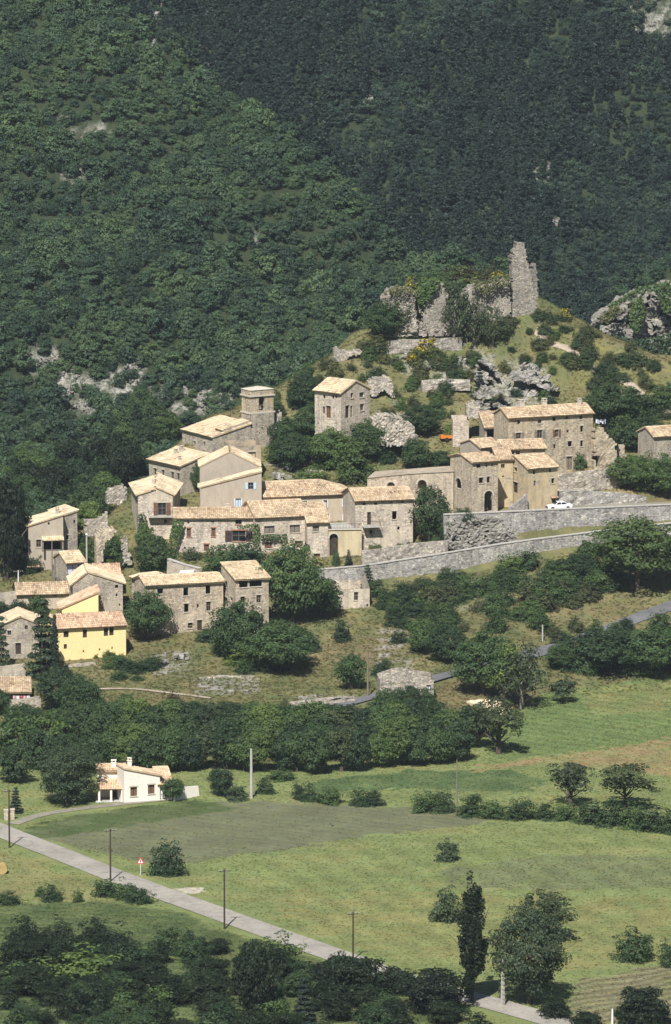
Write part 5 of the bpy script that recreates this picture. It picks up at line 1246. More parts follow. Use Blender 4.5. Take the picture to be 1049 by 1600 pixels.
def crown_mesh(name, seed, mat, shape='round', M_=60, per=26, size=.055, flower=0.0, gap=.0, cr=.2, A=1.0):
    # a unit crown: width 1 (x,y in -.5..+.5), height 1 (z 0..1)
    rng = np.random.default_rng(seed)
    P = []
    while len(P) < M_:
        p = rng.uniform(-1, 1, 3); r_ = np.linalg.norm(p)
        if shape == 'round':
            if r_ > 1 or r_ < .42: continue
            if p[2] < -.75: continue
            lump = 1 + .22 * math.sin(3 * math.atan2(p[1], p[0]) + seed) * (1 - abs(p[2])) + .12 * math.sin(5 * p[2] + seed * 2)
            q = np.array([p[0] * .5 * lump, p[1] * .5 * lump, .5 + p[2] * .5])
        elif shape == 'dome':
            if r_ > 1 or r_ < .35 or p[2] < -.1: continue
            q = np.array([p[0] * .5, p[1] * .5, max(.02, p[2])]) * (1 + .15 * rng.normal())
        elif shape == 'spread':
            if r_ > 1 or r_ < .3: continue
            ang = math.atan2(p[1], p[0]); lump = 1 + .3 * math.sin(2 * ang + seed) + .18 * math.sin(5 * ang + seed)
            q = np.array([p[0] * .5 * lump, p[1] * .5 * lump, .55 + p[2] * .42 + .1 * math.sin(4 * p[0] + seed)])
        elif shape == 'column':
            z = rng.random(); w = min(1, (1 - z) * 1.5 + .03) ** .85 * min(1, .5 + z * 2.0) * (1 + .28 * math.sin(11 * z + 2.5 * rng.random())); th = rng.uniform(0, 6.28); rr = w * .5 * math.sqrt(rng.uniform(.2, 1))
            q = np.array([rr * math.cos(th), rr * math.sin(th), z])
        elif shape == 'flame':
            k_ = int(rng.integers(0, 22)); hb = np.random.default_rng(seed * 100 + k_); th = hb.uniform(0, 6.28); r0 = .36 * math.sqrt(hb.random()); z0 = hb.uniform(0, .72) * (1 - .5 * r0); z1 = min(1.0 - .3 * r0 - .10 * hb.random(), z0 + hb.uniform(.26, .5)) if k_ else 1.0; u_ = rng.random()
            rr = r0 * (.55 + .6 * u_ ** .7) * (1 - .35 * z0); sp = .05 * (1 - u_); q = np.array([rr * math.cos(th) + sp * rng.normal(), rr * math.sin(th) + sp * rng.normal(), z0 + (z1 - z0) * u_])
        elif shape == 'cone':
            z = rng.random() ** 1.3; w = (1 - z) ** .85; th = rng.uniform(0, 6.28); rr = w * .5 * math.sqrt(rng.uniform(.25, 1))
            zz = math.floor(z * 9) / 9 + .03 * rng.random(); q = np.array([rr * math.cos(th), rr * math.sin(th), zz - .10 * rr])
        elif shape == 'pine':
            z = rng.random(); w = (1 - z) ** .6 * min(1, z * 5 + .3); th = rng.uniform(0, 6.28); rr = w * .5 * math.sqrt(rng.uniform(.1, 1)); q = np.array([rr * math.cos(th), rr * math.sin(th), z])
        P.append(q)
    cc = np.array(P); crr = cr * rng.uniform(.6, 1.25, M_)
    if shape == 'column': crr *= .55
    if shape == 'flame': crr *= .34
    if shape in ('cone', 'pine'): crr *= .6
    cc = cc * np.array([1, 1, A])
    v, q, tint = clumps(cc, crr, per, size, rng, np.array([0, 0, .45 * A]), flatz=.6 if shape in ('cone',) else .8 if shape not in ('column', 'flame') else 1.9, upb=.15 if shape in ('column', 'flame') else .35)
    v = v / np.array([1, 1, A])
    me = np_mesh(name, v, q, tint, M[mat])
    if flower:
        f = me.attributes.new('flower', 'FLOAT', 'FACE'); z = v.reshape(-1, 4, 3)[:, :, 2].mean(1)
        f.data.foreach_set('value', ((rng.random(len(q)) < flower) & (z > .35)).astype(np.float32))
    return me
def trunk_mesh(name, seed, mat, limbs=4, r0=.045, hc=.5, lean=0.0):
    # unit trunk: height 1 reaches well into the crown
    r_ = random.Random(seed); mb = MB()
    top = Vector((lean + r_.uniform(-.03, .03), r_.uniform(-.03, .03), 1)); mid = Vector((lean * .5 + r_.uniform(-.03, .03), r_.uniform(-.03, .03), .5))
    mb.tube([(0, 0, -.08), (0, 0, .02), mid, top], [r0 * 1.5, r0 * 1.1, r0 * .75, r0 * .25], 7)
    for i in range(limbs):
        th = 6.28 * (i + r_.uniform(-.3, .3)) / limbs; zb = r_.uniform(hc * .7, hc * 1.2); b = Vector((lean * zb, 0, zb)); e_ = b + Vector((math.cos(th) * r_.uniform(.16, .3), math.sin(th) * r_.uniform(.16, .3), r_.uniform(.16, .38)))
        m2 = b.lerp(e_, .5) + Vector((0, 0, -.03)); mb.tube([b, m2, e_], [r0 * .55, r0 * .4, r0 * .15], 5)
    me = bpy.data.meshes.new(name); me.from_pydata(mb.v, [], mb.f); me.materials.append(M[mat]); me.polygons.foreach_set('use_smooth', [True] * len(mb.f)); me.update(); return me
KIND = {}
def kind(key, crowns, trunks, cz=.25): KIND[key] = (crowns, trunks, cz)
cm = crown_mesh
kind('tree', [cm('crown', s_, 'leaf_oak', 'round', 120, 56, .04, cr=.16) for s_ in (1, 2, 3)], [trunk_mesh('trunk', s_, 'bark', 5, .032, .35) for s_ in (1, 2)], .09)
kind('bright', [cm('crown', s_, 'leaf_bright', 'round', 120, 56, .04, cr=.16) for s_ in (4, 5)], [trunk_mesh('trunk', 3, 'bark')], .2)
kind('darktree', [cm('crown', s_, 'leaf_dark', 'round', 120, 56, .04, cr=.16) for s_ in (6, 7, 8)], [trunk_mesh('trunk', 4, 'bark', 4, .03, .3)], .05)
kind('grey', [cm('crown', s_, 'leaf_grey', 'round', 260, 72, .023, cr=.12, A=1.2) for s_ in (9, 10)], [trunk_mesh('trunk', 5, 'bark', 5, .028, .3)], .02)
kind('almond', [cm('crown', s_, 'leaf_almond', 'spread', 90, 36, .042, cr=.13) for s_ in (11, 12, 13)], [trunk_mesh('trunk', s_, 'bark', 6, .05, .35, .08) for s_ in (6, 7)], .3)
kind('airy', [cm('crown', s_, 'leaf_almond', 'round', 80, 34, .042, cr=.15) for s_ in (14, 15)], [trunk_mesh('trunk', 8, 'bark_pale', 6, .03, .3)], .15)
kind('shrub', [cm('crown', s_, 'leaf_oak', 'dome', 70, 48, .05, cr=.19) for s_ in (16, 17, 18)], [trunk_mesh('stem', 9, 'bark', 5, .03, .3)], .0)
kind('darkshrub', [cm('crown', s_, 'leaf_dark', 'dome', 70, 48, .05, cr=.19) for s_ in (19, 20, 21)], [trunk_mesh('stem', 10, 'bark', 5, .03, .3)], .0)
kind('brightshrub', [cm('crown', s_, 'leaf_bright', 'dome', 70, 48, .05, cr=.19) for s_ in (22, 23)], [trunk_mesh('stem', 11, 'bark', 5, .03, .3)], .0)
kind('oliveshrub', [cm('crown', s_, 'leaf_olive', 'dome', 60, 36, .058, cr=.19) for s_ in (24, 25)], [trunk_mesh('stem', 12, 'bark', 5, .03, .3)], .0)
kind('greyshrub', [cm('crown', s_, 'leaf_grey', 'dome', 66, 38, .055, cr=.19) for s_ in (26, 27)], [trunk_mesh('stem', 13, 'bark', 5, .03, .3)], .0)
kind('broom', [cm('crown', s_, 'leaf_broom', 'dome', 60, 36, .058, flower=.45, cr=.19) for s_ in (28, 29)], [trunk_mesh('stem', 14, 'bark', 5, .03, .3)], .0)
kind('redshrub', [cm('crown', 30, 'leaf_redbrown', 'dome', 40, 26, .08, cr=.22)], [trunk_mesh('stem', 15, 'bark', 5, .03, .3)], .0)
kind('poplar', [cm('crown', s_, 'leaf_lowlit', 'flame', 640, 34, .055, cr=.30, A=4.4) for s_ in (31, 32)], [trunk_mesh('trunk', 16, 'bark', 3, .012, .5)], .06)
kind('cypress', [cm('crown', s_, 'leaf_pine', 'column', 220, 26, .12, cr=.36, A=6.0) for s_ in (33, 34)], [trunk_mesh('trunk', 17, 'bark', 2, .012, .5)], .03)
kind('fir', [cm('crown', s_, 'leaf_grey' if s_ == 36 else 'leaf_pine', 'cone', 230, 34, .05, cr=.2, A=2.1) for s_ in (35, 36)], [trunk_mesh('trunk', 18, 'bark', 2, .014, .5)], .05)
kind('parasol', [cm('crown', 37, 'leaf_grey', 'dome', 46, 34, .075, cr=.2)], [trunk_mesh('trunk', 19, 'bark', 4, .03, .4)], .36)
kind('lowlittree', [cm('crown', s_, 'leaf_lowlit', 'round', 120, 56, .04, cr=.16) for s_ in (61, 62, 63)], [trunk_mesh('trunk', 22, 'bark', 4, .03, .3)], .04)  # crowns darkened by leaf colour, standing in for low light
kind('lowlitshrub', [cm('crown', s_, 'leaf_lowlit', 'dome', 70, 48, .05, cr=.19) for s_ in (64, 65)], [trunk_mesh('stem', 23, 'bark', 5, .03, .3)], .0)
kind('mount', [cm('crown', s_, m_, 'round', 40, 44, .062, cr=.19) for s_, m_ in ((41, 'leaf_mount'), (42, 'leaf_mount'), (43, 'leaf_mount2'), (44, 'leaf_mount3'), (48, 'leaf_mount2'))], [trunk_mesh('trunk', 20, 'bark', 3, .05, .4)], .12)
kind('mfar', [cm('crown', s_, 'leaf_far', 'round', 40, 40, .064, cr=.19) for s_ in (49, 50)], [trunk_mesh('trunk', 20, 'bark', 3, .05, .4)], .12)
kind('mpine', [cm('crown', s_, 'leaf_pine', 'pine', 60, 20, .10, cr=.3, A=1.9) for s_ in (45, 46, 47)], [trunk_mesh('trunk', 21, 'bark', 2, .02, .5)], .08)
BIG = {'tree': [cm('crown', s_, 'leaf_oak', 'round', 210, 62, .028, cr=.12) for s_ in (51, 52)], 'bright': [cm('crown', 53, 'leaf_bright', 'round', 210, 62, .028, cr=.12)],
       'darktree': [cm('crown', 54, 'leaf_dark', 'round', 200, 60, .029, cr=.12)]}
tcount = 0
def plant(kd, pos, w, h, label, group=None, name=None, cat='tree', trunk=True, rot=None):
    global tcount
    cr_, tr_, cz = KIND[kd]; k_ = tcount; tcount += 1
    nm = name or {'lowlittree': 'lowlit_tree', 'fir': 'fir_tree', 'poplar': 'poplar_tree', 'cypress': 'cypress_tree', 'almond': 'orchard_tree', 'parasol': 'flat_crowned_tree'}.get(kd, 'tree')
    if 'shrub' in kd or kd == 'broom': nm = name or 'shrub'; cat = 'bush' if cat == 'tree' else cat
    if w > 6.0 and kd in BIG: cr_ = BIG[kd]
    o = empty(nm, pos, label, cat, group)
    o.rotation_euler = (0, 0, rnd.uniform(0, 6.28) if rot is None else rot)
    c = link('crown', cr_[k_ % len(cr_)], o); c.scale = (w, w * rnd.uniform(.9, 1.1), h * (1 - cz)); c.location = (0, 0, h * cz)
    if trunk:
        t_ = link('trunk' if 'shrub' not in kd and kd != 'broom' else 'stem', tr_[k_ % len(tr_)], o); t_.scale = (h, h, h * (.75 if cz else .6))
    return o
def tree(kd, px, py, wpx, hpx, label, group=None, dr=(600, 1080), name=None, cat='tree'):
    p = ground(px, py, *dr); m_ = FPX / p.y
    return plant(kd, (p.x, p.y, p.z - .05), wpx / m_, hpx / m_, label, group, name, cat)

# --- individual trees and bushes
T = [
 ('tree', 458, 975, 96, 128, 'big round leafy tree right of the loggia house'),
 ('tree', 505, 965, 56, 60, 'broad dark tree between the round tree and the roofless little house'),
 ('tree', 228, 1000, 66, 78, 'leafy tree against the west end of the big front house'),
 ('tree', 372, 1030, 84, 92, 'leafy tree hiding the corner below the loggia house'),
 ('tree', 440, 1050, 100, 78, 'wide leafy tree at the top of the slope under the round tree'),
 ('fir', 68, 1058, 60, 132, 'tall dark fir in front of the grey gable house'),
 ('cypress', 86, 1062, 13, 100, 'slim dark cypress touching the yellow house corner'),
 ('fir', 2, 1050, 34, 95, 'fir tree cut by the left edge beside the gable house'),
 ('darktree', 92, 1110, 70, 70, 'dark bushy tree at the foot of the tall fir'),
 ('tree', 125, 1130, 70, 76, 'leafy tree below the yellow house'),
 ('lowlittree', 10, 905, 60, 160, 'very dark tree mass at the left edge beside the tall rendered house'),
 ('lowlittree', 30, 880, 40, 90, 'dark tree behind the red tile roof at the left edge'),
 ('bright', 140, 840, 42, 56, 'bright green tree above the rubble wall at the village west edge'),
 ('darktree', 240, 905, 60, 68, 'dark evergreen tree under the gabled balcony house'),
 ('brightshrub', 265, 900, 36, 46, 'bright green bush beside the dark evergreen'),
 ('tree', 228, 870, 30, 50, 'ivy-like tall bush climbing the gabled balcony house'),
 ('greyshrub', 300, 872, 30, 16, 'small planted bed before the long low house'),
 ('shrub', 345, 895, 50, 30, 'clipped dome hedge left of the round tree'),
 ('darkshrub', 385, 893, 60, 40, 'dark hedge mass under the french window'),
 ('shrub', 525, 885, 12, 30, 'small bush beside the arched gateway'),
 ('fir', 545, 884, 14, 28, 'little conifer standing before the cream terrace block'),
 ('darktree', 672, 850, 62, 92, 'dark tree filling the gap right of the square balcony house'),
 ('tree', 690, 800, 50, 40, 'leafy tree top under the arched terrace wall'),
 ('fir', 575, 925, 26, 46, 'dark conifer by the roofless little house gable'),
 ('bright', 995, 922, 132, 112, 'huge rounded pale green tree at the right edge by the wall'),
 ('darktree', 905, 905, 60, 40, 'dark bush mass left of the huge rounded tree'),
 ('tree', 985, 765, 66, 52, 'leafy tree above the garden wall right of the hamlet'),
 ('tree', 1040, 780, 60, 70, 'dense tree at the right edge above the road'),
 ('shrub', 905, 733, 22, 32, 'bush growing against the long three-storey house front'),
 ('cypress', 963, 728, 8, 40, 'slim cypress beside the broken garden wall'),
 ('darktree', 985, 705, 50, 46, 'dark tree behind the broken garden wall'),
 ('darktree', 960, 660, 90, 60, 'dark trees behind the long three-storey house roof'),
 ('tree', 600, 535, 56, 62, 'leafy tree left of the castle bastion'),
 ('airy', 628, 522, 44, 52, 'airy pale-stemmed tree before the castle bastion'),
 ('airy', 712, 545, 44, 100, 'tall thin airy tree in front of the castle wall'),
 ('airy', 742, 545, 46, 78, 'darker tree right of the tall airy tree below the castle'),
 ('airy', 770, 545, 40, 60, 'grey-green airy tree below the castle tower'),
 ('broom', 662, 560, 40, 30, 'yellow flowering broom bush under the castle terrace'),
 ('broom', 645, 568, 22, 16, 'small yellow broom beside the larger flowering one'),
 ('broom', 880, 500, 24, 20, 'yellow broom on the right shoulder of the castle hill'),
 ('fir', 750, 620, 20, 46, 'small dark conifer under the castle slope'),
 ('darkshrub', 695, 617, 24, 22, 'round dark bush in the middle of the castle slope'),
 ('brightshrub', 706, 684, 24, 22, 'bright green bush beside the orange trailer'),
 ('darktree', 660, 680, 60, 46, 'dark tree right of the rubble building'),
 ('darktree', 650, 735, 46, 50, 'dark tree on the bank above the arched terrace wall'),
 ('darktree', 688, 732, 34, 28, 'dark tree by the grey rendered house bank'),
 ('darktree', 445, 700, 40, 46, 'dark tree right of the bell tower'),
 ('darktree', 475, 640, 50, 56, 'dark tree between bell tower and lone hill house'),
 ('tree', 490, 690, 60, 60, 'leafy tree below the lone hill house'),
 ('darktree', 455, 735, 60, 60, 'dark tree above the grey boulder'),
 ('tree', 520, 730, 66, 60, 'dense tree on the bank behind the blue-shuttered house'),
 ('tree', 575, 720, 66, 62, 'dense leafy tree below the rubble building'),
 ('brightshrub', 555, 752, 60, 46, 'leafy bush behind the hipped roof'),
 ('brightshrub', 488, 755, 50, 26, 'low leafy bushes right of the grey boulder'),
 ('tree', 308, 770, 20, 46, 'young tree between the slit-window house and the grey gable'),
 ('darktree', 335, 793, 22, 26, 'small dark tree against the grey house wall'),
 ('shrub', 178, 872, 34, 40, 'scrubby bush inside the thick ruined wall corner'),
 ('greyshrub', 170, 890, 30, 24, 'grey bush at the foot of the thick ruined wall corner'),
 ('shrub', 606, 1100, 36, 30, 'bush hiding the left foot of the low ruined cottage'),
 ('darktree', 640, 1106, 44, 36, 'tree standing before the low ruined cottage'),
 ('shrub', 668, 1100, 30, 24, 'bush hiding the right foot of the low ruined cottage'),
 # hill foot
 ('tree', 755, 1085, 96, 100, 'big dark tree by the hill foot road'),
 ('airy', 815, 1108, 76, 102, 'tall airy poplar beside the big dark tree at the hill foot'),
 ('bright', 788, 1098, 60, 90, 'light green tree between the dark tree and the airy poplar'),
 ('parasol', 880, 1098, 40, 42, 'little flat-crowned tree standing alone on the green field'),
 ('almond', 779, 1178, 78, 86, 'spreading orchard tree casting a shadow at the field corner'),
 ('darktree', 700, 1035, 60, 60, 'dark tree on the bank above the hill foot road'),
 ('tree', 660, 1020, 50, 50, 'leafy tree on the brown bank'),
 ('tree', 550, 1078, 46, 56, 'leafy tree beside the pole on the brown bank'),
 ('darkshrub', 598, 1055, 30, 26, 'dark bush right of the bank pole'),
 ('darkshrub', 535, 1000, 30, 30, 'dark bush high on the brown bank'),
 ('darktree', 950, 1045, 120, 66, 'wide dark tree mass above the green field'),
 ('tree', 1020, 1055, 100, 76, 'leafy tree mass above the green field at the right edge'),
 ('tree', 880, 1045, 60, 40, 'lower tree at the left end of the mass above the green field'),
 ('shrub', 1030, 985, 34, 30, 'round bush beside the hill foot road at the right edge'),
 ('shrub', 845, 985, 40, 26, 'bush on the grassy bank by the small road pole'),
 # valley
 ('grey', 105, 1258, 96, 98, 'large rounded tree left of the white farmhouse'),
 ('tree', 270, 1252, 34, 36, 'small leafy tree in front of the white garage'),
 ('darktree', 345, 1245, 40, 46, 'dark bush right of the white farmhouse'),
 ('greyshrub', 370, 1250, 34, 24, 'grey bush beside the concrete pole'),
 ('fir', 25, 1270, 22, 44, 'young fir by the drive entrance'),
 ('almond', 893, 1262, 66, 74, 'spreading orchard tree over the hedge, left of the pair'),
 ('almond', 978, 1264, 90, 72, 'wider spreading orchard tree over the hedge, right of the pair'),
 ('greyshrub', 700, 1345, 36, 32, 'lone round bush in the middle of the meadow'),
 ('darkshrub', 262, 1366, 50, 52, 'dark bush with bare twigs beside the road sign'),
 ('greyshrub', 698, 1440, 46, 54, 'pale round bush behind the tall poplar'),
 ('poplar', 738, 1568, 58, 214, 'tall dark columnar poplar in the foreground'),
 ('grey', 828, 1570, 112, 165, 'huge grey-green rounded tree in the foreground'),
 ('almond', 858, 1470, 90, 78, 'leafy orchard tree behind the huge rounded tree'),
 ('darkshrub', 990, 1500, 60, 52, 'round dark bush in the meadow at lower right'),
 ('darkshrub', 1046, 1510, 40, 42, 'dark bush cut by the right edge of the meadow'),
 ('lowlittree', 1003, 1610, 76, 70, 'black-green tree at the bottom right corner'),
 ('lowlittree', 400, 1600, 60, 130, 'tall dark tree in the foreground thicket'),
 ('brightshrub', 440, 1512, 70, 52, 'pale green bush beside the road in the thicket'),
 ('lowlittree', 560, 1565, 90, 72, 'broad dark bush at the road edge above the bottom'),
 ('lowlittree', 680, 1580, 100, 66, 'dark bush mass left of the tall poplar'),
 ('fir', 475, 1600, 40, 80, 'dark conifer point in the bottom thicket'),
 ('darkshrub', 298, 1495, 34, 40, 'upright dark bush left of the thicket'),
 ('shrub', 40, 1545, 80, 40, 'leafy bush at the lower left edge'),
 ('brightshrub', 130, 1530, 110, 50, 'pale green bush row at lower left'),
]
for t_ in T: tree(*t_)
ORD = 'first second third fourth fifth sixth seventh eighth ninth tenth eleventh twelfth thirteenth fourteenth fifteenth sixteenth seventeenth eighteenth nineteenth twentieth'.split()
ORD += ['twenty-' + q for q in ORD[:9]]
def ordinal(i, n): return 'leftmost' if i == 0 else 'rightmost' if i == n - 1 else ORD[i]
def cluster(kd, pts, label, group, dr=(600, 1080), jit=6, name=None, cat='tree'):
    kds = kd if isinstance(kd, (list, tuple)) else [kd]
    L = sorted([(px + RR.uniform(-jit, jit), py + RR.uniform(-jit * .4, jit * .4), w * RR.uniform(.85, 1.15), h * RR.uniform(.85, 1.15)) for (px, py, w, h) in pts])
    for i, (px, py, w, h) in enumerate(L):
        lab = ('%s %s' % (ordinal(i, len(L)) if i in (0, len(L) - 1) else ORD[i] + ' from left,', label)) if len(L) <= 29 else label
        tree(kds[i % len(kds)], px, py, w, h, lab, group, dr, name, cat)
# hedge across the meadows
HG = [(415, 1240, 26, 24), (440, 1218, 40, 18), (465, 1250, 26, 26), (488, 1252, 26, 28), (518, 1255, 38, 30), (563, 1258, 32, 28), (585, 1258, 30, 26), (668, 1268, 40, 32), (695, 1268, 32, 30), (735, 1275, 42, 34), (770, 1277, 40, 32), (815, 1279, 52, 32), (850, 1280, 40, 26), (888, 1282, 44, 34), (925, 1286, 44, 40), (955, 1290, 46, 40), (985, 1293, 50, 36), (1020, 1298, 52, 34), (1050, 1300, 40, 34)]
cluster(['darkshrub', 'shrub', 'darkshrub'], HG, 'dark rounded bush in the hedge line crossing the meadows', 'hedge bushes across the meadows', jit=3)
RS = [(15, 1412, 36, 24), (85, 1408, 34, 26), (120, 1410, 20, 20), (170, 1402, 40, 30), (195, 1406, 36, 30), (222, 1410, 44, 28), (60, 1400, 20, 16)]
cluster(['darkshrub', 'shrub'], RS, 'low dark bush in the meadow left of the road', 'roadside bushes', jit=4)
# thicket between terraced slope and fields
TH = [[], [], [], []]
for px in range(140, 770, 30):
    base = np.interp(px, [140, 330, 470, 620, 700, 770], [1205, 1205, 1208, 1200, 1190, 1160])
    for row, (off, hh) in enumerate(((0, 62), (-22, 58), (-44, 56), (-62, 46))):
        if off < -40 and px > 660: continue
        TH[row].append((px + 15 * (row % 2), base + off, 54, hh))
for row, nm in enumerate(('front', 'second', 'third', 'rear')): cluster(['darktree', 'tree', 'bright', 'darktree', 'tree', 'darktree', 'almond'], TH[row], 'tree in the %s row of the thicket below the village slope' % nm, 'thicket trees below the village', jit=9)
LT = [(20, 1180, 70, 70), (60, 1200, 60, 60), (20, 1225, 60, 56), (70, 1165, 60, 56), (110, 1190, 60, 50), (40, 1140, 60, 46), (5, 1120, 40, 40), (95, 1150, 50, 40), (150, 1130, 40, 34)]
cluster(['tree', 'darktree', 'shrub'], LT, 'leafy tree in the wood at the left edge below the village', 'trees at the left edge', jit=8)
# scrub on the bank under the lower wall and on the slopes
def scatter_px(poly, n, seed):
    r_ = random.Random(seed); xs = [p[0] for p in poly]; ys = [p[1] for p in poly]; out = []
    while len(out) < n:
        x, y = r_.uniform(min(xs), max(xs)), r_.uniform(min(ys), max(ys))
        if inpoly(poly, np.array([x]), np.array([y]))[0]: out.append((x, y))
    return out
def scrub(poly, n, seed, kds, wr, hr, label, group, dr=(600, 1080)):
    r_ = random.Random(seed + 1)
    SCRUB.append([])
    for (x, y) in scatter_px(poly, n, seed):
        w = r_.uniform(*wr); kd = r_.choice(kds); p = ground(x, y, *dr); m_ = FPX / p.y
        SCRUB[-1].append((w, x, kd, p, w / m_, w * r_.uniform(*hr) / m_, label, group))
SCRUB = []
scrub([(580, 915), (700, 905), (830, 885), (940, 865), (960, 920), (900, 950), (800, 985), (700, 990), (640, 960), (585, 950)], 90, 1, ['darkshrub', 'shrub', 'shrub', 'oliveshrub'], (22, 48), (.5, .8), 'scrub bush on the bank under the lower retaining wall', 'scrub under the retaining wall')
scrub([(585, 940), (650, 960), (690, 1010), (640, 1010), (560, 990)], 16, 2, ['shrub', 'darkshrub'], (20, 36), (.6, .9), 'bush on the brown bank below the roofless little house', 'brown bank bushes')
scrub([(300, 990), (480, 985), (490, 1050), (320, 1055)], 22, 3, ['shrub', 'darkshrub', 'brightshrub'], (24, 46), (.5, .8), 'bush on the slope in front of the big front house', 'front slope bushes')
scrub([(160, 1040), (250, 1040), (240, 1065), (190, 1075)], 9, 4, ['darkshrub', 'shrub'], (20, 38), (.35, .6), 'low hedge bush on the terrace right of the yellow house', 'terrace hedge bushes')
scrub([(150, 1100), (480, 1110), (480, 1140), (150, 1135)], 26, 5, ['shrub', 'oliveshrub', 'darkshrub', 'redshrub'], (16, 34), (.5, .8), 'scrub bush on the dry slope above the lower thicket', 'dry slope scrub')
scrub([(150, 1015), (200, 1015), (200, 1035), (150, 1035)], 8, 6, ['brightshrub', 'shrub'], (10, 20), (.6, .9), 'small bush at the foot of the yellow house wall', 'bushes by the yellow house')
scrub([(430, 690), (560, 670), (650, 690), (650, 730), (560, 745), (430, 745)], 26, 7, ['shrub', 'darkshrub', 'brightshrub'], (22, 44), (.6, .9), 'bush in the thicket between the church and the terrace wall', 'hillside thicket bushes', (940, 1060))
scrub([(385, 632), (520, 555), (600, 545), (600, 600), (500, 615), (440, 650)], 26, 8, ['oliveshrub', 'shrub', 'darkshrub', 'greyshrub'], (14, 32), (.6, .9), 'scrub bush on the ridge left of the castle', 'ridge scrub', (960, 1060))
scrub([(575, 570), (640, 560), (740, 560), (760, 640), (700, 660), (600, 650)], 44, 9, ['oliveshrub', 'shrub', 'greyshrub', 'oliveshrub', 'shrub'], (12, 28), (.6, .9), 'scrub bush on the slope below the castle', 'castle slope scrub', (950, 1060))
scrub([(740, 520), (850, 490), (950, 530), (1049, 575), (1049, 660), (930, 620), (800, 560)], 72, 10, ['oliveshrub', 'darkshrub', 'shrub', 'oliveshrub', 'greyshrub'], (12, 30), (.5, .85), 'scrub bush on the right shoulder of the castle hill', 'right shoulder scrub', (950, 1080))
scrub([(602, 476), (640, 456), (700, 438), (790, 438), (796, 456), (700, 460), (640, 482)], 40, 11, ['oliveshrub', 'shrub', 'broom', 'oliveshrub', 'redshrub', 'brightshrub'], (20, 44), (.6, .9), 'scrub bush growing on top of the castle ruin', 'castle top scrub', (1000, 1045))
scrub([(745, 570), (870, 580), (870, 640), (745, 640)], 16, 32, ['oliveshrub', 'shrub', 'darkshrub'], (10, 22), (.6, .9), 'bush among the layered rocks of the castle slope', 'rock face bushes', (960, 1040))
scrub([(980, 640), (1049, 640), (1049, 680), (960, 690)], 16, 12, ['darkshrub', 'shrub'], (24, 46), (.6, .9), 'bush behind the house at the right edge', 'right edge bushes', (950, 1080))
scrub([(960, 730), (1049, 730), (1049, 775), (1010, 770)], 16, 13, ['shrub', 'brightshrub', 'darkshrub'], (24, 46), (.6, .9), 'leafy bush on the slope above the right end of the road', 'bushes above the road', (940, 1080))
scrub([(120, 850), (200, 850), (205, 905), (130, 910)], 16, 14, ['shrub', 'darkshrub', 'brightshrub'], (18, 36), (.6, .9), 'bush between the west edge houses', 'west edge bushes', (880, 980))
scrub([(60, 880), (120, 885), (110, 912), (30, 912)], 10, 15, ['shrub', 'darkshrub'], (18, 34), (.6, .9), 'bush behind the long low house', 'bushes behind the low house', (880, 980))
scrub([(0, 950), (80, 945), (70, 975), (0, 970)], 10, 16, ['shrub', 'darkshrub'], (20, 34), (.6, .9), 'bush between the long low house and the grey gable house', 'left edge garden bushes', (860, 960))
scrub([(695, 790), (740, 800), (745, 840), (690, 850)], 10, 17, ['darkshrub', 'shrub'], (14, 26), (.6, .9), 'ivy bush on the crag under the tower house', 'crag bushes', (930, 965))
scrub([(566, 858), (690, 850), (690, 862), (570, 872)], 12, 18, ['brightshrub', 'shrub'], (10, 20), (.5, .8), 'small bush along the foot of the square balcony house', 'bushes below the balcony house', (935, 950))
scrub([(0, 1500), (330, 1480), (620, 1545), (640, 1640), (0, 1650)], 170, 19, ['lowlittree', 'lowlitshrub', 'darktree', 'darkshrub', 'lowlittree', 'shrub', 'lowlitshrub'], (28, 60), (.6, .95), 'dark bush or tree in the shadowy thicket along the bottom', 'bottom thicket')
scrub([(10, 1470), (150, 1462), (160, 1490), (10, 1500)], 10, 20, ['lowlitshrub'], (26, 50), (.6, .9), 'very dark bush in the hedge at lower left', 'lower left hedge')
scrub([(690, 1575), (1049, 1590), (1049, 1640), (690, 1640)], 14, 21, ['lowlitshrub', 'lowlittree'], (30, 60), (.5, .8), 'dark bush along the bottom right edge', 'bottom right bushes')
scrub([(870, 1030), (1060, 1020), (1060, 1050), (880, 1052)], 24, 22, ['darkshrub', 'shrub', 'darktree'], (36, 60), (.7, .95), 'tree in the wooded edge above the green field', 'wood edge above the field')
scrub([(560, 545), (600, 530), (600, 560), (560, 570)], 6, 23, ['oliveshrub', 'darkshrub'], (20, 34), (.7, .9), 'bush at the west end of the castle terrace', 'castle terrace bushes', (960, 1040))
scrub([(850, 995), (960, 970), (1000, 985), (900, 1020)], 14, 24, ['shrub', 'darkshrub', 'oliveshrub'], (16, 30), (.6, .9), 'bush on the verge of the hill foot road', 'hill road verge bushes')

scrub([(120, 800), (140, 760), (190, 700), (250, 665), (282, 668), (270, 684), (236, 708), (203, 746), (180, 790), (140, 830)], 40, 25, ['darktree', 'lowlittree', 'darktree', 'tree'], (34, 56), (.9, 1.5), 'dark tree in the wood pressing against the church side of the village', 'dark trees left of the church', (975, 1100))
scrub([(0, 760), (120, 740), (130, 820), (60, 800), (0, 860)], 34, 26, ['darktree', 'lowlittree', 'tree'], (40, 60), (.9, 1.4), 'dark tree in the wood behind the west edge houses', 'dark trees behind the west edge', (955, 1100))
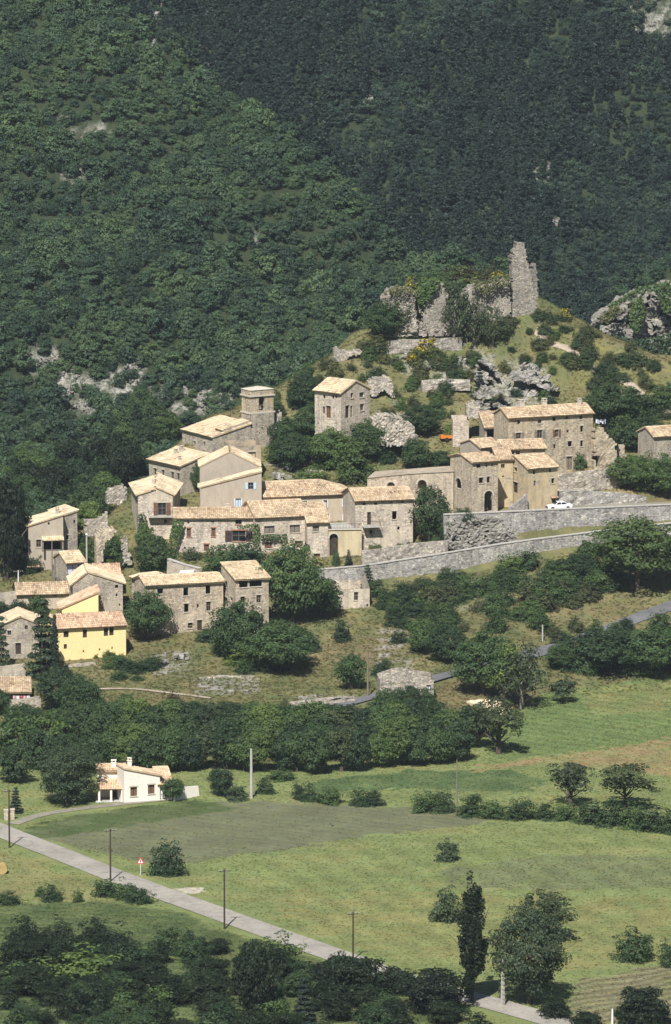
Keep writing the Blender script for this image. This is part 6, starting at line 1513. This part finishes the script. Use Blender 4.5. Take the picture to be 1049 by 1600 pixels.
# the larger bushes stand as single things, the small ones between them are the scrub
allw = sorted([q[0] for g_ in SCRUB for q in g_ if 'tree' not in q[2]], reverse=True); cut = allw[235]
rest = []
for g_ in SCRUB:
    big = sorted([q for q in g_ if q[0] >= cut or 'tree' in q[2]], key=lambda q: q[1]); rest += [q for q in g_ if not (q[0] >= cut or 'tree' in q[2])]
    for i, (w, x, kd, p, wm_, hm_, label, group) in enumerate(big):
        if 'bush or tree' in label: label = label.replace('bush or tree', 'tree' if 'tree' in kd else 'bush')
        lab = label if len(big) > 29 or len(big) == 1 else ('%s %s' % (ordinal(i, len(big)) if i in (0, len(big) - 1) else ORD[i] + ' from left,', label))
        plant(kd, (p.x, p.y, p.z - .05), wm_, hm_, lab, group)
# --- ivy on walls: leaf sheets hugging the masonry
def ivy(label, poly, d, a, n=500, size=.22, mat='leaf_oak', thick=.35):
    a = R(a); u = Vector((math.cos(a), math.sin(a), 0)); no = Vector((u.y, -u.x, 0)); rg = np.random.default_rng(int(poly[0][0] * 3 + poly[0][1]))
    cx = sum(p[0] for p in poly) / len(poly); yb = max(p[1] for p in poly); A = at(cx, yb, d)
    pts = scatter_px(poly, n, int(cx)); c = []
    for (x, y) in pts:
        v = ray(x, y); t_ = (A.x * no.x + A.y * no.y) / (v.x * no.x + v.y * no.y); q = Vector((v.x * t_, v.y * t_, CAM_H + v.z * t_)) + no * rg.uniform(0, thick) - A; c.append((q.x, q.y, q.z))
    nr = rg.normal(size=(n, 3)) * .5 + np.array([no.x, no.y, .5]); nr /= np.linalg.norm(nr, axis=1, keepdims=True)
    v, q = leaf_quads(np.array(c), nr, size, rg); o = link('ivy', np_mesh('ivy', v, q, rg.random(n), M[mat])); o.location = A; tag(o, label, 'ivy'); return o
ivy('ivy band under the upper windows of the wide-shuttered house', [(408, 836), (448, 834), (449, 843), (408, 844)], 945.6, 16, 260)
ivy('ivy climbing the joint beside the french window', [(398, 818), (404, 818), (408, 838), (402, 850), (393, 846), (397, 830), (370, 826), (370, 822)], 945.0, 5, 300)
ivy('creeper on the left corner of the gabled balcony house', [(216, 806), (226, 800), (234, 830), (230, 862), (212, 862)], 950.5, 3, 420, .26)
ivy('creeper between the balcony house and the long low house', [(271, 812), (288, 814), (284, 832), (276, 852), (264, 850), (268, 825)], 945.2, 2, 420, .26)
ivy('ivy sheet spilling over the castle wall gap', [(650, 452), (676, 432), (690, 440), (678, 458), (668, 470), (660, 480), (650, 470)], 1013.5, 4, 700, .3, 'leaf_oak', 1.2)
ivy('ivy hanging on the middle of the castle curtain wall', [(690, 440), (720, 438), (728, 446), (716, 462), (704, 456)], 1014.0, 4, 400, .3, 'leaf_oak', 1.0)
ivy('greenery draped over the top of the castle curtain wall', [(734, 436), (760, 440), (770, 430), (797, 428), (797, 446), (775, 450), (760, 462), (742, 452)], 1014.6, -6, 520, .28, 'leaf_olive', .9)
ivy('grass and weeds capping the round castle bastion', [(598, 456), (620, 444), (645, 448), (652, 462), (636, 458), (612, 460)], 1012.5, -4, 360, .24, 'leaf_olive', 1.6)
ivy('creeper on the tower house rock foot', [(712, 770), (724, 766), (734, 780), (752, 800), (716, 800)], 958.0, 10, 260, .28, 'leaf_dark', .5)
ivy('clipped hedge along the terrace under the french window', [(318, 866), (330, 852), (404, 846), (410, 866), (404, 886), (340, 890)], 943.5, 3, 1500, .26, 'leaf_oak', 1.6)

ivy('dark bushes on the upper left ledge of the limestone cliff', [(935, 498), (962, 476), (975, 482), (950, 505)], 1068, -8, 420, .35, 'leaf_olive', 1.6)
ivy('green bushes in the middle cleft of the limestone cliff', [(985, 470), (1004, 460), (1010, 490), (998, 520), (985, 512)], 1068, -8, 600, .35, 'leaf_oak', 1.6)
ivy('dark bushes at the foot of the limestone cliff', [(950, 522), (1000, 530), (1049, 520), (1060, 552), (1000, 550)], 1067, -8, 900, .35, 'leaf_dark', 1.8)
ivy('bushes at the right edge of the limestone cliff top', [(1022, 450), (1049, 444), (1060, 480), (1040, 490)], 1068, -8, 600, .35, 'leaf_oak', 1.6)
ivy('bushes along the crest of the limestone cliff', [(950, 476), (1000, 448), (1049, 438), (1049, 448), (1000, 458), (955, 484)], 1068.5, -8, 500, .35, 'leaf_oak', 1.2)
# ------------------------------------------------------------------ scattered stuff through geometry nodes
def gn_scatter(name, label, pts, rot, scl, meshes, pick=None, zs=None, kindv='stuff', sub=None, cat=None):
    col = bpy.data.collections.new(name + '_sources')
    for i, m_ in enumerate(meshes):
        o = bpy.data.objects.new('%s_%02d' % (name, i), m_); col.objects.link(o)
    me = bpy.data.meshes.new(name); n = len(pts); me.vertices.add(n); me.vertices.foreach_set('co', np.asarray(pts, np.float32).ravel())
    for nm, dt, val in (('rotz', 'FLOAT', rot), ('pick', 'INT', pick if pick is not None else np.arange(n) % len(meshes))):
        a_ = me.attributes.new(nm, dt, 'POINT'); a_.data.foreach_set('value', np.asarray(val, np.float32 if dt == 'FLOAT' else np.int32))
    a_ = me.attributes.new('scl', 'FLOAT_VECTOR', 'POINT'); a_.data.foreach_set('vector', np.asarray(scl, np.float32).ravel())
    ng = bpy.data.node_groups.new(name, 'GeometryNodeTree'); ng.interface.new_socket('Geometry', in_out='INPUT', socket_type='NodeSocketGeometry'); ng.interface.new_socket('Geometry', in_out='OUTPUT', socket_type='NodeSocketGeometry')
    N = ng.nodes.new; gi = N('NodeGroupInput'); go = N('NodeGroupOutput'); ci = N('GeometryNodeCollectionInfo'); ci.inputs['Collection'].default_value = col; ci.inputs['Separate Children'].default_value = True; ci.inputs['Reset Children'].default_value = True
    ip = N('GeometryNodeInstanceOnPoints'); ip.inputs['Pick Instance'].default_value = True
    def named(nm, dt):
        q = N('GeometryNodeInputNamedAttribute'); q.data_type = dt; q.inputs['Name'].default_value = nm; return q.outputs['Attribute']
    cx = N('ShaderNodeCombineXYZ'); L = ng.links.new; L(named('rotz', 'FLOAT'), cx.inputs['Z'])
    L(gi.outputs[0], ip.inputs['Points']); L(ci.outputs[0], ip.inputs['Instance']); L(named('pick', 'INT'), ip.inputs['Instance Index']); L(cx.outputs[0], ip.inputs['Rotation']); L(named('scl', 'FLOAT_VECTOR'), ip.inputs['Scale']); L(ip.outputs[0], go.inputs[0])
    o = link(name, me); md = o.modifiers.new('scatter', 'NODES'); md.node_group = ng
    tag(o, label, cat, None, kindv); return o
# the mountain woods
def jgrid(x0, x1, y0, y1, st, seed):
    rg = np.random.default_rng(seed); gx, gy = np.meshgrid(np.arange(x0, x1, st), np.arange(y0, y1, st)); gx = gx + rg.uniform(-.5, .5, gx.shape) * st; gy = gy + rg.uniform(-.5, .5, gy.shape) * st
    return gx.ravel(), gy.ravel(), rg
def woods():
    x, y, rg = jgrid(-136, 136, 1000, 1500, 2.05, 5)
    z = height(x, y); px, py = to_px(x, y, z)
    keep = (np.abs(x) < .084 * y + 8) & (py > -130)
    dzy = (height(x, y + 2) - height(x, y - 2)) / 4
    keep &= dzy > -0.9
    # open ground: hilltop scrub, village, rocks
    crest = np.interp(px, [-400, 0, 110, 165, 205, 280, 330, 430, 520, 600, 660, 800, 850, 950, 1049, 1150, 1500], [880, 872, 850, 800, 762, 690, 655, 606, 553, 506, 492, 486, 478, 524, 566, 605, 700])
    keep &= ~((y < 1062) & (py > crest - 45) & (px > 150))
    for poly, am, d0, d1 in ROCKY:
        if am > .2: keep &= ~(inpoly(poly, px, py) & (y > d0) & (y < d1) & (rg.random(len(x)) < (.6 if am < 1 else .93)))
    yc = 1168.4 - 1.224 * x
    zk = (x > 40) & (y < 1180)
    spur = ((y < yc) | zk) & (y < 1320)
    clear = wave(x, y, 26, 6, 8) + .6 * wave(x, y, 9, 6, 15) > 2.5
    keep &= ~(clear & spur)
    far = ~spur
    pn = wave(x, y, 70, 6, 4) + .8 * wave(x, y, 25, 6, 14)
    pinef = far & (pn + np.clip((620 - px) / 300, -.5, 1.2) + 1.1 * rg.normal(size=len(x)) > -.45)
    sizem = np.clip(np.exp(rg.normal(.95, .3, len(x))), 1.4, 5.5)
    hgt = np.where(pinef, rg.uniform(3.6, 7.6, len(x)), sizem * rg.uniform(.75, 1.2, len(x)))
    wid = np.where(pinef, hgt * rg.uniform(.42, .62, len(x)), sizem)
    return x[keep], y[keep], z[keep], wid[keep], hgt[keep], pinef[keep], spur[keep], py[keep], px[keep], rg
wx, wy, wz, ww, wh, wp, wsp, wpy, wpx, wrg = woods()
# nearest oaks as single trees
inview = (wpx > -15) & (wpx < 1065) & (wpy > -10) & ~wp & (wy > 1035)
vis = np.nonzero(inview)[0]; vis = vis[np.argsort(wy[vis])][:290]
single = np.zeros(len(wx), bool); single[vis] = True
for i in vis: plant('mount', (wx[i], wy[i], wz[i] - .2), ww[i], wh[i], 'low leafy oak in the wood at the foot of the mountain behind the village', 'oaks at the mountain foot', 'oak_tree')
m1 = ~single & ~wp & wsp; m3 = ~single & ~wp & ~wsp; m2 = ~single & wp
def pack(m_): return np.stack([wx[m_], wy[m_], wz[m_] - .2], 1), wrg.uniform(0, 6.28, m_.sum()), np.stack([ww[m_], ww[m_], wh[m_]], 1)
pk = (wave(wx, wy, 30, 6, 7) + .5 * wave(wx, wy, 12, 6, 21) + 1.0 * wrg.normal(size=len(wx)))
pki = np.where(pk > .9, np.where(wrg.random(len(wx)) < .5, 2, 4), np.where(pk < -.95, 3, np.where(wrg.random(len(wx)) < .5, 0, 1)))
gn_scatter('oak_wood', 'scrub oak wood covering the near mountain spur', *pack(m1), KIND['mount'][0], pki[m1], cat='woodland')
gn_scatter('far_oak_wood', 'darker broadleaf wood on the far mountainside', *pack(m3), KIND['mfar'][0], cat='woodland')
gn_scatter('pine_wood', 'dark pine wood on the far mountainside', *pack(m2), KIND['mpine'][0], cat='woodland')
print('woods', m1.sum(), m2.sum(), 'singles', single.sum())
SK = sorted(set(q[2] for q in rest)); SM = [KIND[k_][0][0] for k_ in SK]
gn_scatter('scrub', 'low scrub between the larger bushes on banks and slopes', np.array([(q[3].x, q[3].y, q[3].z - .05) for q in rest]), np.array([rnd.uniform(0, 6.28) for _ in rest]), np.array([(q[4], q[4], q[5]) for q in rest]), SM, np.array([SK.index(q[2]) for q in rest]), cat='scrub')
# grass tufts on meadows and slopes
def tuft_mesh(name, seed, mat, n=16, h=1.0, spread=.5):
    rg = np.random.default_rng(seed); b = rg.normal(size=(n, 2)) * spread * .5; th = rg.uniform(0, 6.28, n); hh = rg.uniform(.5, 1.1, n) * h; w = .09; V_ = []; Q = []
    for i in range(n):
        dx, dy = math.cos(th[i]), math.sin(th[i]); lx, ly = rg.normal(size=2) * .3 * h
        V_ += [(b[i, 0] - dy * w, b[i, 1] + dx * w, 0), (b[i, 0] + dy * w, b[i, 1] - dx * w, 0), (b[i, 0] + lx + dy * w * .4, b[i, 1] + ly - dx * w * .4, hh[i]), (b[i, 0] + lx - dy * w * .4, b[i, 1] + ly + dx * w * .4, hh[i])]; Q.append([4 * i, 4 * i + 1, 4 * i + 2, 4 * i + 3])
    return np_mesh(name, np.array(V_), np.array(Q), rg.random(n), M[mat])
tg = [tuft_mesh('tuft', s_, 'grass_blades') for s_ in (1, 2, 3, 4, 5)]
def grass():
    rg = np.random.default_rng(77); N = 130000
    y = 640 + (1040 - 640) * rg.random(N) ** .9; x = rg.uniform(-1, 1, N) * (.072 * y + 3); z = height(x, y); px, py = to_px(x, y, z)
    keep = np.ones(N, bool)
    foot = np.interp(px, [-400, 150, 600, 740, 860, 1500], [1195, 1195, 1190, 1140, 1090, 1050]); hill = (py < foot) & (y > 820)
    rc_ = np.interp(px, [-220, -100, 0, 100, 200, 300, 420, 540, 630, 760, 860, 960, 1080], [1208, 1257, 1298, 1338, 1377, 1414, 1457, 1500, 1531, 1567, 1595, 1622, 1650]); keep &= np.abs(py - rc_) > 19
    hr_ = np.interp(px, [440, 480, 530, 600, 690, 760, 830, 880, 930, 990, 1049, 1130], [1124, 1114, 1104, 1086, 1060, 1042, 1023, 1010, 994, 970, 948, 915]); keep &= ~((np.abs(py - hr_) < 8) & (px > 440) & (y < 960))
    keep &= ~((py > 1248) & (py < 1290) & (px < 280) & (np.abs(py - np.interp(px, [20, 60, 110, 170, 215, 262], [1288, 1275, 1267, 1259, 1254, 1249])) < 6))
    keep &= ~inpoly([(25, 1302), (120, 1272), (330, 1252), (480, 1254), (640, 1260), (790, 1282), (560, 1308), (330, 1342), (100, 1318)], px, py) | (rg.random(N) < .15)
    keep &= ~inpoly([(732, 1092), (775, 1090), (800, 1108), (780, 1120), (745, 1120)], px, py)
    for f_ in (lw, uw):
        t_, b_, d_ = f_(px); keep &= ~((px > 570) & (y > d_ - 1.2) & (y < d_ + 6.5))
    keep &= ~((y > 930) & (py > 775) & (py < 800) & (px > 690))
    sc_ = rg.uniform(.07, .17, N) * np.where(hill, 1.7, 1.0); P_ = np.stack([x, y, z - .02], 1)[keep]; S_ = np.stack([sc_ * 1.7, sc_ * 1.7, sc_], 1)[keep]
    ix = np.clip(np.searchsorted(XS, x[keep]), 0, nx - 1); iy = np.clip(np.searchsorted(YG, y[keep]), 0, ny - 1)
    gc_ = C[iy, ix] * rg.uniform(.85, 1.2, (keep.sum(), 1)) * np.array([1.12, 1.08, 1.0])
    o = gn_scatter('grass', 'short grass of the meadows and slopes', P_, rg.uniform(0, 6.28, keep.sum()), S_, tg, cat='grass')
    a_ = o.data.attributes.new('gcol', 'FLOAT_COLOR', 'POINT'); a_.data.foreach_set('color', np.concatenate([np.clip(gc_, 0, 1), np.ones((len(gc_), 1))], 1).astype(np.float32).ravel())
grass()
# ------------------------------------------------------------------ poles, sign, car and other small things
def pole(px, py, hpx, label, mat='wood_dark', r=.11, arms='v', group=None, lattice=False, dr=(600, 1060), bulb=False):
    p = ground(px, py, *dr); h = hpx * p.y / FPX
    o = empty('utility_pole', p, label, 'pole', group); org = tuple(p); up = Vector((0, 0, 1))
    mb = MB()
    if lattice:
        mb.tube([(p.x, p.y, p.z - .6), (p.x, p.y, p.z + h)], [r * 1.5, r * .8], 4); mb.build('shaft', M[mat], o, org)
        for i in range(8):
            z = p.z + h * (.08 + .1 * i); m2 = MB(); m2.box((p.x, p.y - r * 1.2, z), (r * .8, 0, 0), (0, .03, 0), (0, 0, .14)); m2.build('recess', M['concrete_grey'], o, org)
    else:
        mb.tube([(p.x, p.y, p.z - .6), (p.x, p.y, p.z + h * .5), (p.x, p.y, p.z + h)], [r * 1.15, r, r * .8], 8); mb.build('shaft', M[mat], o, org)
    if arms:
        a_ = MB(); z = p.z + h - .25
        a_.box((p.x, p.y, z), (.75, .25, 0), (-.02, .05, 0), (0, 0, .045)); a_.build('crossarm', M['iron'], o, org)
        for s_ in (-.7, -.35, .35, .7):
            q = MB(); q.tube([(p.x + s_, p.y + s_ * .33, z + .04), (p.x + s_, p.y + s_ * .33, z + .22)], [.05, .035], 6); q.build('insulator', M['concrete'], o, org)
    if bulb:
        q = MB(); q.tube([(p.x, p.y, p.z + h), (p.x, p.y, p.z + h + .1), (p.x, p.y, p.z + h + .3), (p.x, p.y, p.z + h + .36)], [.1, .22, .2, .05], 8); q.build('lamp_head', M['paint_white'], o, org)
    return o
pole(15, 1325, 95, 'dark utility pole at the drive entrance on the left edge')
pole(173, 1379, 86, 'dark utility pole standing between meadow and road')
pole(351, 1452, 98, 'dark utility pole at the roadside beyond the bushes')
pole(552, 1502, 80, 'dark utility pole nearest the bottom thicket')
pole(393, 1248, 80, 'pale concrete pole right of the white farmhouse', 'concrete', .2, None)
pole(786, 1572, 78, 'concrete ladder pole in front of the huge rounded tree', 'concrete', .2, 'v', None, True)
pole(714, 1272, 88, 'thin wooden pole in the hedge line', 'wood_grey', .09, None)
pole(575, 1090, 70, 'grey wooden pole on the brown bank', 'wood_grey', .13, None)
pole(848, 1003, 26, 'short grey pole on the bank above the hill foot road', 'concrete', .12, None)
pole(136, 900, 64, 'white lamp pole between the west edge houses', 'concrete', .15, None, bulb=True)
pole(82, 915, 70, 'slim grey pole behind the long low house', 'wood_grey', .1, None)
pole(29, 915, 24, 'short white mast with aerial arms at the left edge', 'paint_white', .1, 'v')
pole(740, 1222, 60, 'slender grey stake behind the hedge line', 'wood_grey', .05, None) if False else None
pole(957, 1602, 26, 'short white marker post at the bottom right', 'paint_white', .13, None)
pole(131, 1140, 66, 'thin pale stick leaning among the trees below the yellow house', 'wood_grey', .05, None) if False else None
pole(178, 1135, 66, 'thin dark stake on the dry slope', 'wood_dark', .05, None) if False else None
# warning sign
def sign():
    p = ground(220, 1368); h = 1.7; o = empty('road_sign', p, 'triangular red-bordered warning sign beside the road', 'road sign'); org = tuple(p)
    mb = MB(); mb.tube([(p.x, p.y, p.z - .3), (p.x, p.y, p.z + h)], .04, 8); mb.build('post', M['paint_white'], o, org)
    def tri(s_, y, mat, name, par):
        m2 = MB(); c = Vector((p.x, p.y - y, p.z + h - .1)); pts = [c + Vector((-.5 * s_, 0, 0)), c + Vector((.5 * s_, 0, 0)), c + Vector((0, 0, .87 * s_))]
        off = Vector((0, 0, .29 * (1 - s_))); f = [q + off for q in pts]; b = [q + off + Vector((0, .02, 0)) for q in pts]
        m2.poly(f); m2.poly(list(reversed(b)))
        for i in range(3): m2.quad(f[(i + 1) % 3], f[i], b[i], b[(i + 1) % 3])
        return m2.build(name, M[mat], par, org)
    flat_mat('sign_red', (0.55, 0.03, 0.03), .5, .4, .03); 
    pl = tri(1.15, .045, 'sign_red', 'plate', o); tri(.72, .068, 'paint_white', 'face', pl)
    m2 = MB(); c = Vector((p.x, p.y - .09, p.z + h - .1 + .32)); m2.box(c, (.07, 0, 0), (0, .004, 0), (0, 0, .13)); m2.box(c + Vector((0, 0, .19)), (.05, 0, 0), (0, .004, 0), (0, 0, .05)); m2.build('symbol', M['iron'], pl, org)
sign()
# hay bale
def bale():
    p = ground(4, 1366); o = empty('hay_bale', p, 'round straw bale lying in the meadow at the left edge', 'hay bale'); org = tuple(p)
    t = NT('straw'); g = t.coord(); t.base(t.ramp(t.noise(g, 14, 5), [(.3, (.28, .2, .08)), (.7, (.5, .38, .17))])); t.bump(t.noise(g, 20, 4), .6, .05); t.fin(.95, .1)
    mb = MB(); n = 24; r_ = .72
    for i in range(n):
        a0, a1 = 6.283 * i / n, 6.283 * (i + 1) / n
        def q(a_, y, rr): return (p.x + rr * math.cos(a_), p.y + y, p.z + r_ + rr * math.sin(a_))
        mb.quad(q(a0, -.6, r_), q(a1, -.6, r_), q(a1, .6, r_), q(a0, .6, r_))
        for y in (-.6, .6):
            for (ra, rb) in ((r_, .5), (.5, .25), (.25, .02)): mb.quad(q(a0, y, ra), q(a1, y, ra), q(a1, y * (1.0 - .04 * (rb < .5)), rb), q(a0, y * (1.0 - .04 * (rb < .5)), rb))
    mb.build('straw_roll', M['straw'], o, org)
bale()
# parked car
def car():
    flat_mat('car_paint', (0.80, 0.80, 0.79), .25, .5, .02); flat_mat('rubber', (0.02, 0.02, 0.02), .8, .2, .1); flat_mat('chrome', (.5, .5, .5), .25, .5, .02, 2, .9)
    t_, b_, d_ = uw(874); y = d_ + 2.6; x = at(874, t_, d_).x * y / d_; z = hz(x, y) + .1
    o = empty('parked_car', (x, y, z), 'white saloon car parked on the road above the retaining wall', 'car'); a_ = R(14); o.rotation_euler = (0, 0, a_)
    # body: lofted sections along the length (front at -x)
    secs = [(-2.2, .30, .52, .62), (-2.12, .22, .66, .76), (-1.6, .20, .80, .80), (-.85, .20, .88, .82), (0, .20, .90, .83), (.9, .20, .90, .83), (1.45, .20, .92, .82), (2.05, .24, .88, .79), (2.2, .34, .74, .70)]
    mb = MB()
    def ring(s_): X, z0, z1, w = s_; return [(X, -w * .96, z0), (X, -w, z0 + .2), (X, -w, z1 - .16), (X, -w * .92, z1), (X, w * .92, z1), (X, w, z1 - .16), (X, w, z0 + .2), (X, w * .96, z0)]
    rs = [ring(s_) for s_ in secs]
    for p_, q_ in zip(rs[:-1], rs[1:]):
        for i in range(8): mb.quad(p_[i], q_[i], q_[(i + 1) % 8], p_[(i + 1) % 8])
    mb.poly(list(reversed(rs[0]))); mb.poly(rs[-1]); body = mb.build('body', M['car_paint'], o)
    # cabin
    cb = [(-.95, .885, .78), (-.35, 1.36, .60), (.75, 1.38, .60), (1.45, .90, .76)]
    mb = MB()
    for (p_, q_) in zip(cb[:-1], cb[1:]): mb.quad((p_[0], -p_[2], p_[1]), (q_[0], -q_[2], q_[1]), (q_[0], q_[2], q_[1]), (p_[0], p_[2], p_[1]))
    for s_ in (-1, 1): mb.poly([(c_[0], s_ * c_[2], c_[1]) for c_ in (cb if s_ < 0 else reversed(cb))])
    cab = mb.build('cabin', M['car_paint'], o)
    for s_ in (-1, 1):
        for (x0, x1, t0, t1) in ((-.78, .12, -.30, .12), (.2, 1.22, .2, .74)):
            m2 = MB(); yl, yh = s_ * .785, s_ * .625; m2.quad((x0, yl, .94), (x1, yl, .94), (t1, yh, 1.30), (t0, yh, 1.30)); m2.build('side_window', M['glass_dark'], cab)
    for (xa, za, xb, zb, nm) in ((-.92, .93, -.42, 1.325, 'windscreen'), (1.43, .94, .82, 1.345, 'rear_window')):
        m2 = MB(); dx = -.02 if xa < 0 else .02; m2.quad((xa + dx, -.66, za), (xa + dx, .66, za), (xb + dx, .53, zb), (xb + dx, -.53, zb)); m2.build(nm, M['glass_dark'], cab)
    for X in (-1.35, 1.32):
        for s_ in (-1, 1):
            m2 = MB(); m2.tube([(X, s_ * .66, .31), (X, s_ * .85, .31)], .31, 16); w_ = m2.build('wheel', M['rubber'], o)
            m3 = MB(); m3.tube([(X, s_ * .84, .31), (X, s_ * .862, .31)], .18, 12); m3.build('rim', M['chrome'], w_)
    for s_ in (-1, 1):
        m2 = MB(); m2.box((-2.19, s_ * .45, .62), (.03, 0, 0), (0, .14, 0), (0, 0, .07)); m2.build('headlight', M['chrome'], o)
    m2 = MB(); m2.box((-2.2, 0, .6), (.02, 0, 0), (0, .28, 0), (0, 0, .06)); m2.build('grille', M['iron'], o)
    for X, nm in ((-2.24, 'bumper'), (2.23, 'bumper')):
        m2 = MB(); m2.box((X, 0, .38), (.05, 0, 0), (0, .74, 0), (0, 0, .07)); m2.build(nm, M['iron'], o)
car()
# orange trailer
def trailer():
    flat_mat('orange_paint', (0.62, 0.20, 0.03), .6, .3, .1)
    p = ground(697, 691, 930, 1040); o = empty('trailer', p, 'orange trailer with white end panel beside the grey rendered house', 'trailer'); o.rotation_euler = (0, 0, R(14)); o.location.z += .05
    mb = MB(); mb.abox(-1.0, 1.0, -.6, .6, .45, .52); bed = mb.build('bed', M['orange_paint'], o)
    for (a_) in ((-1.0, 1.0, -.62, -.56, .45, 1.0), (-1.0, 1.0, .56, .62, .45, 1.0), (-1.04, -.98, -.6, .6, .45, 1.0)):
        m2 = MB(); m2.abox(*a_); m2.build('side_board', M['orange_paint'], bed)
    m2 = MB(); m2.abox(.98, 1.05, -.62, .62, .45, 1.25); m2.build('end_panel', M['paint_white'], o)
    for s_ in (-1, 1):
        m2 = MB(); m2.tube([(0, s_ * .66, .32), (0, s_ * .8, .32)], .32, 14); m2.build('wheel', M['rubber'], o)
    m2 = MB(); m2.tube([(-1.0, 0, .48), (-1.9, 0, .45)], .04, 6); m2.build('drawbar', M['iron'], o)
trailer()
# laundry
def laundry(label, x0, x1, y, d, cols, drop):
    A = at(x0, y, d); B = at(x1, y, d); o = empty('washing_line', A, label, 'laundry'); org = tuple(A)
    for q in (A, B): m2 = MB(); m2.tube([(q.x, q.y, q.z - 2.0), (q.x, q.y, q.z + .05)], .03, 6); m2.build('post', M['iron'], o, org)
    m2 = MB(); m2.tube([A, (A + B) / 2 - Vector((0, 0, .08)), B], .012, 5); m2.build('line', M['paint_white'], o, org)
    n = len(cols)
    for i, c in enumerate(cols):
        m3 = MB(); s0, s1 = (i + .08) / n, (i + .92) / n; K = 5
        for k_ in range(K):
            a_, b_ = s0 + (s1 - s0) * k_ / K, s0 + (s1 - s0) * (k_ + 1) / K
            def w(f, zz): q = A.lerp(B, f); return (q.x, q.y + .05 * math.sin(f * 40 + zz * 4), q.z - .02 - zz)
            dd = drop * (1 + .25 * math.sin(i * 2.3)); m3.quad(w(a_, dd), w(b_, dd), w(b_, 0), w(a_, 0))
        m3.build('cloth', M[c], o, org)
flat_mat('cloth_blue', (.45, .50, .66), .9, .1, .05); flat_mat('cloth_pink', (.66, .35, .40), .9, .1, .05); flat_mat('cloth_red', (.5, .08, .09), .9, .1, .05)
laundry('white and blue washing hung out beside the long three-storey house', 931, 947, 655, 988, ['paint_white', 'cloth_blue', 'paint_white', 'paint_white', 'cloth_blue'], .7)
laundry('pink and red washing hung under the open shelter', 20, 47, 1087, 869.5, ['cloth_pink', 'paint_white', 'cloth_red', 'cloth_pink', 'paint_white'], .45)
# viewing shelter on the castle terrace
def shelter():
    p = ground(735, 534, 1000, 1040); o = empty('shelter', p, 'small flat-roofed wooden shelter on the castle terrace', 'shelter'); org = tuple(p)
    for (dx, dy) in ((-.9, -.5), (.9, -.5), (-.9, .5), (.9, .5)):
        m2 = MB(); m2.tube([(p.x + dx, p.y + dy, p.z - .5), (p.x + dx, p.y + dy, p.z + 1.7)], .06, 6); m2.build('post', M['wood_grey'], o, org)
    m2 = MB(); m2.box((p.x, p.y, p.z + 1.76), (1.25, 0, 0), (0, .8, 0), (0, 0, .06)); m2.build('roof', M['wood_grey'], o, org)
shelter()
def bench():
    p = ground(822, 1104); o = empty('bench', p, 'wooden bench under the airy poplar at the field edge', 'bench'); org = tuple(p)
    m2 = MB(); m2.box((p.x, p.y, p.z + .45), (.9, 0, 0), (0, .2, 0), (0, 0, .03)); m2.build('seat', M['wood_grey'], o, org)
    for s_ in (-.7, .7): m2 = MB(); m2.box((p.x + s_, p.y, p.z + .2), (.06, 0, 0), (0, .18, 0), (0, 0, .22)); m2.build('leg', M['wood_grey'], o, org)
bench()
# gateposts of the drive
for (gx, lab) in ((10, 'left stone gatepost of the farmhouse drive'), (20, 'right stone gatepost of the farmhouse drive')):
    p = ground(gx, 1281); o = empty('gatepost', p, lab, 'gatepost'); m2 = MB(); m2.box((p.x, p.y, p.z + .65), (.28, 0, 0), (0, .28, 0), (0, 0, .75)); m2.build('shaft', M['stone_warm'], o, tuple(p))
    m2 = MB(); m2.box((p.x, p.y, p.z + 1.46), (.34, 0, 0), (0, .34, 0), (0, 0, .06)); m2.build('cap', M['stone_trim'], o, tuple(p))
# low garden wall right of the garage
long_wall('garden_wall', 'white garden wall right of the farmhouse garage', [(270, 1234, 1248, 806), (290, 1230, 1245, 808), (310, 1228, 1243, 810)], 'plaster_white', .3, .5, False, rough=.0)
long_wall('tin_roof_shed', 'thin', [(0, 0, 0, 0)], 'stone_grey') if False else None
# white sheet roof right of the bell tower and white canopy behind the front house
def slab(label, name, pts, thick, mat, cat):
    P = [at(*p) for p in pts]; o = empty(name, P[0], label, cat); n = (P[1] - P[0]).cross(P[3] - P[0]).normalized(); n = -n if n.z < 0 else n; m2 = MB(); hi = [q + n * thick for q in P]; m2.poly(hi); m2.poly(list(reversed(P)))
    for i in range(4): m2.quad(P[i], P[(i + 1) % 4], hi[(i + 1) % 4], hi[i])
    m2.build('sheet', M[mat], o, tuple(P[0]))
    for q in P:
        m3 = MB(); zg = hz(q.x, q.y); m3.tube([(q.x, q.y, min(zg - .3, q.z - .5)), (q.x, q.y, q.z + .01)], .06, 6); m3.build('post', M['wood_grey'], o, tuple(P[0]))
slab('pale sheet-roofed lean-to right of the bell tower', 'lean_to', [(430, 671, 988), (446, 664, 989), (453, 660.5, 993), (431, 665, 993)], .1, 'paint_white', 'shed')
slab('white canopy behind the big front house roof', 'canopy', [(279, 900, 921), (300, 898, 921), (305, 891, 926), (282, 892, 926)], .1, 'paint_white', 'canopy')

# ------------------------------------------------------------------ the hazy air over the valley
def haze():
    mb = MB(); mb.abox(-1495, 1495, -595, 2595, -6.0, 352.0)
    t = NT('haze'); t.t.nodes.remove(t.b); v = t.n('VolumePrincipled'); v.inputs['Color'].default_value = (0.74, 0.87, 1.0, 1); v.inputs['Density'].default_value = HAZE; v.inputs['Anisotropy'].default_value = 0.0
    t.l(v.outputs[0], t.out.inputs['Volume']); o = mb.build('haze', t.mat); tag(o, 'thin blue summer haze filling the valley air', 'haze', None, 'stuff')
HAZE = 0.00004
haze()
